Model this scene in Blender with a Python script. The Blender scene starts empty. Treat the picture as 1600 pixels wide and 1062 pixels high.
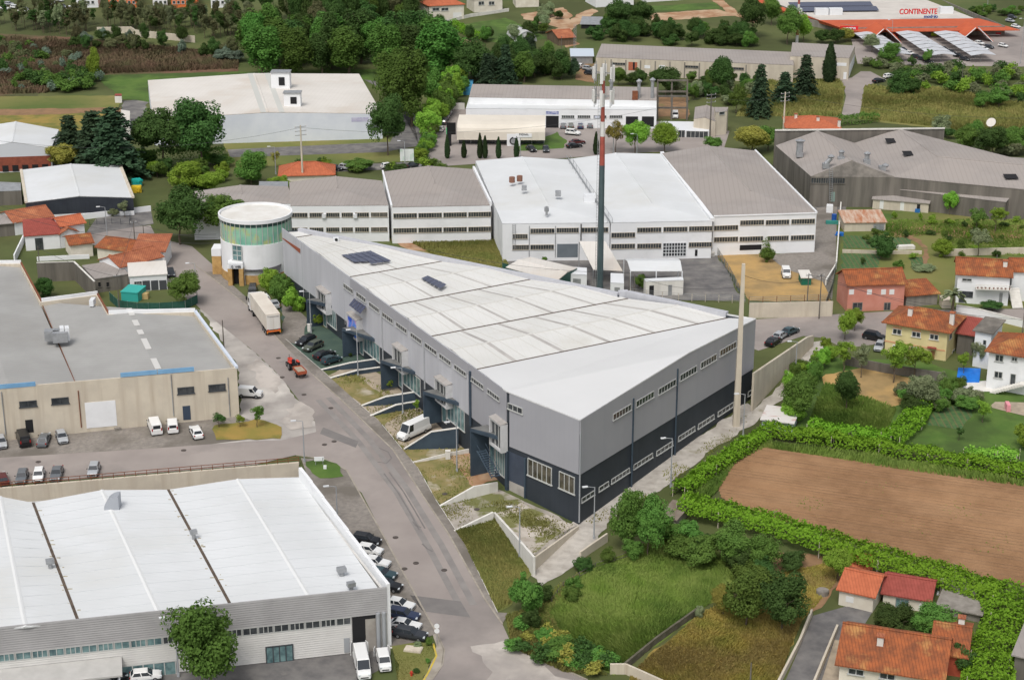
import bpy, bmesh, math, random
import numpy as np
from mathutils import Vector, Matrix
random.seed(7); RNG = np.random.default_rng(7)
R = math.radians
SC = bpy.context.scene
COL = SC.collection
# ------------------------------------------------------------------ camera, sky, sun, exposure
CAMH, FPX, PITCH = 113.0, 2700.0, math.atan(961/2700)
cd = bpy.data.cameras.new('camera'); cam = bpy.data.objects.new('camera', cd); COL.objects.link(cam)
cam.location = (0, 0, CAMH); cam.rotation_euler = (math.pi/2-PITCH, 0, 0)
cd.sensor_width = 36; cd.lens = 36*FPX/1600; cd.clip_start = 1; cd.clip_end = 12000
SC.camera = cam
SUN_EL, SUN_AZ = 58, 200            # azimuth clockwise from +Y (view direction)
w = bpy.data.worlds.new('World'); SC.world = w; w.use_nodes = True
nt = w.node_tree; bg = nt.nodes['Background']
sky = nt.nodes.new('ShaderNodeTexSky'); sky.sky_type = 'NISHITA'; sky.sun_disc = False
sky.sun_elevation = R(SUN_EL); sky.sun_rotation = R(SUN_AZ); sky.air_density = 1.0; sky.dust_density = 4.0; sky.ozone_density = 1.0
hs = nt.nodes.new('ShaderNodeHueSaturation'); hs.inputs['Saturation'].default_value = 0.32
nt.links.new(sky.outputs[0], hs.inputs['Color']); nt.links.new(hs.outputs[0], bg.inputs[0])
bg.inputs[1].default_value = 0.15
sl = bpy.data.lights.new('sun', 'SUN'); sl.energy = 1.35; sl.angle = R(18); sl.color = (1, .965, .91)
so = bpy.data.objects.new('sun', sl); COL.objects.link(so)
so.rotation_euler = (R(90-SUN_EL), 0, R(180-SUN_AZ))
SC.view_settings.view_transform = 'Standard'; SC.view_settings.look = 'None'; SC.view_settings.gamma = 1
SC.view_settings.use_curve_mapping = False
SC.view_settings.exposure = -0.03
# ------------------------------------------------------------------ ground relief and pixel helpers (photo pixels 1600x1062)
YB = [(-400,-5),(200,-5),(300,0),(470,0),(560,2),(700,9),(850,18),(1200,45),(3000,170),(9000,420)]
def g(y):
    for (y0,z0),(y1,z1) in zip(YB, YB[1:]):
        if y <= y1: return z0+(z1-z0)*max(0,(y-y0))/(y1-y0)
    return YB[-1][1]
CP, SP = math.cos(PITCH), math.sin(PITCH)
def ray(px, py):
    u = (px-800)/FPX; v = (531-py)/FPX
    return (u, CP+v*SP, -SP+v*CP)
def P(px, py, z=0.0):
    d = ray(px, py); t = (z-CAMH)/d[2]
    return Vector((d[0]*t, d[1]*t, z))
def G(px, py, lift=0.0):
    d = ray(px, py)
    for (y0,z0),(y1,z1) in zip(YB, YB[1:]):
        b = (z1-z0)/(y1-y0); a = z0-b*y0
        t = (a-CAMH)/(d[2]-b*d[1]); y = d[1]*t
        if t > 0 and y0-1e-6 <= y <= y1+1e-6: return Vector((d[0]*t, y, d[2]*t+CAMH+lift))
    return P(px, py)
def ppm(pt):                                   # horizontal pixels per metre at a point
    return FPX/((pt[1])*CP+(CAMH-pt[2])*SP)
def hgt(base, py_top):                         # world z reached at pixel row py_top on the vertical through base
    v = (531-py_top)/FPX
    k = (-SP+v*CP)/(CP+v*SP)
    return CAMH + k*base[1]
class Plane:                                   # vertical wall plane a -> b (seen left to right), outward normal towards camera side
    def __init__(s, a, b):
        s.a = Vector((a[0],a[1],0)); s.b = Vector((b[0],b[1],0)); s.d = (s.b-s.a).normalized()
        s.n = Vector((s.d.y, -s.d.x, 0)); s.len = (s.b-s.a).length
    def pt(s, px, py, off=0.0):
        d = Vector(ray(px, py)); o = Vector((0,0,CAMH)); p0 = s.a+s.n*off
        t = (p0-o).dot(s.n)/d.dot(s.n)
        return o+d*t
    def uz(s, px, py):
        q = s.pt(px, py); return ((q-s.a).dot(s.d), q.z)
    def at(s, u, z, off=0.0):
        q = s.a+s.d*u+s.n*off; return Vector((q.x, q.y, z))
# ------------------------------------------------------------------ materials
MATS = {}
def M(name, c, c2=None, scale=.5, stretch=(1,1,1), detail=4, rough=.8, metal=0, bump=0, bscale=None, spec=.3, amt=(.35,.65),
      wave=None, rot=0, c3=None, s3=.06, a3=(.45,.6), trans=0, emit=0, obj_rand=0, alpha=None, bdist=.05):
    if name in MATS: return MATS[name]
    m = bpy.data.materials.new(name); m.use_nodes = True; MATS[name] = m
    t = m.node_tree; N = t.nodes; L = t.links; b = N['Principled BSDF']
    b.inputs['Roughness'].default_value = rough; b.inputs['Metallic'].default_value = metal
    b.inputs['Specular IOR Level'].default_value = spec
    m.diffuse_color = (*c, 1)
    col = None
    if c2 or bump or wave or c3:
        tc = N.new('ShaderNodeTexCoord'); mp = N.new('ShaderNodeMapping')
        L.new(tc.outputs['Object'], mp.inputs[0]); mp.inputs['Rotation'].default_value[2] = R(rot); mp.inputs['Scale'].default_value = stretch
    def noise(sc, det=detail, src=None):
        n = N.new('ShaderNodeTexNoise'); n.inputs['Scale'].default_value = sc; n.inputs['Detail'].default_value = det; n.inputs['Roughness'].default_value = .6
        L.new(src or mp.outputs[0], n.inputs['Vector']); return n
    def ramp(src, lo, hi):
        r = N.new('ShaderNodeMapRange'); r.inputs[1].default_value = lo; r.inputs[2].default_value = hi; r.clamp = True
        L.new(src, r.inputs[0]); return r.outputs[0]
    def mix(f, a, bb, mode='MIX'):
        x = N.new('ShaderNodeMix'); x.data_type = 'RGBA'; x.blend_type = mode
        if hasattr(f,'links'): L.new(f, x.inputs[0])
        else: x.inputs[0].default_value = f
        for i, q in ((6,a),(7,bb)):
            if hasattr(q,'links'): L.new(q, x.inputs[i])
            else: x.inputs[i].default_value = (*q, 1)
        return x.outputs[2]
    col = None
    if c2: col = mix(ramp(noise(scale).outputs[0], *amt), c, c2)
    if c3:
        t2 = N.new('ShaderNodeMapping'); L.new(tc.outputs['Object'], t2.inputs[0])
        col = mix(ramp(noise(s3, 6, t2.outputs[0]).outputs[0], *a3), col if col else c, c3)
    hgtsrc = None
    if wave:                                    # (scale, strength, colour2) parallel seams, sheet laps
        wv = N.new('ShaderNodeTexWave'); wv.wave_profile = 'SAW' if len(wave) < 4 else wave[3]; wv.inputs['Scale'].default_value = wave[0]
        wv.inputs['Distortion'].default_value = .4; wv.inputs['Detail Scale'].default_value = 2
        w2 = N.new('ShaderNodeMapping'); w2.inputs['Rotation'].default_value[2] = R(rot); L.new(tc.outputs['Object'], w2.inputs[0]); L.new(w2.outputs[0], wv.inputs['Vector'])
        f = N.new('ShaderNodeMath'); f.operation = 'MULTIPLY'; f.inputs[1].default_value = wave[1]
        L.new(ramp(wv.outputs['Fac'], .75, 1), f.inputs[0]); col = mix(f.outputs[0], col if col else c, wave[2])
    if obj_rand:
        oi = N.new('ShaderNodeObjectInfo'); h = N.new('ShaderNodeHueSaturation')
        r1 = N.new('ShaderNodeMapRange'); r1.inputs[3].default_value = .5-.03*obj_rand; r1.inputs[4].default_value = .5+.02*obj_rand; L.new(oi.outputs['Random'], r1.inputs[0]); L.new(r1.outputs[0], h.inputs['Hue'])
        r2 = N.new('ShaderNodeMapRange'); r2.inputs[3].default_value = 1-.3*obj_rand; r2.inputs[4].default_value = 1+.3*obj_rand; L.new(oi.outputs['Random'], r2.inputs[0]); L.new(r2.outputs[0], h.inputs['Value'])
        if col: L.new(col, h.inputs['Color'])
        else: h.inputs['Color'].default_value = (*c,1)
        col = h.outputs[0]
    if col: L.new(col, b.inputs['Base Color'])
    else: b.inputs['Base Color'].default_value = (*c, 1)
    if bump:
        bp = N.new('ShaderNodeBump'); bp.inputs['Strength'].default_value = bump; bp.inputs['Distance'].default_value = bdist
        L.new(noise(bscale or scale*4, 3).outputs[0], bp.inputs['Height']); L.new(bp.outputs[0], b.inputs['Normal'])
    if trans:
        tr = N.new('ShaderNodeBsdfTranslucent'); ms = N.new('ShaderNodeMixShader'); ms.inputs[0].default_value = trans
        if col: L.new(col, tr.inputs[0])
        else: tr.inputs[0].default_value = (*c,1)
        L.new(b.outputs[0], ms.inputs[1]); L.new(tr.outputs[0], ms.inputs[2]); L.new(ms.outputs[0], N['Material Output'].inputs[0])
    return m
# ------------------------------------------------------------------ objects
def mesh_data(name, V, F, mats, mi=None, smooth=False):
    me = bpy.data.meshes.new(name); me.from_pydata([tuple(v) for v in V], [], F)
    for m in (mats if isinstance(mats,(list,tuple)) else [mats]): me.materials.append(m)
    if mi is not None: me.polygons.foreach_set('material_index', mi)
    if smooth: me.polygons.foreach_set('use_smooth', [True]*len(me.polygons))
    me.update(); return me
def props(o, label=None, cat=None, group=None, kind=None):
    for k, v in (('label',label),('category',cat),('group',group),('kind',kind)):
        if v: o[k] = v
    return o
def link(name, data, parent=None):
    o = bpy.data.objects.new(name, data); COL.objects.link(o)
    if parent: o.parent = parent
    return o
def thing(name, label, cat, loc, group=None, rz=0):
    o = bpy.data.objects.new(name, None); COL.objects.link(o); o.location = loc; o.rotation_euler = (0,0,rz); o.empty_display_size = .5
    return props(o, label, cat, group)
class MB:
    """collects faces in world (or local) coordinates; build() links ONE mesh object"""
    def __init__(s): s.V=[]; s.F=[]; s.I=[]; s.mi=0
    def face(s, pts):
        i = len(s.V); s.V += [Vector(p) for p in pts]; s.F.append(list(range(i,i+len(pts)))); s.I.append(s.mi); return s
    def quad(s,a,b,c,d): return s.face([a,b,c,d])
    def box8(s, p):                            # p: 4 bottom + 4 top, same winding (ccw from above)
        i = len(s.V); s.V += [Vector(q) for q in p]
        for f in ((3,2,1,0),(4,5,6,7),(0,1,5,4),(1,2,6,5),(2,3,7,6),(3,0,4,7)): s.F.append([i+k for k in f]); s.I.append(s.mi)
        return s
    def box(s, c, d, rz=0):
        c=Vector(c); hx,hy,hz=[q/2 for q in d]; ca,sa=math.cos(rz),math.sin(rz)
        pts=[]
        for z in (-hz,hz):
            for x,y in ((-hx,-hy),(hx,-hy),(hx,hy),(-hx,hy)): pts.append(c+Vector((x*ca-y*sa,x*sa+y*ca,z)))
        return s.box8(pts)
    def prism(s, poly, z0, z1):                # poly xy list, z numbers or lists
        n=len(poly); i=len(s.V); A=sum(poly[k][0]*poly[(k+1)%n][1]-poly[(k+1)%n][0]*poly[k][1] for k in range(n))
        idx=list(range(n)) if A>0 else list(range(n))[::-1]
        zz0=[z0]*n if not hasattr(z0,'__len__') else z0; zz1=[z1]*n if not hasattr(z1,'__len__') else z1
        s.V+=[Vector((poly[k][0],poly[k][1],zz0[k])) for k in idx]+[Vector((poly[k][0],poly[k][1],zz1[k])) for k in idx]
        s.F.append([i+k for k in range(n)][::-1]); s.F.append([i+n+k for k in range(n)])
        for k in range(n): s.F.append([i+k,i+(k+1)%n,i+n+(k+1)%n,i+n+k])
        s.I+=[s.mi]*(n+2); return s
    def tube(s, a, b, r0, r1=None, n=8, cap=True):
        a=Vector(a); b=Vector(b); r1=r0 if r1 is None else r1; d=(b-a).normalized(); x=d.orthogonal().normalized(); y=d.cross(x); i=len(s.V)
        for c,r in ((a,r0),(b,r1)):
            for k in range(n): t=2*math.pi*k/n; s.V.append(c+x*(r*math.cos(t))+y*(r*math.sin(t)))
        for k in range(n): s.F.append([i+k,i+(k+1)%n,i+n+(k+1)%n,i+n+k]); s.I.append(s.mi)
        if cap: s.F.append([i+k for k in range(n)][::-1]); s.F.append([i+n+k for k in range(n)]); s.I+=[s.mi]*2
        return s
    def path(s, pts, r, n=5):
        for a,b in zip(pts,pts[1:]): s.tube(a,b,r,r,n)
        return s
    def slab(s, pts, t):                       # planar-ish polygon thickened downwards by t
        n=len(pts); i=len(s.V); s.V+=[Vector(p) for p in pts]+[Vector(p)-Vector((0,0,t)) for p in pts]
        s.F.append([i+k for k in range(n)]); s.F.append([i+n+k for k in range(n)][::-1]); s.I+=[s.mi]*(n+2)
        for k in range(n): s.F.append([i+(k+1)%n,i+k,i+n+k,i+n+(k+1)%n])
        return s
    def data(s, name, mats, off=None, smooth=False):
        V = s.V if off is None else [v-off for v in s.V]
        me = mesh_data(name, V, s.F, mats, s.I, smooth)
        bm = bmesh.new(); bm.from_mesh(me); bmesh.ops.recalc_face_normals(bm, faces=bm.faces); bm.to_mesh(me); bm.free()
        return me
    def build(s, name, mats, parent=None, root=None, smooth=False):
        off = None
        if parent is not None:
            o = parent; off = Vector((0,0,0))
            while o: off = off+o.location; o = o.parent
        return link(name, s.data(name, mats, off, smooth), parent)
def single(name, mb, mats, label, cat, group=None, smooth=False):  # a thing that is one mesh, origin at its base
    xs=[v.x for v in mb.V]; ys=[v.y for v in mb.V]; zs=[v.z for v in mb.V]
    c=Vector(((min(xs)+max(xs))/2,(min(ys)+max(ys))/2,min(zs)))
    o=link(name, mb.data(name, mats, c, smooth)); o.location=c
    return props(o,label,cat,group)
def drape(name, poly, mat, layer, kind='structure', lift=0.0):    # polygon of ground points laid on the relief as its own sheet
    bm=bmesh.new(); vs=[bm.verts.new((p[0],p[1],0)) for p in poly]; f=bm.faces.new(vs); bmesh.ops.recalc_face_normals(bm,faces=[f])
    if f.normal.z<0: f.normal_flip()
    bmesh.ops.triangulate(bm,faces=bm.faces[:])
    for y,_ in YB[1:-1]:
        bmesh.ops.bisect_plane(bm,geom=bm.verts[:]+bm.edges[:]+bm.faces[:],plane_co=(0,y,0),plane_no=(0,1,0))
    for v in bm.verts: v.co.z=g(v.co.y)+.02*layer+lift
    me=bpy.data.meshes.new(name); bm.to_mesh(me); bm.free(); me.materials.append(mat)
    o=link(name,me)
    return props(o,kind=kind)
def gp(*px): return [G(*p) for p in px]
def ribbon(name, pxs, width, h, mat, kind='structure', side=0, lift=0, base=.3):   # kerb-like strip of real height following ground pixels
    mb=MB(); pts=[Vector(p) if len(p)==3 else G(*p) for p in pxs]
    out=[]
    for a,b in zip(pts,pts[1:]):
        n=max(1,int((b-a).length/12))
        out+=[a.lerp(b,k/n) for k in range(n)]
    out.append(pts[-1]); L=[];Rr=[]
    for i,p in enumerate(out):
        t=(out[min(i+1,len(out)-1)]-out[max(i-1,0)]); t.z=0; t.normalize(); nn=Vector((t.y,-t.x,0))
        L.append(p-nn*width/2); Rr.append(p+nn*width/2)
    for i in range(len(out)-1):
        q=[L[i],Rr[i],Rr[i+1],L[i+1]]
        mb.box8([Vector((a.x,a.y,g(a.y)-base)) for a in q]+[Vector((a.x,a.y,g(a.y)+h+lift)) for a in q])
    o=mb.build(name,mat); return props(o,kind=kind)
def mkcopy(o, parent=None):
    c=o.copy(); COL.objects.link(c); c.parent=parent; return c
def copy_tree(o, parent=None):
    c=mkcopy(o,parent)
    for ch in o.children: copy_tree(ch,c)
    return c
def text_mesh(s, size, depth, mat, bold=.0):
    cu=bpy.data.curves.new('t','FONT'); cu.body=s; cu.size=size; cu.extrude=depth; cu.offset=bold; cu.align_x='LEFT'
    o=bpy.data.objects.new('t',cu); COL.objects.link(o); dg=bpy.context.evaluated_depsgraph_get()
    me=bpy.data.meshes.new_from_object(o.evaluated_get(dg)); bpy.data.objects.remove(o); me.materials.clear(); me.materials.append(mat); return me
def wall_text(name, s, pl, px, py, wpx, size_px, mat, parent, off=.12, bold=.0, depth=.04):
    p=pl.pt(px,py,off); k=ppm(p); me=text_mesh(s, size_px/k/.7, depth, mat, bold)
    xs=[v.co.x for v in me.vertices]; wd=max(xs)-min(xs); sx=(wpx/k)/wd
    o=link(name,me,parent); base=Vector((0,0,0)); q=parent
    while q: base=base+q.location; q=q.parent
    o.location=p-base; o.rotation_euler=(math.pi/2,0,math.atan2(pl.d.y,pl.d.x)); o.scale=(sx,1,1); return o
# ------------------------------------------------------------------ wall openings
def cen(pts):
    c=Vector((0,0,0))
    for p in pts: c=c+p
    return c/len(pts)
def window(root, pl, x0,y0,x1,y1,h, n=3, frame=None, glass=None, bar=.07, name='window', pane='pane', off=0.0, sill=True, rows=1):
    """ribbon or casement window: top-left pixel, top-right pixel, height in pixels at the left end"""
    a=pl.uz(x0,y0); b=pl.uz(x1,y1); c=pl.uz(x0,y0+h); u0,u1=a[0],b[0]; z1=(a[1]+b[1])/2; z0=z1-(a[1]-c[1])
    return window_uz(root,pl,u0,u1,z0,z1,n,frame,glass,bar,name,pane,off,sill,rows)
def window_uz(root,pl,u0,u1,z0,z1,n=3,frame=None,glass=None,bar=.07,name='window',pane='pane',off=0.0,sill=True,rows=1):
    frame=frame or M_frame; glass=glass or M_glass
    f=MB()
    def bx(ua,ub,za,zb,o0,o1):
        f.box8([pl.at(ua,za,o0),pl.at(ub,za,o0),pl.at(ub,za,o1),pl.at(ua,za,o1)]+[pl.at(ua,zb,o0),pl.at(ub,zb,o0),pl.at(ub,zb,o1),pl.at(ua,zb,o1)])
    o0,o1=off-.02,off+.10
    bx(u0-bar,u1+bar,z1,z1+bar,o0,o1); bx(u0-bar*(2 if sill else 1),u1+bar*(2 if sill else 1),z0-bar*1.3,z0,o0,o1+(.08 if sill else 0))
    bx(u0-bar,u0,z0,z1,o0,o1); bx(u1,u1+bar,z0,z1,o0,o1)
    for k in range(1,n):
        u=u0+(u1-u0)*k/n; bx(u-bar/2,u+bar/2,z0,z1,o0,o1-.02)
    for k in range(1,rows):
        z=z0+(z1-z0)*k/rows; bx(u0,u1,z-bar/2,z+bar/2,o0,o1-.03)
    w=f.build(name,frame,root)
    p=MB(); p.quad(pl.at(u0,z0,off+.03),pl.at(u1,z0,off+.03),pl.at(u1,z1,off+.03),pl.at(u0,z1,off+.03)); p.build(pane,glass,w)
    return w
def panel(root,pl,x0,y0,x1,y1,h,mat,name,off=.04,t=.06,dz=None):
    a=pl.uz(x0,y0); b=pl.uz(x1,y1); c=pl.uz(x0,y0+h); z1=(a[1]+b[1])/2; z0=z1-(a[1]-c[1])
    return panel_uz(root,pl,a[0],b[0],z0,z1,mat,name,off,t)
def panel_uz(root,pl,u0,u1,z0,z1,mat,name,off=.04,t=.06):
    f=MB(); f.box8([pl.at(u0,z0,off-t),pl.at(u1,z0,off-t),pl.at(u1,z0,off),pl.at(u0,z0,off)]+[pl.at(u0,z1,off-t),pl.at(u1,z1,off-t),pl.at(u1,z1,off),pl.at(u0,z1,off)])
    return f.build(name,mat,root)
def pipe(root,pl,x0,y0,x1,y1,mat,r=.08,name='downpipe'):
    a=pl.pt(x0,y0,r+.03); b=pl.pt(x1,y1,r+.03); b.x,b.y=a.x,a.y
    return MB().tube(a,b,r,r,6).build(name,mat,root)
def walls(root,poly,z0,z1,mat,name='wall',t=.3):   # each wall its own slab, closed ring of XY points (ccw or cw)
    n=len(poly); A=sum(poly[k][0]*poly[(k+1)%n][1]-poly[(k+1)%n][0]*poly[k][1] for k in range(n))
    q=[Vector((p[0],p[1],0)) for p in poly]
    if A<0: q=q[::-1]
    zz=z1 if hasattr(z1,'__len__') else [z1]*n
    if A<0: zz=zz[::-1]
    inn=[]
    for i in range(n):
        a,b,c=q[i-1],q[i],q[(i+1)%n]; d1=(b-a).normalized(); d2=(c-b).normalized(); n1=Vector((-d1.y,d1.x,0)); n2=Vector((-d2.y,d2.x,0))
        m=(n1+n2); m=m.normalized() if m.length>1e-4 else n1; inn.append(b+m*min(t/max(.3,m.dot(n1)),3*t))
    for i in range(n):
        j=(i+1)%n; mb=MB(); P4=[q[i],q[j],inn[j],inn[i]]
        mb.box8([Vector((p.x,p.y,z0)) for p in P4]+[Vector((p.x,p.y,z)) for p,z in zip(P4,(zz[i],zz[j],zz[j],zz[i]))])
        mb.build(name,mat,root)
# ------------------------------------------------------------------ palette
def S(r,g_,b,k=1.0):
    f=lambda v:(v/255/12.92 if v<10.3 else ((v/255+.055)/1.055)**2.4)*k
    return (f(r),f(g_),f(b))
M_frame=M('window frame paint',S(186,187,184),rough=.5)
M_frame_dark=M('dark frame paint',S(70,74,78),rough=.5)
M_glass=M('dark window glass',S(46,50,54),S(78,82,84),scale=.9,rough=.12,spec=.6)
M_glass_teal=M('teal window glass',S(70,95,100),S(120,150,150),scale=.7,rough=.1,spec=.6)
M_shutter=M('white shutter',S(225,225,222),rough=.6)
M_asphalt=M('asphalt',S(148,139,134),S(161,152,146),scale=.09,rough=.9,bump=.15,bscale=9,c3=S(134,127,123),s3=.035,a3=(.5,.62))
M_asphalt_dark=M('dark asphalt',S(98,96,96),S(124,121,118),scale=.35,rough=.9,bump=.15,bscale=9,c3=S(140,136,130),s3=.12,a3=(.55,.7))
M_cobble=M('granite setts',S(128,122,116),S(148,141,133),scale=1.6,rough=.9,bump=.3,bscale=5,c3=S(112,106,98),s3=.09)
M_gravel=M('pale gravel',S(164,157,148),S(192,186,177),scale=.5,rough=.95,bump=.5,bscale=6,c3=S(140,134,112),s3=.13,a3=(.56,.66))
M_lot=M('worn pale paving',S(150,144,139),S(186,180,173),scale=.12,rough=.95,bump=.2,bscale=6,c3=S(208,202,194),s3=.07,a3=(.52,.68))
M_kerb=M('kerb stone',S(168,160,148),S(146,138,126),scale=.7,rough=.9)
M_paving=M('tan paving',S(176,162,142),S(152,140,124),scale=.8,rough=.95,bump=.3,bscale=5,c3=S(118,118,82),s3=.2,a3=(.58,.68))
M_green_paint=M('green painted paving',S(66,84,76),S(78,96,84),scale=.3,rough=.85,c3=S(96,110,86),s3=.2,a3=(.6,.7))
M_earth=M('bare earth',S(150,110,80),S(172,138,108),scale=.4,rough=1,bump=.5,bscale=3,c3=S(186,160,132),s3=.12)
M_dry=M('dry straw ground',S(168,140,96),S(146,124,86),scale=.25,rough=1,bump=.5,bscale=4,c3=S(186,152,98),s3=.09)
M_meadow=M('rough meadow',S(112,116,62),S(136,128,78),scale=.12,rough=1,bump=.8,bscale=2,c3=S(90,104,52),s3=.03,a3=(.42,.6))
M_lawn=M('lawn',S(78,106,46),S(92,116,54),scale=.3,rough=1,bump=.5,bscale=5,c3=S(70,90,44),s3=.1)
M_lush=M('lush tall grass',S(100,118,52),S(116,130,62),scale=.2,rough=1,bump=1,bscale=2,c3=S(128,134,76),s3=.07,a3=(.5,.66))
M_weedy=M('weedy ground',S(112,112,64),S(148,132,92),scale=.35,rough=1,bump=.6,bscale=3,c3=S(176,166,148),s3=.16,a3=(.56,.66))
M_yellowmeadow=M('yellowing meadow',S(138,126,64),S(158,132,72),scale=.3,rough=1,bump=.7,bscale=2.5,c3=S(110,112,56),s3=.12)
M_terrain=M('hill ground',S(82,94,52),S(98,102,62),scale=.05,rough=1,bump=.6,bscale=1,c3=S(74,80,46),s3=.02)
M_plough=M('ploughed soil',S(142,109,80),S(131,100,72),scale=.5,rough=1,bump=.8,bscale=3,c3=S(160,126,94),s3=.06,a3=(.42,.66),bdist=.15)
M_soil=M('garden soil',S(150,118,88),S(130,104,78),scale=.4,rough=1,bump=.6,bscale=2,c3=S(110,104,66),s3=.12,a3=(.55,.66))
M_veg=M('vegetable rows',S(62,94,60),S(88,112,66),scale=1.2,rough=1,bump=.9,bscale=3,wave=(.3,.6,S(116,100,70),'SIN'))
M_scrub=M('reddish scrub slope',S(104,78,62),S(124,98,78),scale=.2,rough=1,bump=.9,bscale=1.2,c3=S(84,86,56),s3=.05,a3=(.48,.6))
M_conc=M('weathered concrete',S(150,144,136),S(126,120,112),scale=.35,stretch=(2.2,2.2,.22),rough=.95,bump=.2,bscale=3)
M_conc_pale=M('pale streaked concrete',S(208,198,180),S(168,152,132),scale=.35,stretch=(2.0,2.0,.10),rough=.95,bump=.1,bscale=3,amt=(.5,.85),c3=S(192,182,166),s3=.25,a3=(.4,.7))
M_conc_white=M('white concrete',S(222,219,212),S(200,196,188),scale=.4,stretch=(1.5,1.5,.3),rough=.9,amt=(.45,.8))
M_conc_dark=M('dark stained concrete',S(128,122,114),S(98,94,88),scale=.3,stretch=(1.6,1.6,.15),rough=.95)
M_white=M('white painted wall',S(232,233,234),S(216,217,218),scale=.2,rough=.8,amt=(.5,.8))
M_white_metal=M('white sheet metal',S(222,224,226),rough=.5)
M_galv=M('galvanised metal',S(170,172,174),S(150,152,154),scale=1,rough=.45,metal=.35)
M_lampgrey=M('lamp post grey',S(160,163,166),rough=.5)
M_navy=M('dark blue-grey cladding',S(58,64,72),S(51,57,64),scale=.2,rough=.55,wave=(.3,.35,S(46,52,60)),rot=45)
M_navyplain=M('dark blue-grey paint',S(56,68,80),S(66,80,92),scale=.4,rough=.6)
M_grey_new=M('grey trapezoid cladding',S(166,166,171),S(160,160,165),scale=.1,rough=.5,wave=(.3,.25,S(152,152,160)),rot=45)
M_grey_old=M('pale grey cladding',S(192,193,198),S(182,183,188),scale=.3,stretch=(1.5,1.5,.2),rough=.55,wave=(.3,.25,S(172,174,182)),rot=45)
M_roof_white=M('white roof sheet',S(219,218,214),S(208,207,202),scale=.06,rough=.6,wave=(.3,.2,S(196,194,186)),rot=-11,amt=(.4,.7),c3=S(200,197,188),s3=.09,a3=(.55,.75))
M_roof_new=M('new white roof membrane',S(217,217,216),S(211,211,210),scale=.05,rough=.5,wave=(.3,.08,S(208,209,212)),rot=-11)
M_roof_bluewhite=M('cool white roof sheet',S(218,220,221),S(208,210,210),scale=.07,rough=.6,wave=(.3,.3,S(196,199,200)),rot=100,c3=S(204,204,200),s3=.05,a3=(.52,.75))
M_roof_cream=M('cream roof sheet',S(219,214,207),S(208,203,195),scale=.06,rough=.7,wave=(.25,.25,S(198,190,180)),rot=4,c3=S(204,194,182),s3=.06,a3=(.5,.7))
M_fibre=M('grey fibre cement roof',S(160,153,148),S(148,141,136),scale=.12,rough=.9,wave=(.28,.4,S(130,124,120)),rot=4,c3=S(160,152,146),s3=.05)
M_fibre2=M('pale grey fibre cement roof',S(168,167,164),S(156,155,152),scale=.1,rough=.9,wave=(.3,.45,S(140,139,136)),rot=96,c3=S(150,148,144),s3=.04,a3=(.5,.7))
M_gutter=M('stained gutter',S(104,90,78),S(80,70,62),scale=1.2,rough=.9)
M_tile=M('orange clay tiles',S(176,108,76),S(148,88,64),scale=.9,rough=.85,bump=.6,bscale=5,wave=(.75,.55,S(112,60,42),'SIN'),c3=S(196,130,92),s3=.25,a3=(.5,.7))
M_tile_old=M('mossy clay tiles',S(168,96,58),S(124,76,52),scale=.7,rough=.9,bump=.6,bscale=5,wave=(.75,.55,S(96,58,42),'SIN'),c3=S(186,138,84),s3=.3,a3=(.52,.7))
M_tile_red=M('red roof tiles',S(158,80,70),S(140,70,60),scale=1.2,rough=.8,wave=(.75,.45,S(120,50,42),'SIN'))
M_tile_new=M('bright orange tiles',S(194,110,76),S(174,96,66),scale=1,rough=.8,wave=(.75,.5,S(140,74,50),'SIN'))
M_black=M('black rubber',S(30,30,31),rough=.9)
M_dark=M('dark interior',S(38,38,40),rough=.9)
M_wood=M('weathered wood',S(120,104,86),S(92,80,66),scale=1.5,stretch=(3,3,.3),rough=.9)
M_polewood=M('grey timber pole',S(118,112,104),S(92,88,82),scale=1.2,stretch=(4,4,.3),rough=.95)
M_rust=M('rusty metal',S(140,86,58),S(110,70,52),scale=2,rough=.85)
M_solar=M('solar cells',S(58,62,84),S(66,70,94),scale=2,rough=.15,spec=.6)
M_black_wall=M('black sheet cladding',S(46,50,58),S(56,60,68),scale=.3,rough=.6,wave=(.3,.35,S(40,44,50)),rot=0)
M_wire=M('cable',S(70,70,72),rough=.6)
# ------------------------------------------------------------------ terrain sheet with the sunken yard cut out
YARDZ=-5.0
yard_px=[(-160,781),(467,727),(604,1012),(480,1062),(-160,1120)]
yard=[G(-160,781),G(467,727),P(606,1013,-5),P(606,1040,-5),P(400,1140,-5),P(-160,1200,-5)]
bm=bmesh.new()
bmesh.ops.create_grid(bm,x_segments=2,y_segments=2,size=1)
for v in bm.verts: v.co=Vector((v.co.x*5000, 4200+v.co.y*4600,0))
for y,_ in YB[1:-1]: bmesh.ops.bisect_plane(bm,geom=bm.verts[:]+bm.edges[:]+bm.faces[:],plane_co=(0,y,0),plane_no=(0,1,0))
n=len(yard); cy=sum((p for p in yard),Vector())/n
eds=[]
for i in range(n):
    a,b=yard[i],yard[(i+1)%n]; d=(b-a); nn=Vector((d.y,-d.x,0)).normalized()
    if (cy-a).dot(nn)>0: nn=-nn
    eds.append((Vector((a.x,a.y,0)),nn)); bmesh.ops.bisect_plane(bm,geom=bm.verts[:]+bm.edges[:]+bm.faces[:],plane_co=(a.x,a.y,0),plane_no=nn)
dele=[f for f in bm.faces if all((f.calc_center_median()-a).dot(nn)<0 for a,nn in eds)]
bmesh.ops.delete(bm,geom=dele,context='FACES')
for v in bm.verts: v.co.z=g(v.co.y)
me=bpy.data.meshes.new('terrain'); bm.to_mesh(me); bm.free(); me.materials.append(M_terrain)
props(link('terrain',me),kind='structure')
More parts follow.
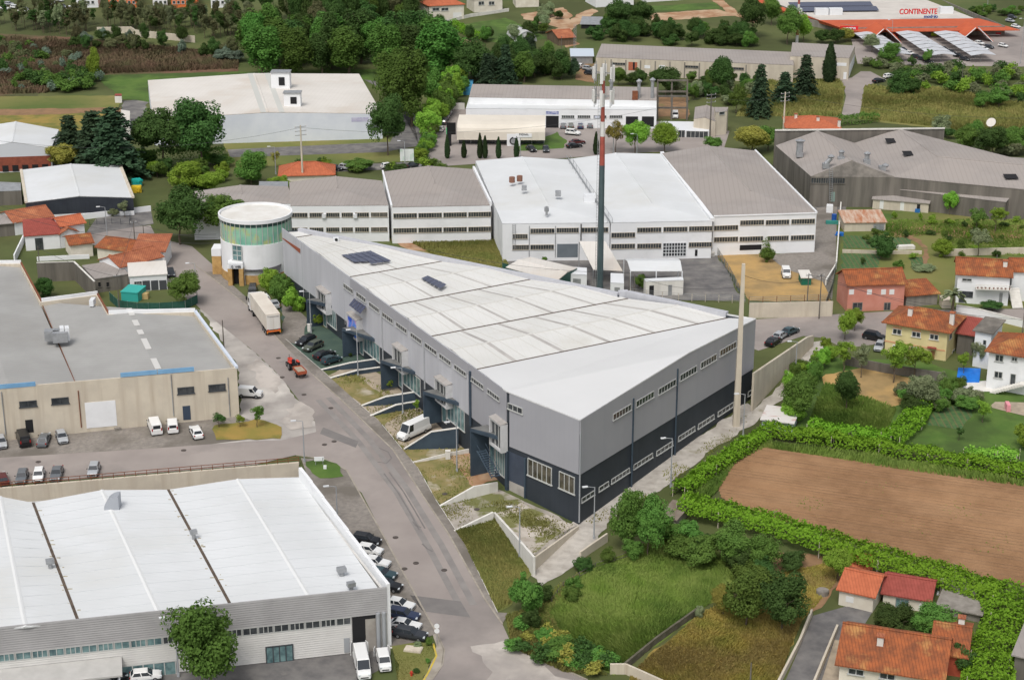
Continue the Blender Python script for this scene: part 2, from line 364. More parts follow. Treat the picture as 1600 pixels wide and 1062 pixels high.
mb=MB(); mb.face([Vector((p.x,p.y,YARDZ-.03)) for p in yard]); props(mb.build('yard_ground',M_asphalt_dark),kind='structure')
# skirt of soil closing the cut
# ------------------------------------------------------------------ ground sheets, far to near
SOFT=('meadow','lawn','verge','rubble','weedy','gravel','lot','worn','road_wear','dry','garden','waste','field','vegetable','hillside','track','grass','yard','plot','forecourt')
def ragged(poly,amp):                          # natural edges: each side broken into short uneven steps
    out=[]; rr=random.Random(int(abs(poly[0].x*10))+len(poly)); n=len(poly)
    for i in range(n):
        a,b=poly[i],poly[(i+1)%n]; L=(b-a).length; k=max(1,min(60,int(L/1.3))); d=(b-a).normalized(); nn=Vector((-d.y,d.x,0)); w=0
        for j in range(k):
            p=a.lerp(b,j/k)
            if j: w=.7*w+rr.uniform(-1,1)*amp; p=p+nn*max(-amp*1.6,min(amp*1.6,w))
            out.append(p)
    return out
def sheet(name, px, mat, layer):
    pts=[G(*p) for p in px]
    if any(s in name for s in SOFT) and name not in('ploughed_field',): pts=ragged(pts,.75 if name=='road_wear' else .4)
    return drape(name,pts,mat,layer)
sheet('meadow',[(-60,150),(185,150),(190,172),(60,176),(-60,178)],M_meadow,1)
sheet('meadow',[(-60,172),(190,168),(188,176),(-60,182)],M_soil,2)
sheet('meadow',[(-60,180),(190,174),(175,200),(90,206),(-60,210)],M_yellowmeadow,1)
sheet('hillside',[(-80,50),(110,58),(170,80),(130,110),(75,125),(60,150),(-80,152)],M_scrub,1)
sheet('hillside',[(110,72),(370,80),(372,112),(160,118),(120,106)],M_scrub,2)
sheet('meadow',[(150,118),(600,108),(640,130),(560,125),(230,128),(235,160),(190,155)],M_lawn,3)
sheet('yard_lane',[(190,158),(232,156),(225,190),(205,205),(190,200)],M_asphalt_dark,2)
sheet('meadow',[(350,222),(600,212),(640,252),(360,262)],M_meadow,1)
sheet('access_road',[(355,234),(610,222),(640,160),(560,120),(600,118),(665,200),(655,228),(600,238),(360,246)],M_asphalt_dark,2)
sheet('field',[(700,42),(790,28),(860,60),(800,70),(740,62)],M_lawn,1)
sheet('field',[(716,58),(748,66),(745,92),(700,70)],M_earth,2)
sheet('field',[(815,22),(880,12),(895,25),(880,45),(860,40),(818,30)],M_earth,2)
sheet('field',[(1010,22),(1120,15),(1160,24),(1020,34)],M_earth,2)
sheet('field',[(1010,10),(1120,4),(1125,14),(1015,20)],M_lawn,2)
sheet('dirt_track',[(1112,0),(1130,0),(1150,18),(1186,33),(1180,37),(1140,22)],M_earth,3)
sheet('dirt_track',[(865,48),(905,22),(925,14),(935,18),(900,40),(885,56),(905,70),(885,75)],M_earth,3)
sheet('car_park',[(1330,62),(1420,52),(1640,40),(1640,105),(1480,103),(1340,100)],M_asphalt,2)
sheet('meadow',[(1185,125),(1310,125),(1322,135),(1315,182),(1240,182),(1150,182)],M_meadow,1)
sheet('meadow',[(1350,135),(1460,135),(1640,170),(1640,240),(1480,215),(1480,202),(1345,188),(1340,182)],M_meadow,1)
sheet('lane',[(1290,122),(1330,122),(1345,112),(1360,112),(1385,125),(1360,132),(1350,145),(1342,183),(1314,184),(1322,150),(1316,132)],M_asphalt,2)
sheet('car_park',[(668,232),(672,196),(700,165),(722,160),(730,175),(1030,190),(1140,205),(1130,236),(1010,238),(660,262)],M_asphalt,2)
sheet('lawn',[(808,230),(870,206),(886,220),(880,232),(812,236)],M_lawn,3)
sheet('street',[(450,262),(680,252),(680,262),(450,272)],M_asphalt_dark,3)
sheet('yard_lane',[(905,100),(935,100),(930,130),(900,125)],M_soil,2)
sheet('building_plot',[(1022,150),(1075,150),(1075,186),(1022,186)],M_soil,3)
# centre
sheet('waste_ground',[(600,372),(780,374),(800,425),(690,408)],M_weedy,1)
sheet('rubble_patch',[(616,378),(660,376),(672,392),(640,392)],M_earth,2)
sheet('factory_yard',[(780,402),(960,402),(1120,398),(1145,440),(1165,470),(1000,470),(960,455),(800,422)],M_asphalt_dark,2)
sheet('dry_lot',[(1122,398),(1160,394),(1205,388),(1260,432),(1300,420),(1300,472),(1172,470),(1150,440)],M_dry,3)
sheet('lane',[(1276,325),(1308,322),(1306,400),(1300,470),(1285,440),(1225,420),(1200,400),(1270,390)],M_cobble,4)
sheet('lane',[(1262,325),(1322,318),(1322,330),(1262,340)],M_asphalt_dark,3)
sheet('street',[(1165,500),(1290,492),(1420,485),(1640,482),(1640,500),(1440,505),(1400,535),(1350,540),(1320,545),(1285,528),(1255,525),(1185,548),(1165,540)],M_asphalt,2)
sheet('garden_ground',[(1312,330),(1640,330),(1640,560),(1510,560),(1500,480),(1312,480)],M_meadow,1)
sheet('vegetable_bed',[(1318,330),(1395,335),(1390,346),(1318,345)],M_lawn,3)
sheet('garden_ground',[(1385,348),(1500,345),(1470,365),(1400,372)],M_soil,3)
sheet('garden_ground',[(1480,352),(1640,352),(1640,372),(1480,372)],M_soil,3)
sheet('vegetable_bed',[(1316,368),(1425,372),(1425,388),(1316,388)],M_veg,3)
sheet('vegetable_bed',[(1314,396),(1375,396),(1375,422),(1314,420)],M_veg,3)
sheet('vegetable_bed',[(1420,402),(1445,400),(1450,418),(1422,418)],M_veg,3)
sheet('dirt_track',[(1400,352),(1408,350),(1412,362),(1440,376),(1450,392),(1452,416),(1446,416),(1444,394),(1434,380),(1408,366)],M_soil,4)
sheet('gravel_track',[(893,808),(1045,712),(1168,630),(1178,640),(1200,620),(1230,590),(1268,535),(1296,533),(1245,602),(1195,650),(1100,714),(1045,757),(1000,780),(955,812),(935,845),(885,892),(842,922),(828,898),(860,860)],M_gravel,3)
sheet('garden_ground',[(1255,640),(1290,560),(1420,560),(1560,600),(1640,620),(1640,725),(1400,700),(1240,680)],M_lawn,1)
sheet('dry_lot',[(1290,585),(1345,575),(1420,590),(1428,620),(1380,640),(1290,620)],M_dry,3)
sheet('vegetable_bed',[(1462,640),(1525,630),(1520,650),(1500,672),(1450,665)],M_veg,3)
sheet('play_area',[(1545,636),(1555,628),(1640,630),(1640,660)],M_paving,4)
sheet('patio',[(1488,600),(1540,595),(1555,612),(1500,612)],M_conc_white,4)
ploughpx=([(1122,760),(1150,722),(1192,697),(1400,730),(1640,762),(1640,925),(1540,900),(1310,838),(1200,806),(1128,778)])
sheet('grass_field',[(840,945),(930,885),(1060,830),(1110,850),(1160,900),(1150,925),(1090,955),(960,1055),(900,1040),(800,1000),(800,960)],M_lush,2)
sheet('meadow',[(1100,955),(1160,930),(1260,960),(1215,1062),(1180,1090),(980,1090),(985,1052)],M_yellowmeadow,2)
sheet('garden_ground',[(1200,860),(1310,870),(1330,900),(1265,960),(1200,920)],M_soil,3)
sheet('driveway',[(1270,962),(1320,948),(1370,945),(1345,985),(1310,1012),(1275,1090),(1215,1090)],M_asphalt_dark,4)
sheet('patio',[(1304,1000),(1330,1000),(1310,1080),(1275,1090)],M_paving,5)
# streets of the estate
sheet('lot_paving',[(305,470),(400,552),(440,591),(495,662),(497,674),(440,690),(237,702),(-60,722),(-60,680),(373,650),(371,578),(318,490)],M_lot,2)
sheet('parking_setts',[(-60,676),(373,649),(400,660),(405,684),(330,694),(237,701),(-60,720)],M_cobble,3)
sheet('street',[(128,365),(235,352),(245,372),(300,385),(345,425),(300,475),(262,440),(255,402),(200,392),(140,382)],M_asphalt,2)
sheet('street',[(150,342),(235,325),(240,350),(132,368)],M_asphalt_dark,3)
sheet('main_road',[(262,405),(292,398),(319,425),(400,489),(433,529),(490,587),(532,624),(614,703),(664,780),(700,833),(757,935),(785,975),(800,1008),(855,1034),(918,1064),(1000,1110),(675,1110),(675,1062),(691,1039),(694,1015),(683,990),(658,946),(603,844),(565,770),(558,764),(542,735),(511,718),(463,711),(400,726),(-60,764),(-60,719),(237,701),(400,689),(440,688),(494,675),(492,658),(440,591),(400,552),(312,482),(300,470),(268,440)],M_asphalt,4)
sheet('pavement',[(319,425),(400,489),(433,529),(490,587),(532,624),(614,703),(664,780),(700,833),(757,935),(785,975),(795,958),(777,957),(727,852),(680,780),(653,732),(592,658),(564,634),(503,579),(446,530),(430,505),(340,425)],M_cobble,5)
sheet('parking_strip',[(470,716),(511,718),(542,735),(558,764),(603,844),(658,946),(683,990),(640,1006),(606,1012),(540,880),(490,770)],M_cobble,5)
sheet('pavement',[(683,990),(694,1015),(691,1039),(675,1062),(655,1100),(640,1100),(672,1040),(682,1010),(676,992)],M_kerb,6)
sheet('lawn',[(478,722),(505,718),(532,730),(537,745),(500,748),(488,740)],M_lawn,7)
sheet('lawn',[(612,1010),(676,1006),(681,1025),(669,1050),(640,1100),(625,1090),(622,1050)],M_meadow,7)
sheet('verge',[(335,665),(400,655),(440,668),(438,686),(338,688)],M_yellowmeadow,6)
# plots in front of the grey hall
sheet('forecourt',[(446,530),(440,480),(600,560),(594,575),(502,579)],M_green_paint,2)
sheet('forecourt',[(440,470),(465,470),(480,500),(470,540),(446,530)],M_cobble,3)
sheet('forecourt',[(510,588),(560,565),(740,660),(740,700),(650,725),(592,658),(564,634)],M_paving,2)
sheet('verge',[(516,592),(560,585),(600,620),(566,634)],M_weedy,4)
sheet('verge',[(578,650),(620,632),(630,645),(600,665)],M_weedy,4)
sheet('verge',[(626,702),(700,690),(730,703),(648,722)],M_weedy,4)
sheet('verge',[(646,724),(698,712),(740,760),(690,788),(680,780)],M_weedy,4)
sheet('rubble_patch',[(700,712),(735,705),(785,748),(741,762)],M_earth,5)
sheet('forecourt',[(690,792),(780,765),(820,784),(903,822),(835,868),(772,802),(712,830),(700,815)],M('weedy paving',S(150,143,134),S(176,168,158),scale=.3,rough=1,bump=.4,bscale=6,c3=S(112,114,72),s3=.14,a3=(.54,.62)),3)
sheet('forecourt',[(775,802),(815,785),(900,822),(835,866)],M('weedy gravel',S(170,160,148),S(196,188,178),scale=.4,rough=1,bump=.5,bscale=6,c3=S(120,120,76),s3=.16,a3=(.54,.6)),4)
sheet('verge',[(713,831),(772,806),(832,890),(800,945),(777,957),(727,852)],M_meadow,4)
# kerbs and drain covers
rk=[(300,412),(319,425),(400,489),(433,529),(490,587),(532,624),(614,703),(664,780),(700,833),(757,935),(785,975)]
ribbon('kerb',rk,.25,.12,M_kerb)
ribbon('kerb',[(446,530),(503,579),(564,634),(592,658),(653,732),(680,780),(727,852),(777,957)],.18,.08,M_conc_white)
ribbon('kerb',[(463,711),(511,718),(542,735),(558,764),(603,844),(658,946),(683,990),(694,1015),(691,1039),(675,1062)],.25,.12,M_kerb)
ribbon('kerb',[(610,1012),(640,1008),(677,1006)],.2,.12,M_conc_white)
ribbon('kerb',[(677,1006),(682,1025),(670,1050),(655,1075)],.25,.15,M('yellow kerb paint',S(206,180,70),S(180,160,80),scale=1,rough=.8))
ribbon('kerb',[(800,1008),(855,1034),(918,1062)],.25,.1,M_kerb)
M_iron=M('cast iron',S(92,84,80),S(76,70,66),scale=4,rough=.8)
for k,(x,y) in enumerate([(435,560),(475,617),(517,638),(507,695),(522,690),(441,590),(618,840),(650,880),(694,891),(632,889),(745,796),(60,722),(287,704),(695,772)]):
    c=G(x,y); mb=MB(); mb.tube(c+Vector((0,0,.05)),c+Vector((0,0,.125)),.45,.45,14)
    props(mb.build('manhole_cover',M_iron),'round iron drain cover set flush in the paving','manhole cover','drain covers in the estate streets')
M_wornwhite=M('worn road paint',S(196,192,186),S(160,155,150),scale=1.2,rough=.9)

# ploughed field: real furrow ridges laid row by row
def furrows(px,mat,spacing=.95,amp=.16):
    Pp=[G(*p) for p in px]; d=(G(1600,756)-G(1200,700)); d.z=0; d.normalize(); nn=Vector((-d.y,d.x,0)); o=Pp[0]; uv=[((p-o).dot(d),(p-o).dot(nn)) for p in Pp]; v0=min(q[1] for q in uv); v1=max(q[1] for q in uv); mb=MB(); v=v0; rr=random.Random(3)
    rows=[]
    while v<v1:
        xs=[]
        for i in range(len(uv)):
            (a0,b0),(a1,b1)=uv[i],uv[i-1]
            if (b0>v)!=(b1>v): xs.append(a0+(a1-a0)*(v-b0)/(b1-b0))
        if len(xs)>=2:
            x0,x1=min(xs),max(xs); n=max(2,int((x1-x0)/5)); h=amp*rr.uniform(.5,1.3); ph=rr.uniform(0,6)
            L=[];C=[];Rr=[]
            for k in range(n+1):
                u=x0+(x1-x0)*k/n; w=.12*math.sin(u*.15+ph)
                for lst,dv,z in ((L,-spacing*.5,.03),(C,w,.03+h*(1+.4*math.sin(u*1.1+ph))),(Rr,spacing*.5,.03)):
                    p=o+d*u+nn*(v+dv); lst.append(Vector((p.x,p.y,g(p.y)+.04+z)))
            for k in range(n): mb.quad(L[k],L[k+1],C[k+1],C[k]); mb.quad(C[k],C[k+1],Rr[k+1],Rr[k])
        v+=spacing
    props(mb.build('ploughed_field',mat),kind='structure')
furrows(ploughpx,M_plough)
sheet('ploughed_field',ploughpx,M_plough,2)
# wear on the roads
M_pale=M('dusty worn asphalt',S(176,168,160),S(158,151,145),scale=.25,rough=.95,c3=S(196,188,180),s3=.12)
M_patch=M('asphalt repair',S(118,114,112),S(126,122,119),scale=.6,rough=.9)
sheet('road_wear',[(735,1010),(790,1000),(850,1040),(900,1064),(800,1110),(740,1110),(770,1050)],M_pale,5)
sheet('road_wear',[(446,640),(470,628),(488,650),(490,668),(455,672),(436,660)],M_pale,5)
sheet('road_wear',[(400,560),(425,582),(440,600),(430,615),(405,600),(385,575)],M_pale,4)
sheet('road_patch',[(640,930),(720,940),(735,965),(660,955)],M_patch,5)
sheet('road_patch',[(505,668),(560,690),(556,700),(500,678)],M_patch,5)
M_tyrem=M('tyre mark',S(112,108,106),S(124,120,117),scale=1.5,rough=.85)
for pts in ([(600,740),(622,770),(640,800),(655,828)],[(608,738),(630,768),(648,798),(664,826)],[(592,700),(606,706),(612,716),(604,724),(590,722)],[(660,850),(668,858),(676,862)],[(645,815),(650,822),(658,824)]): ribbon('tyre_mark',pts,.22,.012,M_tyrem,base=.0,lift=.085)
for pts in ([(440,565),(500,628),(560,690),(620,770),(672,860),(720,950)],[(456,562),(516,624),(578,688),(636,764),(690,852),(740,945)]): ribbon('tyre_track',pts,1.0,.010,M('polished wheel track',S(130,125,122),S(144,139,135),scale=.3,rough=.8),base=.0,lift=.083)
# ------------------------------------------------------------------ the grey hall in the middle
Ab=G(904,819.5); zA=hgt(Ab,656); gz=g(Ab.y)
A=Vector((Ab.x,Ab.y,0)); B=P(1180,498,zA); D=P(792.5,611,zA); C=P(445,358.7,zA)
K1=P(467.5,357.5,zA); K2=P(966.6,458.5,zA); K3=P(981,457.5,zA); K4=P(1136,490,zA)
hall=thing('industrial_hall','long two-tone grey industrial hall with white roof at centre, charcoal lower walls','building',(A.x,A.y,gz-.5))
LP,FP,RP=Plane(C,D),Plane(D,A),Plane(A,B)
ring=[A,B,K4,K3,K2,K1,C,D]
walls(hall,ring,gz-1.5,[zA-.3]*8,M_navy,'wall',.4)
# upper cladding: boards between the downpipes, proud of the dark wall
def band(pl,pts_top,pts_bot,mat,off=.14,name='cladding_panel'):
    for (t0,t1),(b0,b1) in zip(zip(pts_top,pts_top[1:]),zip(pts_bot,pts_bot[1:])):
        q=[pl.uz(*b0),pl.uz(*b1),pl.uz(*t1),pl.uz(*t0)]; mb=MB()
        mb.box8([pl.at(q[0][0],q[0][1],-.02),pl.at(q[1][0],q[1][1],-.02),pl.at(q[1][0],q[1][1],off),pl.at(q[0][0],q[0][1],off),
                 pl.at(q[0][0],q[3][1],-.02),pl.at(q[1][0],q[2][1],-.02),pl.at(q[1][0],q[2][1],off),pl.at(q[0][0],q[3][1],off)])
        mb.build(name,mat,hall)
def lint(p,q,x): return (x,p[1]+(q[1]-p[1])*(x-p[0])/(q[0]-p[0]))
xs=[445,471,537,596,662,733]; band(LP,[lint((445,358.7),(792.5,611),x) for x in xs],[lint((443.7,426),(797,697),x) for x in xs],M_grey_old)
xs=[733.3,792.2]; band(LP,[lint((445,358.7),(792.5,611),x) for x in xs],[lint((443.7,426),(797,697),x) for x in xs],M_grey_new)
# darker strip along the top of the old cladding
zt=zA-.02
for u0,u1 in ((LP.uz(548,432)[0],LP.uz(640,500)[0]),(LP.uz(641,500)[0],LP.uz(733,566)[0])):
    panel_uz(hall,LP,u0,u1,zt-1.9,zt+.03,M_grey_new,'parapet_band',.2,.08)
band(FP,[(793,611.3),(904.4,656)],[(797,697),(905,741)],M_grey_new)
zpk=RP.uz(1075,551); uB=RP.len
mb=MB(); b0=RP.uz(905.5,741)[1]; b1=RP.uz(1179,574)[1]
mb.face([RP.at(0,b0,.14),RP.at(uB,b1,.14),RP.at(uB,zA,.14),RP.at(zpk[0],zpk[1],.14),RP.at(0,zA,.14)])
mb.face([RP.at(0,b0,-.1),RP.at(uB,b1,-.1),RP.at(uB,zA,-.1),RP.at(zpk[0],zpk[1],-.1),RP.at(0,zA,-.1)][::-1])
for a,b in (((0,b0),(uB,b1)),((uB,b1),(uB,zA)),((uB,zA),zpk),(zpk,(0,zA)),((0,zA),(0,b0))):
    mb.quad(RP.at(a[0],a[1],-.1),RP.at(b[0],b[1],-.1),RP.at(b[0],b[1],.14),RP.at(a[0],a[1],.14))
mb.build('cladding_panel',M_grey_new,hall)
# roof bays between gutters
zg=zA-.62
def cross2(p,d,q,e):
    den=d.x*e.y-d.y*e.x; t=((q.x-p.x)*e.y-(q.y-p.y)*e.x)/den; return p+d*t
def gline(pl_px,pr_px,z=zg):
    a=P(*pl_px,z); b=P(*pr_px,z); d=(b-a)
    fa=Vector((LP.a.x,LP.a.y,z))-LP.n*.35; l=cross2(a,d,fa,LP.d); l.z=z
    bk=Vector((K1.x,K1.y,z)); be=(K2-K1); be.z=0; r=cross2(a,d,bk,be); r.z=z
    return l,r
gl=[gline((463,371),(496,366)),gline((548,432.5),(681,410)),gline((613.7,477),(800,442)),gline((676,525),(962.7,470))]
g4=gline((747.5,576.5),(1135.7,497)); kd=(K4-K3); kd.z=0; r4=cross2(g4[0],g4[1]-g4[0],Vector((K3.x,K3.y,zg)),kd); r4.z=zg; gl.append((g4[0],r4))
zr=zA-.05
def mid(a,b,z): q=(a+b)/2; return Vector((q.x,q.y,z))
Cq=C-LP.n*.3; Cq.z=zg+.2; K1q=Vector((K1.x,K1.y,zg+.2))
prev=(Cq,K1q)
SLAB=.18
for i,(l,r) in enumerate(gl):
    pl_,pr_=prev
    if i==len(gl)-1:
        # last old bay bends round the back corner
        rl,rr=mid(pl_,l,zr),mid(pr_,r,zr)
    else: rl,rr=mid(pl_,l,zr),mid(pr_,r,zr)
    if i==0:
        MB().slab([pl_,l,r,pr_],SLAB).build('roof_sheet',M_roof_white,hall)
    else:
        MB().slab([pl_,rl,rr,pr_],SLAB).build('roof_sheet',M_roof_white,hall)
        MB().slab([rl,l,r,rr],SLAB).build('roof_sheet',M_roof_white,hall)
        # translucent strips on the front slope and rear slope
        for a in ((.14,.32,.5,.68,.86) if i==4 else (.16,.38,.6,.82) if i==3 else (.3,.7) if i>1 else (.5,)):
            for (p0,p1,q0,q1) in ((rl,rr,l,r),(pl_,pr_,rl,rr)):
                wd=.013; m=MB(); u=p0.lerp(p1,a); v=p0.lerp(p1,a+wd*1.2); x=q0.lerp(q1,a); y=q0.lerp(q1,a+wd*1.2); up=Vector((0,0,.03))
                m.slab([u+up,x+up,y+up,v+up],.05); m.build('roof_light_strip',M_striplight if 'M_striplight' in globals() else M('grey roof light strip',S(166,162,158),S(186,182,177),scale=.25,rough=.7),hall)
        for a in np.linspace(.04,.96,13 if i>2 else 9):
            for (p0,p1,q0,q1) in ((rl,rr,l,r),(pl_,pr_,rl,rr)):
                u=p0.lerp(p1,a); x=q0.lerp(q1,a); e=(p1-p0).normalized()*.05; up=Vector((0,0,.025)); MB().slab([u-e+up,x-e+up,x+e+up,u+e+up],.04).build('sheet_lap',M('sheet lap grey',S(196,193,186),rough=.7),hall)
        m=MB(); d=(rr-rl).normalized(); nrm=Vector((-d.y,d.x,0)); m.slab([rl+nrm*.22+Vector((0,0,.05)),rl-nrm*.22+Vector((0,0,.05)),rr-nrm*.22+Vector((0,0,.05)),rr+nrm*.22+Vector((0,0,.05))],.08); m.build('ridge_cap',M('ridge cap white',S(208,206,200),rough=.6),hall)
    # gutter trough
    d=(r-l).normalized(); nrm=Vector((-d.y,d.x,0)); up=Vector((0,0,.05))
    MB().slab([l+nrm*.2+up,l-nrm*.2+up,r-nrm*.2+up,r+nrm*.2+up],.1).build('gutter',M_gutter,hall)
    prev=(l,r)
# new white membrane over the near end
l4,r4=gl[-1]; pk=RP.at(zpk[0],zpk[1]+.1,.2); Dd=FP.at(0,zA+.1,.2); Aa=A+Vector((0,0,zA+.1)); Aa=Aa+(FP.n+RP.n)*.12; Bb=RP.at(uB,zA+.1,.2)
MB().slab([l4+Vector((0,0,.02)),Dd,pk,Bb,Vector((K4.x,K4.y,zA+.0)),r4+Vector((0,0,.02))],.2).build('roof_sheet',M_roof_new,hall)
MB().slab([Dd,Aa,pk],.2).build('roof_sheet',M_roof_new,hall)
# parapet upstands along the back
for a,b,h0 in ((K1,K2,.15),(K2,K3,.5),(K3,K4,.35)):
    d=(b-a).normalized(); nn=Vector((-d.y,d.x,0)); m=MB(); q=[a-nn*.5,b-nn*.5,b+nn*.5,a+nn*.5]
    m.box8([Vector((p.x,p.y,zg-.6)) for p in q]+[Vector((p.x,p.y,zA+h0)) for p in q]); m.build('parapet',M_grey_old,hall)
# windows
for x0,y0,x1,y1 in [(538.7,442.5,553,452.5),(558.7,456,573,466),(578.7,472,594,482),(599.4,488.7,615.6,498),(621,503.7,637,513.7),(643.7,520,660,530),(666,536,683.7,547.5),(688.7,552.5,706,564),(712,569,730,582),(738.7,589,757,601),(763.7,607.5,782,620)]:
    window(hall,LP,x0,y0,x1,y1,6,5,off=.2,bar=.07)
window(hall,FP,795.5,630,817,637.5,8,3,off=.14,bar=.12)
M_glass_warm=M('warm reflective glass',S(58,56,50),S(104,98,84),scale=.8,rough=.08,spec=.7)
window(hall,FP,826,718.6,861.7,729,25,5,off=.02,bar=.14,glass=M_glass_warm)
window(hall,FP,875,738,897.5,745,25,3,off=.02,bar=.14,glass=M_glass_warm)
for x0,y0,x1,y1 in [(957,646,984.6,632),(993,626.5,1020,611),(1028,607,1054.5,592),(1061.6,586,1087,571),(1094,566,1118,553),(1124,547.5,1149,533)]:
    window(hall,RP,x0,y0,x1,y1,9,6,off=.14,bar=.08)
for x0,y0,x1,y1 in [(909,777,928,767.6),(936,761,950,752.6),(955.6,748,983,732),(990,725.5,1019,709),(1026,704,1050.5,690),(1060,682,1085,666.6),(1091,663,1115,648),(1122,642,1145,630.5),(1169,613,1174,609)]:
    window(hall,RP,x0,y0,x1,y1,6,max(1,int((x1-x0)/5)),off=.02,bar=.1)
for x,y0,y1 in ((471,380,462),(537,436,505)): pipe(hall,LP,x,y0,x,y1,M_grey_new,.08)
for x,y0,y1 in ((596.5,482,570),(662.5,532,606),(734.5,580,664)): pipe(hall,LP,x,y0,x-.5,y1,M_navyplain if x>700 else M_lampgrey,.24 if x>700 else .16)
pipe(hall,RP,907,676,906,815,M_lampgrey,.12); pipe(hall,RP,990,622,988.5,762,M_navyplain,.16); pipe(hall,RP,1059,576,1057.6,718,M_navyplain,.16)
# exposed brick strip of the old wall
MB().box8([LP.pt(441.5,373,.16),LP.pt(469,396,.16),LP.pt(469,396,.22),LP.pt(441.5,373,.22),LP.pt(441.5,372-.5,.16),LP.pt(469,389,.16),LP.pt(469,389,.22),LP.pt(441.5,371.5,.22)]).build('exposed_brick',M('old brick',S(168,96,70),S(140,80,60),scale=3,rough=.95),hall)
# loading gate in the near end: dark recess, rolled door above, pale floor
u0,u1=FP.uz(796,771)[0],FP.uz(820,785)[0]; zt=FP.uz(796,705)[1]; zb=FP.uz(798,771.6)[1]; zm=FP.uz(800,752)[1]
panel_uz(hall,FP,u0,u1,zm,zt,M('roller door navy',S(66,74,88),S(74,82,96),scale=.5,rough=.5,wave=(1.5,.3,S(54,60,72))),'roller_door',.06,.08)
panel_uz(hall,FP,u0,u1,zb-.3,zm-.01,M_lot,'door_opening',.05,.06)
panel_uz(hall,FP,u0-.55,u0,zb-.6,zt+.1,M_navyplain,'door_post',.5,.5)
panel_uz(hall,FP,u1,u1+.3,zb-.6,zt+.1,M_navyplain,'door_post',.2,.2)
# entrance canopies, bay windows
def canopy(fx,fy,fby,ex,ey,bay,glassn=5,billboard=False):
    e=3.4; pt=LP.pt(fx,fy,e); u0=(pt-LP.a).dot(LP.d); z1=pt.z; zb=LP.pt(fx,fby,e).z; q=LP.pt(ex,ey,.5); u1=min(LP.len-.6,(q-LP.a).dot(LP.d))
    r=MB(); th=.55
    r.slab([LP.at(u0,z1,.15),LP.at(u0,z1,e),LP.at(u1,z1,.5),LP.at(u1+.3,z1,.15)],th); r.build('canopy',[M_navyplain],hall)
    t=MB(); t.slab([LP.at(u0+.1,z1+.06,.2),LP.at(u0+.1,z1+.06,e-.15),LP.at(u1-1,z1+.06,.4),LP.at(u1-1,z1+.06,.2)],.05); t.build('canopy_deck',M('canopy deck grey',S(122,122,120),S(104,104,102),scale=.6,rough=.9),hall)
    f=MB(); f.box8([LP.at(u0,zb-2,.1),LP.at(u0+.3,zb-2,.1),LP.at(u0+.3,zb-2,e-.02),LP.at(u0,zb-2,e-.02),LP.at(u0,z1-th,.1),LP.at(u0+.3,z1-th,.1),LP.at(u0+.3,z1-th,e-.02),LP.at(u0,z1-th,e-.02)]); f.build('side_fin',M_navyplain,hall)
    window_uz(hall,LP,u0+2.8,min(LP.len-.8,u1+2.2),zb-.4,z1-th-.3,glassn,M_frame,M_glass_teal,.12,'shop_window',off=.05)
    window_uz(hall,LP,u0+.6,u0+2.2,zb-1.6,z1-th-.25,1,M_frame,M_glass_teal,.1,'door','pane',off=.05,sill=False)
    x0,y0,x1,y1=bay; b=1.3; a=LP.pt(x0,y0,b); c=LP.pt(x1,y1,b); ua=(a-LP.a).dot(LP.d); ub=(LP.pt(x1,y0,b)-LP.a).dot(LP.d); za=a.z; zc=LP.pt(x0,y1,b).z
    ub=ua+min(5.6,max(3.0,ub-ua)) 
    m=MB(); wm=.35
    # hollow white box frame round the glazing
    for (p,q_,lo,hi) in ((ua,ua+wm,zc,za),(ub-wm,ub,zc,za),(ua+wm,ub-wm,za-wm,za),(ua+wm,ub-wm,zc,zc+wm)):
        m.box8([LP.at(p,lo,.14),LP.at(q_,lo,.14),LP.at(q_,lo,b),LP.at(p,lo,b),LP.at(p,hi,.14),LP.at(q_,hi,.14),LP.at(q_,hi,b),LP.at(p,hi,b)])
    bayo=m.build('bay_window',M('bay frame grey',S(206,206,206),S(190,190,190),scale=.8,rough=.7),hall)
    if billboard:
        M_bb=M('printed sunset poster',S(90,140,225),S(236,170,190),scale=.28,stretch=(1,1,.9),rough=.4,amt=(.45,.56),c3=S(40,90,205),s3=.21,a3=(.56,.6))
        s=MB(); s.quad(LP.at(ua+wm,zc+wm,b-.2),LP.at(ub-wm,zc+wm,b-.2),LP.at(ub-wm,za-wm,b-.2),LP.at(ua+wm,za-wm,b-.2)); s.build('poster',M_bb,bayo)
    else:
        s=MB(); s.quad(LP.at(ua+wm,zc+wm,b-.4),LP.at(ub-wm,zc+wm,b-.4),LP.at(ub-wm,za-wm,b-.4),LP.at(ua+wm,za-wm,b-.4)); s.build('pane',M_glass,bayo)
        for k in (1,2):
            u=ua+wm+(ub-ua-2*wm)*k/3; s=MB(); s.box8([LP.at(u-.07,zc+wm,b-.4),LP.at(u+.07,zc+wm,b-.4),LP.at(u+.07,zc+wm,b-.25),LP.at(u-.07,zc+wm,b-.25),LP.at(u-.07,za-wm,b-.4),LP.at(u+.07,za-wm,b-.4),LP.at(u+.07,za-wm,b-.25),LP.at(u-.07,za-wm,b-.25)]); s.build('mullion',M_frame,bayo)
    rt=MB(); rt.slab([LP.at(ua,za+.25,.14),LP.at(ua-.0,za+.03,b+.1),LP.at(ub,za+.03,b+.1),LP.at(ub,za+.25,.14)],.06); rt.build('bay_roof',M('bay roof felt',S(160,154,148),S(172,168,164),scale=1,rough=.9),bayo)
    return u0,u1,z1,zb
canopy(478,468,497,515,481,(493,448,513,479))
canopy(534,512.5,540,582,531,(541,488,557,520),billboard=True)
canopy(594,562.5,591,645,581,(612,537,628,572))
canopy(660.6,611,645.6,713,634,(678,588,697,624))
cu=canopy(734,668.7,726,792,695,(764,650,783,693))
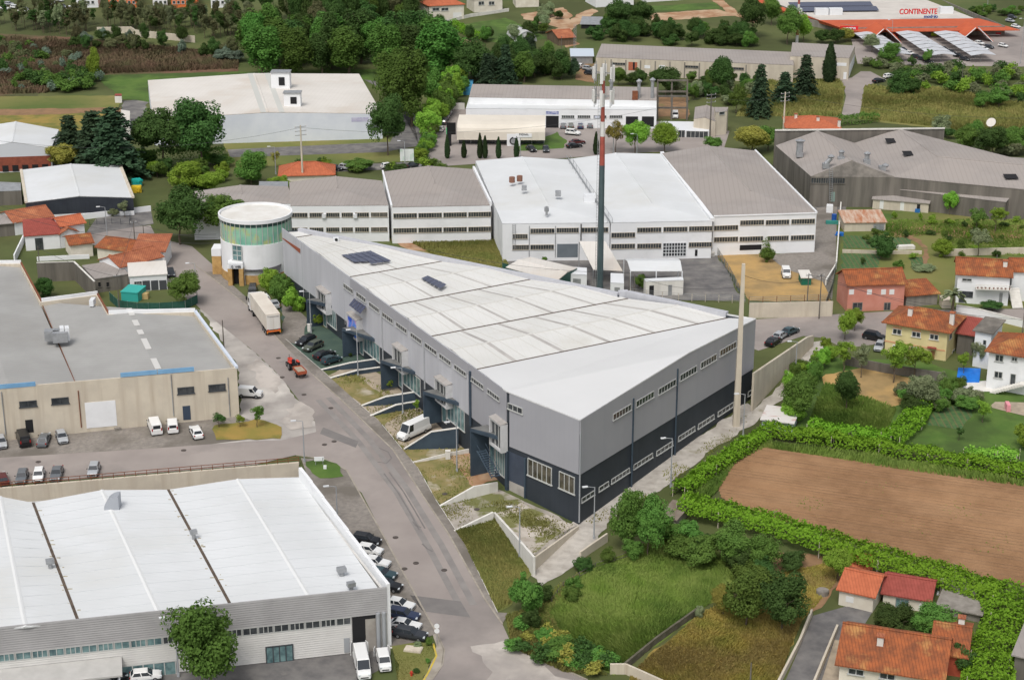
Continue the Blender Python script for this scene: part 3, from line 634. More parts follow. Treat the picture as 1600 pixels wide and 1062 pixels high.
# steel stair at the nearest entrance
sa=LP.pt(752,703,2.6); sb=LP.pt(775,745,3.0); st=MB(); nst=12; 
for k in range(nst):
    c=sa.lerp(sb,(k+.5)/nst); st=MB(); st.box(c,(1.5,.32,.06),math.atan2(LP.d.y,LP.d.x)+math.pi/2); st.build('stair_tread',M_navyplain,hall)
for s_ in (-.75,.75):
    o_=LP.n*s_; MB().tube(sa+o_,sb+o_,.09,.09,6).build('stair_stringer',M_navyplain,hall)
    MB().tube(sa+o_+Vector((0,0,1)),sb+o_+Vector((0,0,1)),.04,.04,6).build('handrail',M_navyplain,hall)
# solar panels on the roof and over the billboard: each panel a thing
def solar_grid(px4,z,nu,nv,skip,label,group,lift=.25):
    a,b,c,d=[P(*q,z) for q in px4]    # back-left, back-right, front-right, front-left
    for i in range(nu):
        for j in range(nv):
            if (i,j) in skip: continue
            f=lambda u,v:(a.lerp(b,u)).lerp(d.lerp(c,u),v)
            e=.012; u0,u1,v0,v1=i/nu+e,(i+1)/nu-e,j/nv+e,(j+1)/nv-e
            m=MB(); m.slab([f(u0,v0)+Vector((0,0,lift)),f(u0,v1)+Vector((0,0,lift)),f(u1,v1)+Vector((0,0,lift)),f(u1,v0)+Vector((0,0,lift))],.08)
            single('solar_panel',m,M_solar,label,'solar panel',group)
zs=zA-.12
solar_grid([(533,400),(579,393),(611,408.5),(552.5,411)],zs,5,2,set(),'blue-black solar panel in the larger roof array of the grey hall','larger roof solar array')
solar_grid([(575,411),(611,408.5),(611.5,409),(580,413.8)],zs,3,1,set(),'blue-black solar panel in the short front row of the larger roof array','front row of the larger roof solar array')
solar_grid([(658,436.5),(668,432),(698,446),(688,452.5)],zs+.2,1,5,set(),'blue-black solar panel in the narrow tilted roof array of the grey hall','narrow roof solar array')
p0=[LP.pt(553,466,.3),LP.pt(572,479,.3),LP.pt(563,490,2.0),LP.pt(545,476,2.0)]
for k in range(5):
    e=.015; m=MB(); q=lambda u,v:(p0[0].lerp(p0[1],u)).lerp(p0[3].lerp(p0[2],u),v)
    m.slab([q(k/5+e,0),q(k/5+e,1),q((k+1)/5-e,1),q((k+1)/5-e,0)],.08); single('solar_panel',m,M_solar,'tilted solar panel bracketed to the wall above the sunset poster','solar panel','wall-mounted solar panels')
ac=P(525,377,zA-.3); m=MB(); m.box(ac+Vector((0,0,.4)),(1.1,.5,.9),.2); a_=single('air_conditioner',m,M_white_metal,'small white condenser unit at the far end of the grey hall roof','air conditioner')
m=MB(); m.tube(ac+Vector((.1,-.27,.4)),ac+Vector((.1,-.32,.4)),.32,.32,12); m.build('fan_grille',M_dark,a_)
# ------------------------------------------------------------------ ramp walls on the road side
def wedge(name,label,g0,g1,tops,t=.35,mat=None,cap=True,cat='wall',depth=.6,group=None):
    a=G(*g0); b=G(*g1); pl=Plane(a,b) if (b-a).cross(Vector((0,0,1))).y<0 or True else Plane(b,a)
    pts=[pl.uz(*q) for q in tops]; root=thing(name,label,cat,a,group)
    for (u0,z0),(u1,z1) in zip(pts,pts[1:]):
        za=g(pl.at(u0,0).y); zb=g(pl.at(u1,0).y); m=MB()
        m.box8([pl.at(u0,za-depth,-t),pl.at(u1,zb-depth,-t),pl.at(u1,zb-depth,0),pl.at(u0,za-depth,0),pl.at(u0,max(z0,za+.05),-t),pl.at(u1,max(z1,zb+.05),-t),pl.at(u1,max(z1,zb+.05),0),pl.at(u0,max(z0,za+.05),0)])
        m.build('wall',mat or M_navyplain,root)
        if cap:
            m=MB(); m.slab([pl.at(u0,max(z0,za+.05)+.1,.06),pl.at(u1,max(z1,zb+.05)+.1,.06),pl.at(u1,max(z1,zb+.05)+.1,-t-.06),pl.at(u0,max(z0,za+.05)+.1,-t-.06)],.12); m.build('coping',M_conc_white,root)
    return root
wedge('ramp_wall','navy ramp wall with white coping beside the four parked dark cars',(502,579),(596,575),[(502,578),(548,567),(596,560)])
wedge('ramp_wall','low navy ramp wall below the one by the four parked cars',(516,592),(596,580),[(516,591),(558,579),(594,574)])
wedge('ramp_wall','navy ramp wall with white coping below the third bay window',(565,635),(652,631),[(565,634),(603,620),(650,612.5)])
wedge('ramp_wall','low navy ramp wall between the two middle grassy plots',(579,651),(662,636),[(579,650),(619,633),(660,626)])
rw=wedge('ramp_wall','tall navy ramp wall with a white splash beside the large white van',(631,703),(718,701),[(631,702),(674,675),(716,669)])
wedge('ramp_wall','thin white edging wall running up to the nearest entrance',(645,723),(735,708),[(645,721.5),(698,708),(733,701)],t=.2,mat=M_conc_white,cap=False)
wedge('ramp_wall','white concrete ramp wall below the steel stair',(688,791),(779,768),[(688,790),(741,760),(778,753.5)],mat=M_conc_white,cap=False)
wedge('retaining_wall','white concrete wall sloping beside the pale gravel forecourt',(711,831),(772,812),[(711,829),(771,800)],mat=M_conc_white,cap=False)
wedge('retaining_wall','white concrete wall dropping to the gravel track, below the charcoal corner',(771,808),(829,895),[(771,800),(800,832),(833,870)],mat=M_conc_white,cap=False)
wedge('retaining_wall','low weathered concrete wall along the gravel track to the charcoal corner',(829,895),(902,826),[(833,870),(868,845),(901.7,821)],t=-.3,mat=M_conc_pale,cap=False)
wedge('retaining_wall','crumbling pale concrete wall on the field side of the gravel track',(908,874),(950,846),[(908,862),(925,850),(950,833)],t=.3,mat=M_conc_pale,cap=False)
wedge('retaining_wall','tall weathered concrete wall rising beside the far end of the gravel track',(1178,640),(1272,540),[(1179,583),(1262,527),(1272,524)],t=.4,mat=M_conc_pale,cap=False)
# splash of white paint
UP_=Vector((0,0,1))
# ------------------------------------------------------------------ round stone-based tower
tb=G(395,447); tb.y+=8.8; tw=thing('round_tower','round white tower with green glass band and pale roof at the road bend','building',(tb.x,tb.y,g(tb.y)))
tr=7.75; ztop=CAMH; 
q=Vector((tb.x-tr,tb.y,0)); zt_=hgt(q,334); zgl=hgt(q,368); zst=hgt(q,414)
def ringwall(r,z0,z1,mat,name,n=48,root=tw):
    m=MB(); m.tube(Vector((tb.x,tb.y,z0)),Vector((tb.x,tb.y,z1)),r,r,n,True); return m.build(name,mat,root,smooth=False)
ringwall(tr+.12,-1,zst,M('honey stone cladding',S(196,160,104),S(170,134,84),scale=.8,rough=.9,bump=.4,bscale=3),'stone_base')
ringwall(tr,zst,zgl,M_white,'wall')
M_greenglass=M('green tinted glass',S(120,176,158),S(150,196,170),scale=.35,rough=.1,spec=.6,c3=S(186,190,130),s3=.3,a3=(.5,.62))
ringwall(tr-.15,zgl,zt_-1.1,M_greenglass,'glass_band')
ringwall(tr-.2,zt_-1.1,zt_-.05,M('dark glass band',S(70,96,92),rough=.1,spec=.6),'clerestory')
ringwall(tr-.1,zt_-.3,zt_+.02,M('pale tower roof',S(226,224,219),S(212,208,200),scale=.3,rough=.7),'roof',64)
for k in range(40):
    a=2*math.pi*k/40; c=Vector((tb.x+math.cos(a)*(tr-.1),tb.y+math.sin(a)*(tr-.1),0))
    if math.sin(a)<.35: MB().box(c+Vector((0,0,(zgl+zt_)/2)),(.12,.12,zt_-zgl-.1),a).build('mullion',M_frame,tw)
# window and porch
ang=math.atan2(-1,-.45); 
tpl=Plane((tb.x-4.4,tb.y-tr*.86),(tb.x-1.8,tb.y-tr*1.0))
window(tw,tpl,364,384,377,384,22,2,off=.1,glass=M_glass_teal,rows=3,bar=.14)
pa=G(357,447); pb=G(381,447); pp=Plane(pa,pb); pz=hgt(pa,420); pz2=hgt(pa,411)
m=MB(); 
for u0,u1,z0,z1 in ((0,.9,pa.z-.3,pz),(pp.len-.9,pp.len,pa.z-.3,pz),(0,pp.len,pz,pz2)):
    m=MB(); m.box8([pp.at(u0,z0,-2.5),pp.at(u1,z0,-2.5),pp.at(u1,z0,.0),pp.at(u0,z0,.0),pp.at(u0,z1,-2.5),pp.at(u1,z1,-2.5),pp.at(u1,z1,0),pp.at(u0,z1,0)]); m.build('porch',MATS['honey stone cladding'] if z1<=pz else M_white,tw)
panel_uz(tw,pp,1.0,pp.len-1.0,pa.z,pz-.1,M_dark,'doorway',-1.6,.1)
sg=panel_uz(tw,pp,.4,pp.len-.4,pz+.15,pz2-.2,M('sign board grey',S(214,216,220),rough=.6),'sign',.08,.06); wall_text('lettering','O  WEB',pp,361,418.5,15,3.5,M_dark,tw,off=.14)
# dark awning and tan side block
ab=G(337.5,429); ah=hgt(ab,389)-ab.z; m=MB(); m.box(ab+Vector((.3,2,ah*.36)),(2.0,4,ah*.72)); m.build('annex',MATS['honey stone cladding'],tw); m=MB(); m.box(ab+Vector((.3,2,ah*.86)),(2.06,4.06,ah*.28)); m.build('annex_top',M_white,tw)
m=MB(); nr=64
for k in range(nr):
    a0,a1=2*math.pi*k/nr,2*math.pi*(k+1)/nr; c0,c1=Vector((math.cos(a0),math.sin(a0),0)),Vector((math.cos(a1),math.sin(a1),0)); o_=Vector((tb.x,tb.y,0)); ro,ri=tr+.22,tr-.12; z0_,z1_=zt_-.25,zt_+.5
    m.quad(o_+c0*ro+UP_*z0_,o_+c1*ro+UP_*z0_,o_+c1*ro+UP_*z1_,o_+c0*ro+UP_*z1_); m.quad(o_+c0*ri+UP_*z1_,o_+c1*ri+UP_*z1_,o_+c1*ri+UP_*z0_,o_+c0*ri+UP_*z0_); m.quad(o_+c0*ro+UP_*z1_,o_+c1*ro+UP_*z1_,o_+c1*ri+UP_*z1_,o_+c0*ri+UP_*z1_); m.quad(o_+c0*ri+UP_*z0_,o_+c1*ri+UP_*z0_,o_+c1*ro+UP_*z0_,o_+c0*ro+UP_*z0_)
m.build('roof_rim',M_white,tw)
aw=thing('awning','low dark lean-to awning beside the round tower','awning',G(397,446))
a0,a1=G(383,446),G(438,446); m=MB(); z=3.2
m.slab([a0+Vector((0,0,z)),a1+Vector((0,0,z)),a1+Vector((0,4,z+.8)),a0+Vector((0,4,z+.8))],.12); m.build('roof',M('dark felt',S(64,64,66),rough=.9),aw)
for p in (a0,a1): MB().tube(p,p+Vector((0,.2,z)),.08,.08,6).build('post',M_lampgrey,aw)
# ------------------------------------------------------------------ other halls and houses
def zeave(px,base_py,eave_py): return hgt(G(px,base_py),eave_py)
UP=Vector((0,0,1))
def quadroof(root,pts,mat,t=.18,name='roof_sheet',lift=.1): 
    m=MB(); m.slab([p+UP*lift for p in pts],t); return m.build(name,mat,root)
def ridgecap(root,a,b,mat,w=.3,name='ridge_cap',lift=.16):
    d=(b-a); d.z=0; d.normalize(); n=Vector((-d.y,d.x,0))*w; m=MB(); m.slab([a+n+UP*(lift-.05),b+n+UP*(lift-.05),b+UP*lift*1.3,a+UP*lift*1.3],.06); m.slab([a+UP*lift*1.3,b+UP*lift*1.3,b-n+UP*(lift-.05),a-n+UP*(lift-.05)],.06); return m.build(name,mat,root)
def hall4(name,label,px4,z,wallmat,roofmat,rise=0,ridge=None,hip=0,group=None,cat='building',parapet=None,base=None,zs=None,capmat=None,roofname='roof_sheet'):
    """px4: eave corners front-left, front-right, back-right, back-left as photo pixels at height z. ridge 'y' front-back, 'x' left-right"""
    zs=zs or [z]*4
    FL,FR,BR,BL=[P(*p,zz) for p,zz in zip(px4,zs)]
    root=thing(name,label,cat,Vector((FL.x,FL.y,min(g(FL.y),g(BL.y)))),group)
    zb=min(g(FL.y),g(FR.y),g(BL.y),g(BR.y))-.6 if base is None else base
    walls(root,[FL,FR,BR,BL],zb,zs,wallmat)
    if ridge=='y':
        f=(FL+FR)/2+UP*rise; b=(BL+BR)/2+UP*rise
        h=f.lerp(b,hip) if hip else f
        if hip: quadroof(root,[FL,FR,h],roofmat)
        else:
            MB().face([FL,FR,f]).build('gable',wallmat,root); MB().face([BL,b,BR]).build('gable',wallmat,root)
        quadroof(root,[FL,h,b,BL],roofmat,name=roofname); quadroof(root,[h,FR,BR,b],roofmat,name=roofname)
        ridgecap(root,h,b,capmat or roofmat)
        root['_r']=0
    elif ridge=='x':
        l=(FL+BL)/2+UP*rise; r=(FR+BR)/2+UP*rise
        if hip:
            l2,r2=l.lerp(r,hip),r.lerp(l,hip); quadroof(root,[FL,l2,BL],roofmat,name=roofname); quadroof(root,[FR,BR,r2],roofmat,name=roofname); l,r=l2,r2
        else:
            MB().face([FL,l,BL]).build('gable',wallmat,root); MB().face([FR,BR,r]).build('gable',wallmat,root)
        quadroof(root,[FL,FR,r,l],roofmat,name=roofname); quadroof(root,[l,r,BR,BL],roofmat,name=roofname); ridgecap(root,l,r,capmat or roofmat)
    elif ridge=='mono': quadroof(root,[FL,FR,BR,BL],roofmat,name=roofname)
    else: quadroof(root,[FL,FR,BR,BL],roofmat,name='roof')
    if '_r' in root: del root['_r']
    if parapet:
        for a,b in parapet:
            q=[FL,FR,BR,BL]; coping(root,q[a],q[b],.35,.5)
    return root,(FL,FR,BR,BL),Plane(FL,FR)
def coping(root,a,b,w=.35,h=.4,mat=None,name='parapet'):
    d=(b-a).normalized(); n=Vector((-d.y,d.x,0)).normalized()*w/2; m=MB(); m.box8([a-n-UP*.1,b-n-UP*.1,b+n-UP*.1,a+n-UP*.1,a-n+UP*h,b-n+UP*h,b+n+UP*h,a+n+UP*h]); return m.build(name,mat or M_white,root)
def roofbox(root,px,py,z,d,mat,name='roof_vent',rz=0):
    p=P(px,py,z); m=MB(); m.box(p+UP*d[2]/2,d,rz); return m.build(name,mat,root)
def ribbons(root,pl,rows,n=8,h=6,frame=None,glass=None,bar=.09):
    for x0,y0,x1,y1 in rows: window(root,pl,x0,y0,x1,y1,h,n,frame,glass,bar)
# ---- white factory row behind the grey hall
M_sill=M('cream window surround',S(186,176,158),rough=.8)
zW=zeave(1275,390,333)
W=[]
r,c,pl=hall4('factory_hall','white factory hall with grey hipped roof beside the round tower','(454,322) (606,321) (597,283) (452,285)' and [(454,322),(607,321),(597,283),(452,285)],zW,M_white,M_fibre,1.3,'y',.48,'white factory row'); 
for y in (333,356):
    for x0,x1 in ((456,480),(484,505),(510,530),(534,551),(555,576),(580,592),(593,605)): window(r,pl,x0,y-(x0-454)*.005,x1,y-(x1-454)*.005,6.5,6,M_sill,M_glass,.06)
for x,y in ((503,334),(552,334)): panel(r,pl,x,y,x+6,y,6,M_white_metal,'air_conditioner',.5,.5)
r,c,pl=hall4('factory_hall','white factory hall with grey hipped roof and four-bay ribbon windows','' or [(612,324),(767,321),(740,265),(598,269)],zW,M_white,M_fibre,1.2,'y',.47,'white factory row')
for y in (334,357):
    for x0,x1 in ((615,651),(654,690),(693,729),(732,767)): window(r,pl,x0,y-(x0-612)*.018,x1,y-(x1-612)*.018,7,9,M_sill,M_glass,.06)
coping(r,c[1],c[2],.5,.9); coping(r,c[0],c[3],.4,.5)
r,c,pl=hall4('factory_hall','white factory hall with white roof carrying rusty vents, behind the mast','' or [(785,350),(953,348.5),(888,250),(743,252)],zW,M_white,M_roof_bluewhite,.9,'y',.2,'white factory row')
wrows=[(801,366,824,366),(829,357.5,866,357),(870,356.5,904,356),(909,356,950,355.5),(801,383,826,383),(829,383,865,382)]
ribbons(r,pl,wrows,9,7,M_sill,bar=.06)
panel(r,pl,870.5,381,903,381,21,M('grey roller door',S(116,124,130),S(106,114,120),scale=.5,rough=.5,wave=(1.2,.3,S(90,96,102))),'roller_door')
for x in (827,868): pipe(r,pl,x,353,x,402,M_galv)
pipe(r,pl,908,350,908,376,M_dark,.12,'flue')
for x in (802.5,): 
    a,b=pl.pt(801,350,.25),pl.pt(801,389,.25); m=MB(); m.tube(a,b,.04); m.tube(a+pl.d*.6,b+pl.d*.6,.04); [m.tube(a.lerp(b,k/14),a.lerp(b,k/14)+pl.d*.6,.03) for k in range(15)]; m.build('ladder',M_galv,r)
for x,y in ((800,285),(812,283)): 
    p=P(x,y,zW+1.5); m=MB(); m.tube(p,p+UP*1.3,.7,.7,10); m.build('roof_vent',M('rusted vent',S(132,96,80),rough=.9),r)
for x,y,s_ in ((819,297,1.2),(872,306,1.3),(854,330,1)): roofbox(r,x,y,zW+1.6,(s_,s_,s_*.9),M_galv)
roofbox(r,921,315,zW+.2,(2.6,2,1.8),M_white_metal,'roof_hatch'); roofbox(r,854,336,zW+1,(.5,.5,2),M_galv)
a,b=c[1],c[2]; coping(r,a,b,.25,.5,M_galv,'gutter')
for o_ in (-.5,.5):
    m=MB(); m.path([a+UP*1.2+Vector((o_,0,0)),b+UP*1.2+Vector((o_,0,0))],.05); [m.tube(a.lerp(b,k/12)+Vector((o_,0,0)),a.lerp(b,k/12)+UP*1.2+Vector((o_,0,0)),.04) for k in range(13)]; m.build('walkway_rail',M_galv,r)
r,c,pl=hall4('factory_hall','white factory hall with plain white hipped roof and glazed gate','' or [(954.5,348.5),(1113,345.5),(1034,241),(889,249)],zW,M_white,M_roof_bluewhite,.9,'y',.2,'white factory row')
ribbons(r,pl,[(955.5,364,992,363.5),(996,356,1033,355.5),(1037,355,1074,354.5),(1077,354,1113,353.5),(955.5,381.5,992,381),(996,381,1033,380.5),(1076.5,379,1112,378.5)],9,7,M_sill,bar=.06)
window(r,pl,1036.5,380,1072,379.5,20,8,M_white_metal,M_glass,.12,'glazed_gate',rows=4,sill=False)
panel(r,pl,1086,390,1090,390,10,M_dark,'door')
coping(r,c[1],c[2],.9,.7); 
m=MB(); 
r,c,pl=hall4('factory_hall','white factory hall with large grey roof at the right end of the row','' or [(1115,338),(1276,333),(1180,236),(1034,240)],zW+.6,M_white,M_fibre,1.6,'y',.24,'white factory row')
ribbons(r,pl,[(1157,344.5,1193.5,344),(1197,344,1233,343.5),(1237,343,1273,342),(1116,353,1153,352),(1116,371,1153,370),(1156,370,1192,369.5),(1200,369,1232,368.5),(1236,368,1272,367.5)],9,7,M_sill,bar=.06)
coping(r,c[1],c[2],.4,.35); coping(r,c[0],c[1],.3,.15)
q=[P(1055,259,zW+2.0),P(1066,258,zW+2.0),P(1073,275,zW+2.0),P(1064,276,zW+2.0)]; 
panel(r,pl,1156,383,1190,382,8,M_dark,'open_bay')
# low block by the tower, lean-to and yard sheds
r,c,pl=hall4('low_block','low white block with grey roof behind the round tower','' or [(301,322),(460,318),(450,292),(301,300)],zeave(305,375,322),M_white,M_fibre,1.0,'y',.4)
r,c,pl=hall4('roof_shelter','open steel shelter with cooling units at the end of the grey roofs','' or [(404,296),(450,294),(450,284),(405,284)],zeave(404,330,296),M_conc,M_galv,0)
sh=thing('sloping_canopy','long white corrugated canopy sloping down beside the lattice mast','canopy',G(940,425))
a=[P(905,377,6.2),P(946,377,6.2),P(973,423,3.2),P(927,421,3.2)]; MB().slab([a[3],a[2],a[1],a[0]],.12).build('roof_sheet',M_roof_cream,sh)
for p in a: MB().tube(Vector((p.x,p.y,g(p.y))),p-UP*.1,.1).build('post',M_galv,sh)
r,c,pl=hall4('yard_shed','low shed with pale roof and dark green wall, beside the mast','' or [(790,418),(870,440),(902,419),(829,402)],3.6,M('dark green sheet',S(40,84,76),rough=.6),M_roof_cream,.5,'x')
for px4,h,lab in (([(886,438),(917,440),(917,422),(887,420)],3.2,'small white equipment cabin left of the mast foot'),([(954,452),(975,453),(974,431),(954,430)],3.4,'small white equipment cabin with double doors right of the mast foot')):
    r,c,pl=hall4('equipment_cabin',lab,px4 and [(px4[0][0],px4[0][1]-10),(px4[1][0],px4[1][1]-10),(px4[2][0],px4[2][1]-3),(px4[3][0],px4[3][1]-3)],h,M_white,M_white_metal)
    u=pl.len; panel_uz(r,pl,u*.3,u*.7,.1,h-.9,M_galv,'door')
sh=thing('open_shed','open-sided white shed with double pitched roof in the factory yard','shed',G(1020,440))
zz=4.6; a=[P(985,424,zz),P(1066,424,zz),P(1060,405,zz),P(975,405,zz)]; rd=((a[0]+a[3])/2+UP*.9,(a[1]+a[2])/2+UP*.9)
quadroof(sh,[a[0],a[1],rd[1],rd[0]],M_roof_bluewhite,.1); quadroof(sh,[rd[0],rd[1],a[2],a[3]],M_roof_bluewhite,.1)
for p in (a[0],a[1],(a[0]+a[1])/2,a[2],a[3]): MB().tube(Vector((p.x,p.y,0)),p,.12).build('post',M_white_metal,sh)
r,c,pl=hall4('store_hut','low white store hut below the open-sided shed','' or [(1009,440),(1068,438),(1067,433),(1006,436)],3.2,M_conc_white,M_white_metal)
panel_uz(r,pl,pl.len*.1,pl.len*.22,0,2.3,M_dark,'door'); panel_uz(r,pl,pl.len*.6,pl.len*.7,0,2.3,M_galv,'door')
# ---- concrete factory on the right
zF=zeave(1267,322,275); rt=thing('concrete_factory','weathered concrete factory with grey sheet roofs and roof ducts on the right','building',P(1290,320,0))
a=P(1212,228,zF); b=P(1267,276,zF); d=P(1398,277,zF); pkf=P(1331,251,zF+3); e0=P(1335,224,zF); pkb=P(1277,205,zF+3)
walls(rt,[a,b,d,e0],-.5,zF,M_conc_dark)
m=MB(); m.face([b,d,pkf]); m.build('gable',M_conc_dark,rt)
quadroof(rt,[a,b,pkf,pkb],M_fibre); quadroof(rt,[pkf,d,e0,pkb],M_fibre); ridgecap(rt,pkf,pkb,M_fibre)
p2b=P(1405,202,zF+3); p2f=P(1465,245,zF+3); e1=P(1512,242,zF); f1=P(1640,300,zF); f2=P(1640,262,zF+2)
quadroof(rt,[e0,d,p2f,p2b],M_fibre); quadroof(rt,[d,f1,f2,p2f],M_fibre); quadroof(rt,[p2f,f2,P(1640,250,zF),e1,p2b],M_fibre); ridgecap(rt,p2b,p2f,M_fibre); ridgecap(rt,p2f,f2,M_fibre)
walls(rt,[d,f1,f2,p2b],-.5,zF-.2,M_conc_dark)
bw=[P(1211,204,zF+3.2),P(1476,201,zF+3.2)]; m=MB(); dd=Vector((0,.4,0)); m.box8([Vector((q.x,q.y,-.5)) for q in (bw[0],bw[1],bw[1]+dd,bw[0]+dd)]+[bw[0],bw[1],bw[1]+dd,bw[0]+dd]); m.build('rear_wall',M_conc_dark,rt); coping(rt,bw[0],bw[1],.5,.25,M_conc_white)
lo=P(1327,288,zF-2.2); l1=P(1640,330,zF-4); m=MB(); la=P(1327,287,zF-3); lb=P(1572,316,zF-3); lc=P(1582,305,zF-2.2); ld=P(1398,283,zF-2.2)
quadroof(rt,[la,lb,lc,ld],M_fibre,name='lean_to_roof'); walls(rt,[la,lb,lc,ld],-.5,zF-3.2,M_conc_dark,'lean_to_wall'); coping(rt,ld,lc,.25,.2,M_conc_white,'flashing')
wl=Plane(b,d); window(rt,wl,1268,278.5,1320,278,8,14,M_conc_dark,M_glass,.12); panel(rt,wl,1299,300,1305,300,15,M('teal door',S(130,150,142),rough=.7),'door')
x0=wl.pt(1296,262,.3); x1=wl.pt(1296,314,.3); m=MB(); m.tube(x0,x1,.05); m.tube(x0+wl.d*.8,x1+wl.d*.8,.05); [m.tube(x0.lerp(x1,k/16),x0.lerp(x1,k/16)+wl.d*.8,.04) for k in range(17)]; m.build('ladder',M_galv,rt)
for x,y in ((1393,224),(1420,244)):
    p=P(x-2,y,zF+1.6); m=MB(); m.slab([p+Vector((-1.2,-1.5,.55)),p+Vector((1.2,-1.5,.55)),p+Vector((1.2,1.5,1.0)),p+Vector((-1.2,1.5,1.0))],.05); m.build('roof_hole',M_dark,rt)
for x,y in ((1499,264),(1579,279)):
    p=P(x,y,zF+1.0); m=MB(); m.slab([p+Vector((-1.6,-1.4,.35)),p+Vector((1.6,-1.4,.35)),p+Vector((1.6,1.4,.8)),p+Vector((-1.6,1.4,.8))],.05); m.build('roof_hole',M_dark,rt)
def duct(px,py,z,h,r0,lean=0):
    p=P(px,py,z); m=MB(); m.box(p+UP*.5,(1.6,1.6,1.2)); m.tube(p+UP*1,p+UP*(h-1)+Vector((lean,0,0)),r0,r0,10); m.tube(p+UP*(h-1)+Vector((lean,0,0)),p+UP*(h-.5)+Vector((lean,0,0)),r0,r0*1.5,10); m.tube(p+UP*(h-.5)+Vector((lean,0,0)),p+UP*h+Vector((lean,0,0)),r0*1.5,.1,10); m.build('roof_duct',M_galv,rt,smooth=False)
for a_ in ((1249,244,zF+1,4.6,.9),(1290,262,zF+1.5,3.4,.6,1.2),(1314,252,zF+2,3.0,.55),(1354,256,zF+1.6,3.2,.6),(1378,266,zF+.6,1.8,.6,.8)): duct(*a_)
# ---- top left white hall
zT=zeave(583,217,178)
r,c,pl=hall4('warehouse','large cream-roofed warehouse with pale blue front, upper left beside the poplars','' or [(239,187),(597,178),(561,116),(231,126)],zT,M('pale blue sheet wall',S(222,226,232),S(212,217,225),scale=.2,rough=.6,wave=(.8,.15,S(186,192,202))),M_roof_cream,1.2,'y')
for x,y,s_,h in ((440,138,4.0,5.0),(458,166,3.2,4.0)):
    p=P(x,y,zT+.8); m=MB(); m.box(p+UP*h/2,(s_+1.6,s_,h)); o=m.build('roof_turret',M_white,r); m=MB(); m.box(p+UP*(h+.15),(s_+2,s_+.5,.3)); m.build('turret_roof',M_galv,o); m=MB(); m.box(p+Vector((.4,-s_/2-.05,h*.5)),(1.8,.12,h*.5)); m.build('louvre',M_dark,o)
for t in (.48,.56):
    m=MB(); f0=c[0].lerp(c[1],t-.012)+UP*(1.2*(1-abs(2*t-1))+.17); f1_=c[0].lerp(c[1],t+.012)+UP*(1.2*(1-abs(2*t-1))+.17); b0=c[3].lerp(c[2],t-.012)+UP*(1.2*(1-abs(2*t-1))+.17); b1=c[3].lerp(c[2],t+.012)+UP*(1.2*(1-abs(2*t-1))+.17)
    m.slab([f0,f1_,b1,b0],.05); m.build('roof_light_strip',M('grey roof strip',S(196,196,190),rough=.7),r)
panel(r,pl,549,184,576,183.5,6.5,M('lilac sign',S(176,172,200),S(200,198,214),scale=1.5,rough=.6),'sign')
for px4,lab,h in (([(187,200),(203,200),(203,174),(189,172)],'narrow white hut beside the lane left of the cream-roofed warehouse',3.2),([(179,150),(190,150),(190,147),(180,147)],'tiny red-roofed hut at the corner of the left meadow',2)):
    hall4('garden_hut',lab,px4,h+g(G(*px4[0]).y),M_conc_white,M_roof_cream if h>3 else M_tile_red)
# ---- dark-walled workshop, far left hall
zD=zeave(208,336,309)
r,c,pl=hall4('workshop','workshop with white roof and black front wall on the left','' or [(41,317),(208,309),(188,259),(33,266)],zD,M_black_wall,M_roof_bluewhite,1.0,'y')
coping(r,c[1],c[2],.7,.3,M_conc_pale); coping(r,c[0],c[3],.7,.3,M_conc_pale); panel_uz(r,pl,.0,pl.len,-.4,1.1,M_white,'plinth',.15,.2)
r,c,pl=hall4('warehouse','white-roofed warehouse with brick lower front at the far left edge','' or [(-40,236),(80,232),(92,203),(-40,200)],zeave(60,268,233),M('grey white sheet',S(206,208,214),rough=.6),M_roof_bluewhite,2,'y')
pz=pl; panel_uz(r,pl,pl.len*.3,pl.len*.98,.3,4.2,M('dark brick panel',S(150,84,66),S(128,72,58),scale=1,rough=.9),'brick_front'); 
for k in range(5): panel_uz(r,pl,pl.len*(.34+.13*k),pl.len*(.42+.13*k),.2,1.9,M_dark,'opening',.1,.1)
hall4('lean_to','grey arched lean-to at the left edge beside the black-walled workshop','' or [(-20,300),(33,298),(33,286),(-20,284)],zeave(33,320,298),M_conc_dark,M_galv,.8,'x')
# ---- beige hall lower left of centre
zB=zeave(371,651,575)
bt=thing('beige_hall','beige streaked concrete hall with stepped grey roof and blue flashing, left','building',G(371,651))
bx=[P(x,y,zB) for x,y in ((-80,613),(370,575),(305,487),(170,490.5),(152.5,460),(65,471.5),(33,411.5),(-80,413))]
walls(bt,bx,-1.5,zB,M_conc_pale,'wall',.35)
def q4(*px,z=zB): return [P(x,y,zz) for (x,y),zz in zip(px,z if hasattr(z,'__len__') else [z]*len(px))]
zh=zB+.1; zl=zB-.9; bp=Plane(bx[0],bx[1]); fw=lambda x,z:bp.at(bp.uz(x,590)[0],z,-.45)
quadroof(bt,[fw(118,zl),fw(247,zh),P(198,482,zh),P(64,472,zl)],M_fibre2); quadroof(bt,[fw(247,zh),fw(367,zl),P(304,488,zl),P(198,482,zh)],M_fibre2)
quadroof(bt,[fw(12,zh),fw(118,zl),P(34,412,zl),P(-50,412,zh)],M_fibre2); quadroof(bt,[fw(-79,zl),fw(12,zh),P(-50,412,zh),P(-100,412,zl)],M_fibre2)
m=MB(); m.slab([fw(117.5,zl)+UP*.25,fw(118.5,zl)+UP*.25,P(64.5,472,zl)+UP*.25,P(63.5,472,zl)+UP*.25],.1); m.build('gutter',M_rust,bt)
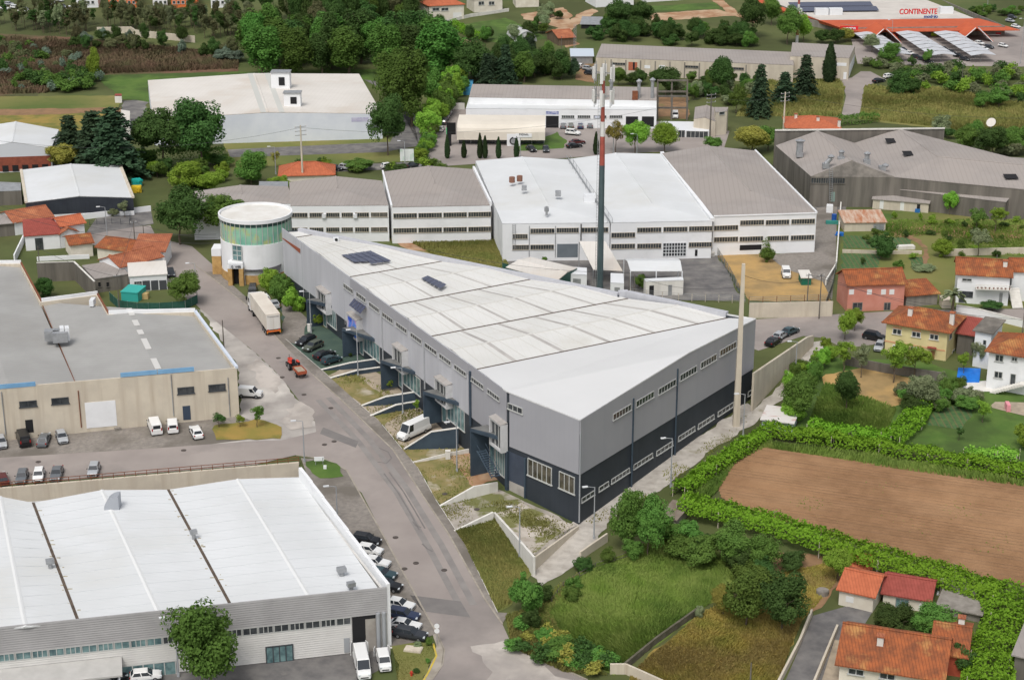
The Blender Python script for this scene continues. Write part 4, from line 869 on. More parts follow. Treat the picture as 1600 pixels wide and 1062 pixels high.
for t0,t1 in ((0,.12),(.2,.29),(.36,.43),(.5,.66),(.8,.95)):
    a_,b_=fw(246,zh),P(197,483,zh); p,q=b_.lerp(a_,t0),b_.lerp(a_,t1); nn=Vector((1.0,.3,0)); m=MB(); m.slab([p+UP*.2,q+UP*.2,q+nn+UP*.17,p+nn+UP*.17],.08); m.build('ridge_flashing',M('pale ridge flashing',S(206,204,200),rough=.7),bt)
coping(bt,bx[1],bx[2],.5,.35,M('blue white parapet',S(206,214,226),rough=.6)); coping(bt,bx[2],bx[3],.4,.7); coping(bt,bx[3],bx[4],.3,.3,M_rust); coping(bt,bx[4],bx[5],.3,.7); coping(bt,bx[5],bx[6],.3,.3,M_rust); coping(bt,bx[6],bx[7],.3,.7)
bp=Plane(bx[0],bx[1]); M_blue=M('sky blue flashing',S(132,176,210),S(116,162,200),scale=.6,rough=.5)
for x0,y0,x1,y1 in ((-40,605,55,595.5),(188,583,245,577.5),(246,577.5,303,573.5)): panel(bt,bp,x0,y0,x1,y1,6.5,M_blue,'blue_flashing',.06,.2)
for x0,y0,x1,y1,h in ((31,628,56,626,8),(81,623,106,621,8.5),(278,606.5,302,604.5,9),(326.5,602,351,600,9)): window(bt,bp,x0,y0,x1,y1,h,2,M_frame_dark,M_glass,.12)
panel(bt,bp,132,629,180,625,40,M_white,'roller_door',.06,.1); panel(bt,bp,39,656,51,655,20,M_dark,'door'); panel(bt,bp,285,634,297,633.5,22,M('navy door',S(62,74,90),rough=.5),'door')
for x,y0,y1 in ((122,610,668),(267,585,650),(356,590,650),(2,612,680)): pipe(bt,bp,x,y0,x+1,y1,M_galv if x!=122 else M_rust,.09)
for x,y in ((95,533),(82,530)):
    p=P(x,y,zB+.2); m=MB(); m.box(p+UP*.9,(2.6,1.8,1.8),.2); m.build('roof_plant',M_galv,bt)
for x in (98,106): 
    p=P(x,530,zB+.2); m=MB(); m.box(p+UP*1.2,(.7,1.6,2.4),.3); m.build('roof_plant',M_white_metal,bt)
roofbox(bt,145,476,zB,(.8,2.2,1.2),M_white_metal)
# ---- white-roofed hall in the sunken yard, bottom left
lr=thing('white_hall','large white-roofed hall with grey slatted front, bottom left','building',P(604,1013,YARDZ))
fr=P(604,1013,YARDZ); zE=hgt(fr,921); frd=P(604,921,zE)
fl_=P(-60,990,zE); bl_=P(-60,787,zE); br_=P(467,745,zE)
walls(lr,[fl_,frd,br_,bl_],YARDZ-.2,zE-.5,M('pale slat wall',S(212,210,206),S(196,194,190),scale=.6,rough=.7),'wall')
zv=zE-.3; zk=zE+.2
V=[((-45,786),(-60,985)),((52,786),(122,970)),((263,765.5),(360,945)),((467,746),(592,921))]; K=[((0,776),(40,980)),((159,766),(247,956)),((371,749),(482,931))]
for i in range(3):
    vb0,vf0=P(*V[i][0],zv),P(*V[i][1],zv); vb1,vf1=P(*V[i+1][0],zv),P(*V[i+1][1],zv); kb,kf=P(*K[i][0],zk),P(*K[i][1],zk)
    quadroof(lr,[vf0,kf,kb,vb0],M_roof_bluewhite); quadroof(lr,[kf,vf1,vb1,kb],M_roof_bluewhite); ridgecap(lr,kf,kb,M('cream ridge cap',S(219,220,219),rough=.6),.3)
    for a in np.linspace(.06,.94,13):
        for (p0,p1,q0,q1) in ((vf0,vb0,kf,kb),(kf,kb,vf1,vb1)):
            u=p0.lerp(p1,a)+UP*.125; x=q0.lerp(q1,a)+UP*.125; e=(p1-p0).normalized()*.06; MB().slab([u-e,x-e,x+e,u+e],.04).build('sheet_lap',M('cool sheet lap',S(200,203,204),rough=.7),lr)
    if i<2:
        for k in range(26):
            t_=random.random(); c_=vf1.lerp(vb1,t_)+Vector((random.choice((-1,1))*random.uniform(.5,1.1),0,.2)); m=MB(); s_=random.uniform(.15,.5); m.slab([c_+Vector((-s_,-.12,-.06)),c_+Vector((s_,-.12,-.06)),c_+Vector((s_,.12,-.06)),c_+Vector((-s_,.12,-.06))],.03); m.build('moss_patch',M('dry moss',S(176,164,134),S(150,140,112),scale=3,rough=1),lr)
        d_=Vector((.22,0,0)); m=MB(); m.slab([vf1-d_+UP*.14,vf1+d_+UP*.14,vb1+d_+UP*.14,vb1-d_+UP*.14],.1); m.build('gutter',M_gutter,lr)
fpn=Plane(fl_,frd); M_slat=M('grey slats',S(172,170,170),S(160,158,158),scale=.3,rough=.7)
def slats(u0,u1,z0,z1,n,mat,name='slat',off=.1):
    for k in range(n):
        za=z0+(z1-z0)*k/n; zb=z0+(z1-z0)*(k+.86)/n; m=MB(); m.box8([fpn.at(u0,za,-.05),fpn.at(u1,za,-.05),fpn.at(u1,za,off+.05),fpn.at(u0,za,off+.05),fpn.at(u0,zb,-.05),fpn.at(u1,zb,-.05),fpn.at(u1,zb,off),fpn.at(u0,zb,off)]); m.build(name,mat,lr)
uR=fpn.len; zfb=fpn.uz(500,966)[1]; zfb=(zfb+fpn.uz(200,1002)[1])/2
slats(0,uR,zfb,zE+.5,12,M_slat)
u_open=fpn.uz(550,1000)[0]; zwb=zfb-1.0
slats(0,u_open,YARDZ+.1,zwb-.05,13,M('white slats',S(216,214,210),S(204,202,198),scale=.3,rough=.7))
for k in range(24):
    u0=u_open*(k/24)+.15; u1=u_open*((k+1)/24)-.15; window_uz(lr,fpn,u0,u1,zwb,zfb-.06,2 if k%2 else 3,M_frame,M_glass_teal if k<12 else M_glass,.1,off=.06,sill=False)
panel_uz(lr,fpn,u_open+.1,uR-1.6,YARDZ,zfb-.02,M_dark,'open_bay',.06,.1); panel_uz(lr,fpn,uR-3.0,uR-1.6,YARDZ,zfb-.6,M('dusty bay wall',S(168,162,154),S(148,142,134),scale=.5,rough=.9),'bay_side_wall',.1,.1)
for u in (uR-1.3,uR-.5): m=MB(); m.tube(fpn.at(u,YARDZ,.35),fpn.at(u,zfb+.3,.35),.28,.28,10); m.build('column',M_lampgrey,lr)
window(lr,fpn,416,1010,456,1005.5,24,4,M_frame_dark,M_glass_teal,.14,off=.2,name='entrance_door',sill=False)
window(lr,fpn,190,1040,273,1031,30,5,M_frame,M_glass_teal,.14,off=.2,name='shop_window',sill=False)
panel(lr,fpn,537,996,546,995,22,M_lampgrey,'door',.22,.15)
cp=thing('entrance_canopy','low white canopy over the entrance of the bottom left hall','canopy',P(100,1060,YARDZ)); zc_=zwb-1.6
u0,u1=fpn.uz(-40,1000)[0],fpn.uz(188,1000)[0]; m=MB(); m.slab([fpn.at(u0,zc_+.5,.2),fpn.at(u0,zc_,4.2),fpn.at(u1,zc_,4.2),fpn.at(u1,zc_+.5,.2)],.25); m.build('roof_sheet',M('pale canopy sheet',S(190,188,184),S(178,176,172),scale=.5,rough=.7),cp)
for u in (u1-.4,(u0+u1)/2): MB().tube(fpn.at(u,YARDZ,3.9),fpn.at(u,zc_-.2,3.9),.1).build('post',M_white_metal,cp)
# white parapet screen along the road side
pa_=[P(466,745,zE-.8),P(487,772,zE-.8)]
ps=Plane(br_,frd); m=MB(); 
aa=P(467,722,zE+2.1); 
for (p0_,p1_),(t0_,t1_) in ((((480,770),(526,838)),(.0,.5)),):
    pass
d=(frd-br_); n_=Vector((d.y,-d.x,0)).normalized(); n_=n_ if n_.x>0 else -n_
for k in range(7):
    a_=br_.lerp(frd,k/7)-n_*.0; b_=br_.lerp(frd,(k+1)/7); m=MB(); hh=2.5-.13*k*1.0; m.box8([Vector((q.x,q.y,YARDZ)) for q in (a_,b_,b_+n_*.5,a_+n_*.5)]+[q+UP*(hh-.9) for q in (a_,b_,b_+n_*.5,a_+n_*.5)]); m.build('parapet_panel',M_white,lr)
M_ductg=M('duct metal',S(168,172,178),rough=.5,metal=.2)
p=P(188,793,zE+.2); m=MB()
for k in range(7):
    a0_,a1_=R(90*k/7),R(90*(k+1)/7); rr=2.2
    y0_,z0_=-rr*math.cos(a0_),rr*math.sin(a0_); y1_,z1_=-rr*math.cos(a1_),rr*math.sin(a1_)
    m.box8([p+Vector(v) for v in ((-rr*math.cos(a0_),-.9,0),(-rr*math.cos(a1_) ,-.9,0),(-rr*math.cos(a1_),.9,0),(-rr*math.cos(a0_),.9,0),(-rr*math.cos(a0_),-.9,rr*math.sin(a0_)+.05),(-rr*math.cos(a1_),-.9,rr*math.sin(a1_)+.05),(-rr*math.cos(a1_),.9,rr*math.sin(a1_)+.05),(-rr*math.cos(a0_),.9,rr*math.sin(a0_)+.05))])
o=m.build('roof_vent_hood',M_ductg,lr)
for x,y,s_ in ((303,840,.9),(79,886,1.0),(534,899,1.1),(549,922,1.0)):
    p=P(x,y,zE); m=MB(); m.tube(p-UP*.5,p+UP*.7,.3*s_,.3*s_,8); m.box(p+UP*.95,(1.1*s_,.8*s_,.6*s_),.4); m.build('roof_vent',M_galv,lr)
# ---- street retaining wall with rusty rail above the sunken yard
sw=thing('street_wall','long streaked concrete retaining wall with rusty rail above the bottom left hall','wall',G(0,765)); a_,b_=yard[0],yard[1]; nn=12
for k in range(nn):
    p,q=a_.lerp(b_,k/nn),a_.lerp(b_,(k+1)/nn); o_=Vector((.05,.5,0)); m=MB(); m.box8([Vector((v.x,v.y,YARDZ-.3)) for v in (p,q,q+o_,p+o_)]+[Vector((v.x,v.y,g(v.y)+.5)) for v in (p,q,q+o_,p+o_)]); m.build('wall_panel',M_conc_pale,sw)
for hz in (.95,1.4):
    m=MB(); m.path([a_.lerp(b_,k/nn)+Vector((0,.25,.0)) for k in range(nn+1)],.06); [setattr(v,'z',v.z+hz) for v in m.V]; m.build('rail',M_rust,sw)
for k in range(0,nn*3+1): 
    p=a_.lerp(b_,k/(nn*3))+Vector((0,.25,0)); m=MB(); m.tube(p+UP*.4,p+UP*1.42,.05); m.build('rail_post',M_rust,sw)
# ------------------------------------------------------------------ houses and smaller buildings
def house(name,label,fl,fr,eave_y,depth,roof,rise,wallmat,roofmat,ov=.45,cat='house',group=None,back=None,zoff=0,side='wall',chim=()):
    a=G(*fl); b=G(*fr); b.z=a.z; z=hgt(a,eave_y); pl=Plane(a,b); n=-pl.n*depth
    if back is not None:                       # back-left pixel on the ground fixes the depth direction
        q=G(*back); n=Vector((q.x-a.x,q.y-a.y,0))
    A_,B_,C_,D_=[Vector((v.x,v.y,z)) for v in (a,b,b+n,a+n)]
    root=thing(name,label,cat,a,group); zb=min(g(A_.y),g(C_.y),g(B_.y),g(D_.y))-.6
    walls(root,[A_,B_,C_,D_],zb,z,wallmat,'wall',.3)
    d=pl.d*ov; m_=n.normalized()*ov; E=[A_-d-m_,B_+d-m_,C_+d+m_,D_-d+m_]; k=ov*rise/max(2,n.length/2) if roof!='gy' else ov*rise/max(2,pl.len/2)
    if roof=='flat': quadroof(root,E,roofmat,name='roof',lift=.2)
    elif roof=='mono': quadroof(root,[E[0],E[1],E[2]+UP*rise,E[3]+UP*rise],roofmat,name='roof'); [MB().face(q_).build('gable',wallmat,root) for q_ in ([A_,D_,D_+UP*rise],[B_,C_+UP*rise,C_],[D_,C_,C_+UP*rise,D_+UP*rise])]
    elif roof=='gx':
        l,r_=(E[0]+E[3])/2+UP*rise,(E[1]+E[2])/2+UP*rise; quadroof(root,[E[0],E[1],r_,l],roofmat,name='roof_slope'); quadroof(root,[l,r_,E[2],E[3]],roofmat,name='roof_slope')
        for p,q in ((A_,D_),(B_,C_)): m=MB(); m.face([p,q,(p+q)/2+UP*(rise-.1)]); m.build('gable',wallmat,root)
        ridgecap(root,l,r_,roofmat,.25)
    elif roof=='gy':
        f,bk=(E[0]+E[1])/2+UP*rise,(E[2]+E[3])/2+UP*rise; quadroof(root,[E[0],f,bk,E[3]],roofmat,name='roof_slope'); quadroof(root,[f,E[1],E[2],bk],roofmat,name='roof_slope')
        for p,q in ((A_,B_),(D_,C_)): m=MB(); m.face([p,q,(p+q)/2+UP*(rise-.1)]); m.build('gable',wallmat,root)
        ridgecap(root,f,bk,roofmat,.25)
    elif roof=='hip':
        L,W_=pl.len,n.length; s_=min(.49,.5*min(L,W_)/max(L,W_))
        if L>=W_: l,r_=(E[0]+E[3])/2+UP*rise,(E[1]+E[2])/2+UP*rise; l,r_=l.lerp(r_,s_),r_.lerp(l,s_); F=[[E[0],E[1],r_,l],[l,r_,E[2],E[3]],[E[0],l,E[3]],[E[1],E[2],r_]]
        else: l,r_=(E[0]+E[1])/2+UP*rise,(E[2]+E[3])/2+UP*rise; l,r_=l.lerp(r_,s_),r_.lerp(l,s_); F=[[E[0],l,r_,E[3]],[E[1],E[2],r_,l],[E[0],E[1],l],[E[3],r_,E[2]]]
        for f in F: quadroof(root,f,roofmat,name='roof_slope')
        ridgecap(root,l,r_,roofmat,.25)
        for p,q in ((E[0],l),(E[1],r_ if L>=W_ else l),(E[2],r_),(E[3],l if L>=W_ else r_)): ridgecap(root,q,p,roofmat,.2,'hip_cap')
    for u,v,h in chim:
        p=A_.lerp(B_,u)+n*v; m=MB(); m.box(Vector((p.x,p.y,z+rise*.3+h/2)),(.8,.8,h+rise*.6),math.atan2(pl.d.y,pl.d.x)); o=m.build('chimney',M_conc_white,root); m=MB(); m.box(Vector((p.x,p.y,z+rise*.6+h+.1)),(1.05,1.05,.2),math.atan2(pl.d.y,pl.d.x)); m.build('chimney_cap',M_tile,o)
    return root,pl,Plane(b,b+n),Plane(a+n,a),z
M_pink=M('pink render',S(196,130,112),S(206,146,130),scale=.5,rough=.9,amt=(.4,.8)); M_yel=M('pale yellow render',S(226,212,160),S(212,196,146),scale=.3,rough=.9); M_cream=M('cream render',S(228,222,208),S(212,204,188),scale=.4,rough=.9)
# right-hand houses
r,f,s,l,z=house('house','pink rendered house with old tiled roof and white shutters','' or (1323,487),(1411,484),446,7.5,'gx',2.2,M_pink,M_tile_old)
for x in (1327,1355,1377,1390): panel(r,f,x,452,x+7.5,452,8,M_shutter,'shutter')
for x,n_ in ((1333,2),(1382,2)): window(r,f,x,473,x+14 if x<1350 else x+9,473,11,n_,M_conc,M_glass,.1,'door',sill=False)
house('outbuilding','low outbuilding with red-brown tiled roof joined to the pink house','' or (1415,480),(1464,476),462,6,'mono',1.2,M_conc,M_tile_old,cat='outbuilding')
r,f,s,l,z=house('house','pale yellow two-storey house with hipped tile roof','' or (1382,548),(1477,564),503,9.5,'hip',2.2,M_yel,M_tile_old,ov=.8,chim=((.32,.25,1.4),(.98,.35,1.4)))
for x,y in ((1396,511.5),(1426,516),(1454,520)): window(r,f,x,y+2,x+12,y+4,7,2,M_conc_white,M_glass,.12); panel(r,f,x-.5,y-2,x+13,y,4,M('peach panel',S(222,168,130),rough=.9),'shutter_box')
panel(r,f,1382,532,1477,546,2,M('peach band',S(214,160,124),rough=.9),'string_course',.06,.05)
for x,y in ((1395,538),(1424,541)): panel(r,f,x,y,x+12,y+1.5,8,M_shutter,'shutter')
panel(r,f,1455,547,1461,548,13,M('brown door',S(160,116,84),rough=.7),'door'); m=MB(); m.slab([f.pt(1449,542,.1)+UP*.2,f.pt(1463,544,.1)+UP*.2,f.pt(1463,545,1.2),f.pt(1449,543,1.2)],.1); m.build('door_hood',M_tile_red,r)
for x,y in ((1484,522),(1488,548)): window(r,s,x,y,x+3,y-2,7,1,M_frame,M_glass,.1)
r,f,s,l,z=house('house','white house with long tiled roof and flower balcony, upper right edge','' or (1493,473),(1574,478),428,8,'gx',2.4,M_white,M_tile_old,ov=.6,chim=((.9,.3,1.2),))
window(r,f,1504,435,1518,436,3,2,M_frame,M_glass); window(r,f,1500,455,1507,455.5,16,1,M_frame_dark,M_glass,.1,'door',sill=False); window(r,f,1507.5,455.5,1520,456,8,2,M_frame_dark,M_glass); panel(r,f,1562,457,1567,457.5,16,M_galv,'door')
q0,q1=f.pt(1524,448,.1),f.pt(1580,450,.1); m=MB(); m.slab([q0,q1,q1+f.n*1.4,q0+f.n*1.4],.18); b_=m.build('balcony',M_conc_white,r)
for k in range(26): p=(q0.lerp(q1,k/25))+f.n*1.35; m=MB(); m.tube(p,p+UP*.9,.04); m.build('baluster',M_conc_white,b_)
m=MB(); m.tube(q0+f.n*1.35+UP*.9,q1+f.n*1.35+UP*.9,.06); m.build('balcony_rail',M_conc_white,b_)
for k in range(9): p=(q0.lerp(q1,(k+.5)/9))+f.n*1.2; m=MB(); m.tube(p,p+UP*.35,.14,.2,8); m.build('flower_pot',M_rust,b_)
q=MB(); st0=f.pt(1588,442,1.5)
for k in range(14): p=G(1590,482)+Vector((0,k*.3,(13-k)*.0)); m=MB(); m.box(Vector((p.x,p.y,.2+k*.22)),(2.2,.32,.22)); m.build('step',M_conc_white,r)
r,f,s,l,z=house('house','white house wing with tiled roof at the upper right edge','' or (1578,470),(1640,472),424,7,'gx',1.8,M_white,M_tile_old)
r,f,s,l,z=house('house','tall white house with hipped tile roof at the right edge, blue pool beside','' or (1540,606),(1660,628),548,10,'hip',2.4,M_white,M_tile_old,ov=.7)
for x,y,w_,h_ in ((1556.5,554,11,9),(1582,558,7,5),(1555,580,11,9)): window(r,f,x,y,x+w_,y+w_*.17,h_,2,M_frame,M_glass,.12)
window(r,f,1580,584,1587,585,18,1,M_frame,M_glass,.12,'door',sill=False)
a=f.pt(1552,618,.6); b=f.pt(1600,590,.6); 
for k in range(12):
    p=f.at(f.uz(1556+k*4,600)[0],0,1.3); m=MB(); m.box(Vector((p.x,p.y,g(p.y)+.2+k*.22)),(1.1,1.6,.2),math.atan2(f.d.y,f.d.x)); m.build('step',M_conc_white,r)
r,f,s,l,z=house('house','narrow white gable wall with small red roof between the yellow and white houses','' or (1519,572),(1544,577),516,6,'mono',.8,M_white,M_conc_dark)
window(r,f,1537,531,1541,532,7,1)
house('outbuilding','small lean-to with bright red tiles beside the yellow house','' or (1494,552),(1518,556),520,6,'mono',1.4,M_conc_dark,M_tile_red,cat='outbuilding')
r,f,s,l,z=house('house','long low white house with orange and red roofs beside the vine hedge','' or (1310,944),(1363,957),920,7,'gx',1.6,M_cream,M_tile_new,ov=.4)
panel(r,f,1322,930,1334,933,9,M_shutter,'shutter')
r,f,s,l,z=house('house','low white wing with dark red roof joined to the orange-roofed house','' or (1379,944),(1451,957),926,6.5,'gx',1.5,M_cream,M_tile_red,ov=.4)
window(r,f,1401,934,1419,938,12,3,M_galv,M_glass_teal,.1,'sliding_door',sill=False); panel(r,f,1436,942,1444,944,10,M_shutter,'door')
pd=s.pt(1464,928,.4); m=MB(); m.tube(pd,pd+Vector((.25,-.1,0)),.55,.5,14); m.build('satellite_dish',M_white_metal,r)
house('outbuilding','small white hut with orange roof behind the low white house','' or (1332,892),(1358,895),884,4,'gx',.9,M_cream,M_tile_new,cat='outbuilding')
house('outbuilding','grey flat-roofed concrete store right of the low white house','' or (1466,958),(1530,972),946,7,'mono',.6,M_conc,M_conc,cat='outbuilding')
r,f,s,l,z=house('house','cream house with large weathered tile roof at the bottom right','' or (1310,1066),(1468,1092),1036,11,'gx',3.0,M_cream,M_tile_old,ov=.6,chim=((.36,.3,1.3),))
for x,y in ((1327,1042),(1376,1049)): window(r,f,x,y,x+22,y+3.6,9,2,M_frame,M_glass,.12); panel(r,f,x-.5,y-3,x+23,y+.8,4.5,M_shutter,'shutter_box')
r,f,s,l,z=house('house','tiled wing with terracotta walls behind the bottom right house','' or (1455,1050),(1505,1058),1018,9,'gx',2.0,M('terracotta wall',S(176,84,62),S(160,76,56),scale=1,rough=.9),M_tile_old,ov=.5,chim=((.75,.6,1.6),))
house('outbuilding','long grey slate-roofed shed at the bottom right edge','' or (1582,1062),(1640,1075),1022,26,'mono',1,M_conc_dark,M_fibre,cat='outbuilding')
# gardens at the right: sheds
r,f,s,l,z=house('shed','long concrete garden shed with white doors below the concrete factory','' or (1363,326),(1450,333),311,5,'mono',.9,M_conc_pale,M_fibre,ov=.3,cat='shed')
for x in (1375,1407): panel(r,f,x,312+(x-1363)*.08,x+6,312.5+(x-1363)*.08,13,M_shutter,'door')
panel(r,f,1433,319,1438,319.5,10,M_dark,'door'); panel(r,f,1430,326,1438,326.5,6,M('blue barrel plastic',S(50,110,170),rough=.5),'water_butt',.5,.5)
r,f,s,l,z=house('shed','block shed with rusty corrugated roof among the vegetable plots','' or (1319,362),(1383,361),348,6,'mono',1.3,M_conc_pale,M('rust streaked sheet',S(196,178,160),S(170,110,76),scale=.6,stretch=(2,.4,1),rough=.8,wave=(1.2,.2,S(150,120,100))),ov=.3,cat='shed')
panel(r,f,1365,350,1382,350,11,M_galv,'sheet_patch')
r,f,s,l,z=house('shed','flat corrugated sheet shed with rust marks beside the gravel track','' or (1190,668),(1238,675),655,5,'mono',.6,M('pale blue sheet',S(186,200,206),rough=.6),M('rusty white sheet',S(214,210,206),S(170,90,70),scale=.8,stretch=(.4,2,1),rough=.8,amt=(.55,.75)),ov=.3,cat='shed')
house('shed','green corrugated container shed on the dry lot','' or (1252,446),(1267,446),434,4,'mono',.4,M('green sheet',S(30,104,84),rough=.6),M_roof_cream,ov=.2,cat='shed')
house('shed','small pale brick pump house below the pink house annexe','' or (1472,482),(1486,482),470,3,'flat',0,M_conc_pale,M_conc_pale,ov=.1,cat='shed')
house('shed','low stone hut with slab roof at the edge of the vine pergola','' or (1032,820),(1056,826),806,5,'mono',.5,M_conc,M('weathered sheet',S(120,108,96),S(140,130,118),scale=.6,rough=.9),ov=.3,cat='shed')
# left-hand cluster
r,f,s,l,z=house('house','white gabled house with orange tile roof at the left edge','' or (24,368),(84,358),348,10,'gx',1.6,M_white,M_tile,ov=.4)
house('outbuilding','dark low annexe in front of the orange-roofed house at the left edge','' or (-20,372),(24,368),352,5,'mono',.6,M_conc_dark,M_fibre,cat='outbuilding')
r,f,s,l,z=house('house','white bungalow with dark red roof and small lawn on the left','' or (41,392),(95,388),369,7,'mono',1.9,M_white,M_tile_red,ov=.3)
window(r,f,55,373,66,372,18,2,M_frame_dark,M_glass,.1,'glazed_door',sill=False)
house('house','small house with bright orange roof behind the red-roofed bungalow','' or (98,384),(134,378),354,6,'gx',1.4,M_white,M_tile_new)
house('outbuilding','orange-tiled annexe joined to the red-roofed bungalow','' or (96,388),(122,384),366,7,'gy',1.2,M_white,M_tile,cat='outbuilding')
house('house','rust-roofed cottage beside the bungalow lawn','' or (112,404),(146,400),383,7,'gx',1.2,M_cream,M_tile_old)
r,f,s,l,z=house('house','white end wall house with old tile roof near the road bend','' or (153,404),(208,412),386,8,'gx',1.4,M_cream,M_tile_old)
r,f,s,l,z=house('house','white house with orange tile roof facing the road bend','' or (211,418),(258,418),393,8,'mono',1.6,M_white,M_tile)
m=MB()
r,f,s,l,z=house('outbuilding','derelict grey concrete building beside the walled yard on the left','' or (150,458),(202,450),436,9,'mono',.5,M_conc_dark,M_fibre,ov=.1,cat='outbuilding')
for x in (153,166): window(r,f,x,441,x+4,440.5,7,1,M_conc_dark,M_dark,.08)
r,f,s,l,z=house('house','white cottage with orange tile roof and cream veranda by the green fence','' or (204,456),(262,452),432,7,'mono',.8,M_white,M_roof_cream,ov=.2)
window(r,f,210,440,221,439.5,13,4,M_frame,M_glass,.08,rows=3); 
for k in range(3): panel(r,f,222.5+k*13,438.5-k*.3,234+k*13,438.3-k*.3,15,M('charcoal panel',S(76,78,82),rough=.6),'dark_panel')
house('house','small gabled house with orange tile roof behind the veranda cottage','' or (190,445),(256,428),418,8,'gx',1.6,M_white,M_tile,ov=.3)
house('outbuilding','low row of tiled outbuildings beside the derelict building','' or (160,432),(196,440),412,6,'gx',1.1,M_cream,M_tile_old,cat='outbuilding')
r,f,s,l,z=house('shed','turquoise and rust garden hut behind the green fence','' or (190,470),(216,472),456,4,'mono',.3,M('turquoise sheet',S(60,170,160),rough=.6),M('turquoise sheet',S(60,170,160)),ov=.1,cat='shed')
# walled yard and bungalow walls
def wall_line(name,label,pxs,h,mat,t=.3,cat='wall',group=None,cop=None):
    pts=[G(*p) for p in pxs]; root=thing(name,label,cat,pts[0],group)
    for a,b in zip(pts,pts[1:]):
        n=max(1,round((b-a).length/14)); d=(b-a).normalized(); nn=Vector((-d.y,d.x,0)).normalized()*t/2
        for k in range(n):
            p,q=a.lerp(b,k/n),a.lerp(b,(k+1)/n); m=MB(); m.box8([Vector((v.x,v.y,g(v.y)-.4)) for v in (p-nn,q-nn,q+nn,p+nn)]+[Vector((v.x,v.y,g(v.y)+h)) for v in (p-nn,q-nn,q+nn,p+nn)]); m.build('wall_panel',mat,root)
            if cop: m=MB(); m.box8([Vector((v.x,v.y,g(v.y)+h+.005)) for v in (p-nn*1.3,q-nn*1.3,q+nn*1.3,p+nn*1.3)]+[Vector((v.x,v.y,g(v.y)+h+.12)) for v in (p-nn*1.3,q-nn*1.3,q+nn*1.3,p+nn*1.3)]); m.build('coping',cop,root)
    return root
wall_line('garden_wall','high grey wall of the empty yard beside the beige hall',[(60,440),(118,438),(150,470)],4.2,M_conc_dark,cop=M_conc_white)
wall_line('garden_wall','white garden wall left of the red-roofed bungalow',[(23,410),(38,378)],1.8,M_white)
wall_line('garden_wall','white wall in front of the bungalow lawn',[(58,408),(140,404)],1.0,M_white)
wall_line('street_wall','white low wall in front of the black-walled workshop',[(130,343),(236,330)],1.4,M_white)
wall_line('garden_wall','tan streaked wall on the street below the dry lot',[(1170,497),(1300,494)],3.2,M_conc_pale)
wall_line('garden_wall','dark stone wall between the two lower grass fields',[(968,1052),(1025,1005),(1092,957)],1.0,M('mossy stone',S(110,104,92),S(84,82,66),scale=1.2,rough=1,bump=.5))
wall_line('garden_wall','low concrete wall at the roadside corner of the yellow meadow',[(953,1052),(978,1052),(1040,1080)],1.5,M_conc_pale)
wall_line('garden_wall','pale wall along the left side of the dark driveway',[(1214,1075),(1250,1005),(1268,960)],.9,M_conc_pale)
wall_line('garden_wall','pale wall along the right side of the dark driveway',[(1268,1080),(1295,1015),(1308,984)],.9,M_conc_pale)
wall_line('garden_wall','white front wall with gates below the upper right white house',[(1494,487),(1528,494),(1600,512)],1.5,M_white,cop=M_conc_white)
wall_line('garden_wall','old tan wall across the upper right gardens',[(1475,400),(1560,398),(1640,396)],1.6,M_conc_pale)
wall_line('garden_wall','white wall beside the narrow lane left of the vegetable plots',[(1314,318),(1306,420),(1290,446)],1.3,M_conc_white)
wall_line('garden_wall','crumbling terrace wall between the vegetable plots',[(1316,395),(1380,397),(1440,397)],.8,M_conc_pale)
wall_line('garden_wall','retaining wall under the fruit trees of the yellow house',[(1320,570),(1380,582),(1470,596)],1.8,M_conc_dark)
wall_line('hillside_wall','long pale concrete wall on the wooded hillside, upper left',[(152,53),(205,52),(212,57),(305,67)],2.4,M_conc_pale)
wall_line('garden_wall','white wall below the hillside houses at the top centre',[(672,42),(735,27),(795,18)],1.2,M_conc_white)
# ---- upper middle: dealership, grey sheds
zD2=zeave(1025,199,170)
r,c,pl=hall4('dealership','white vehicle workshop with grey roof behind the curved showroom','' or [(728,170),(1026,172),(1026,157),(733,153)],zD2,M_white,M_roof_bluewhite)
u=zD2+2.0; q=[P(733,152,u),P(1026,157,u),P(1026,137,u+1.5),P(738,132,u+1.5)]; walls(r,q,0,u-.1,M_white); quadroof(r,q,M_fibre)
panel(r,pl,853,181,873,181.5,20,M_dark,'gate'); 
for x in (878,903,928,953): window(r,pl,x,180.5,x+19,180.7,4,7,M_frame,M_glass,.1)
for x in (978,1003): panel(r,pl,x,182,x+19,182.3,16,M_dark,'gate')
panel(r,pl,853,174,873,174.2,5,M('lilac sign board',S(190,190,214),S(90,110,160),scale=2,rough=.5),'sign'); panel(r,pl,929,181,937,181.2,5,M('pale sign',S(200,206,222),rough=.5),'sign')
for x,h in ((955,6),(998,6),(1019,6.4)):
    p=P(x,155,u); m=MB(); m.tube(p-UP,p+UP*(h-1.2),.5,.5,8); m.tube(p+UP*(h-1.2),p+UP*(h-.6),.5,.95,8); m.tube(p+UP*(h-.6),p+UP*h,.95,.2,8); m.build('roof_flue',M_galv,r)
roofbox(r,992,156,u,(1.6,1,2.6),M_rust,'roof_vent')
zs_=zeave(848,226,203); r=thing('showroom','car showroom with curved cream roof and glazed front','building',G(714,226))
a,b=G(716,226),G(850,227); sp=Plane(a,b); dep=11
M_crv=M('cream ribbed roof',S(226,218,204),S(214,206,192),scale=.1,rough=.7,wave=(.5,.3,S(196,188,174)),rot=90)
prof=[(1.2,zs_-2.6),(1.2,zs_-.3),(.8,zs_+.7),(-.6,zs_+1.5),(-3,zs_+1.9),(-dep,zs_+2.0)]
m=MB()
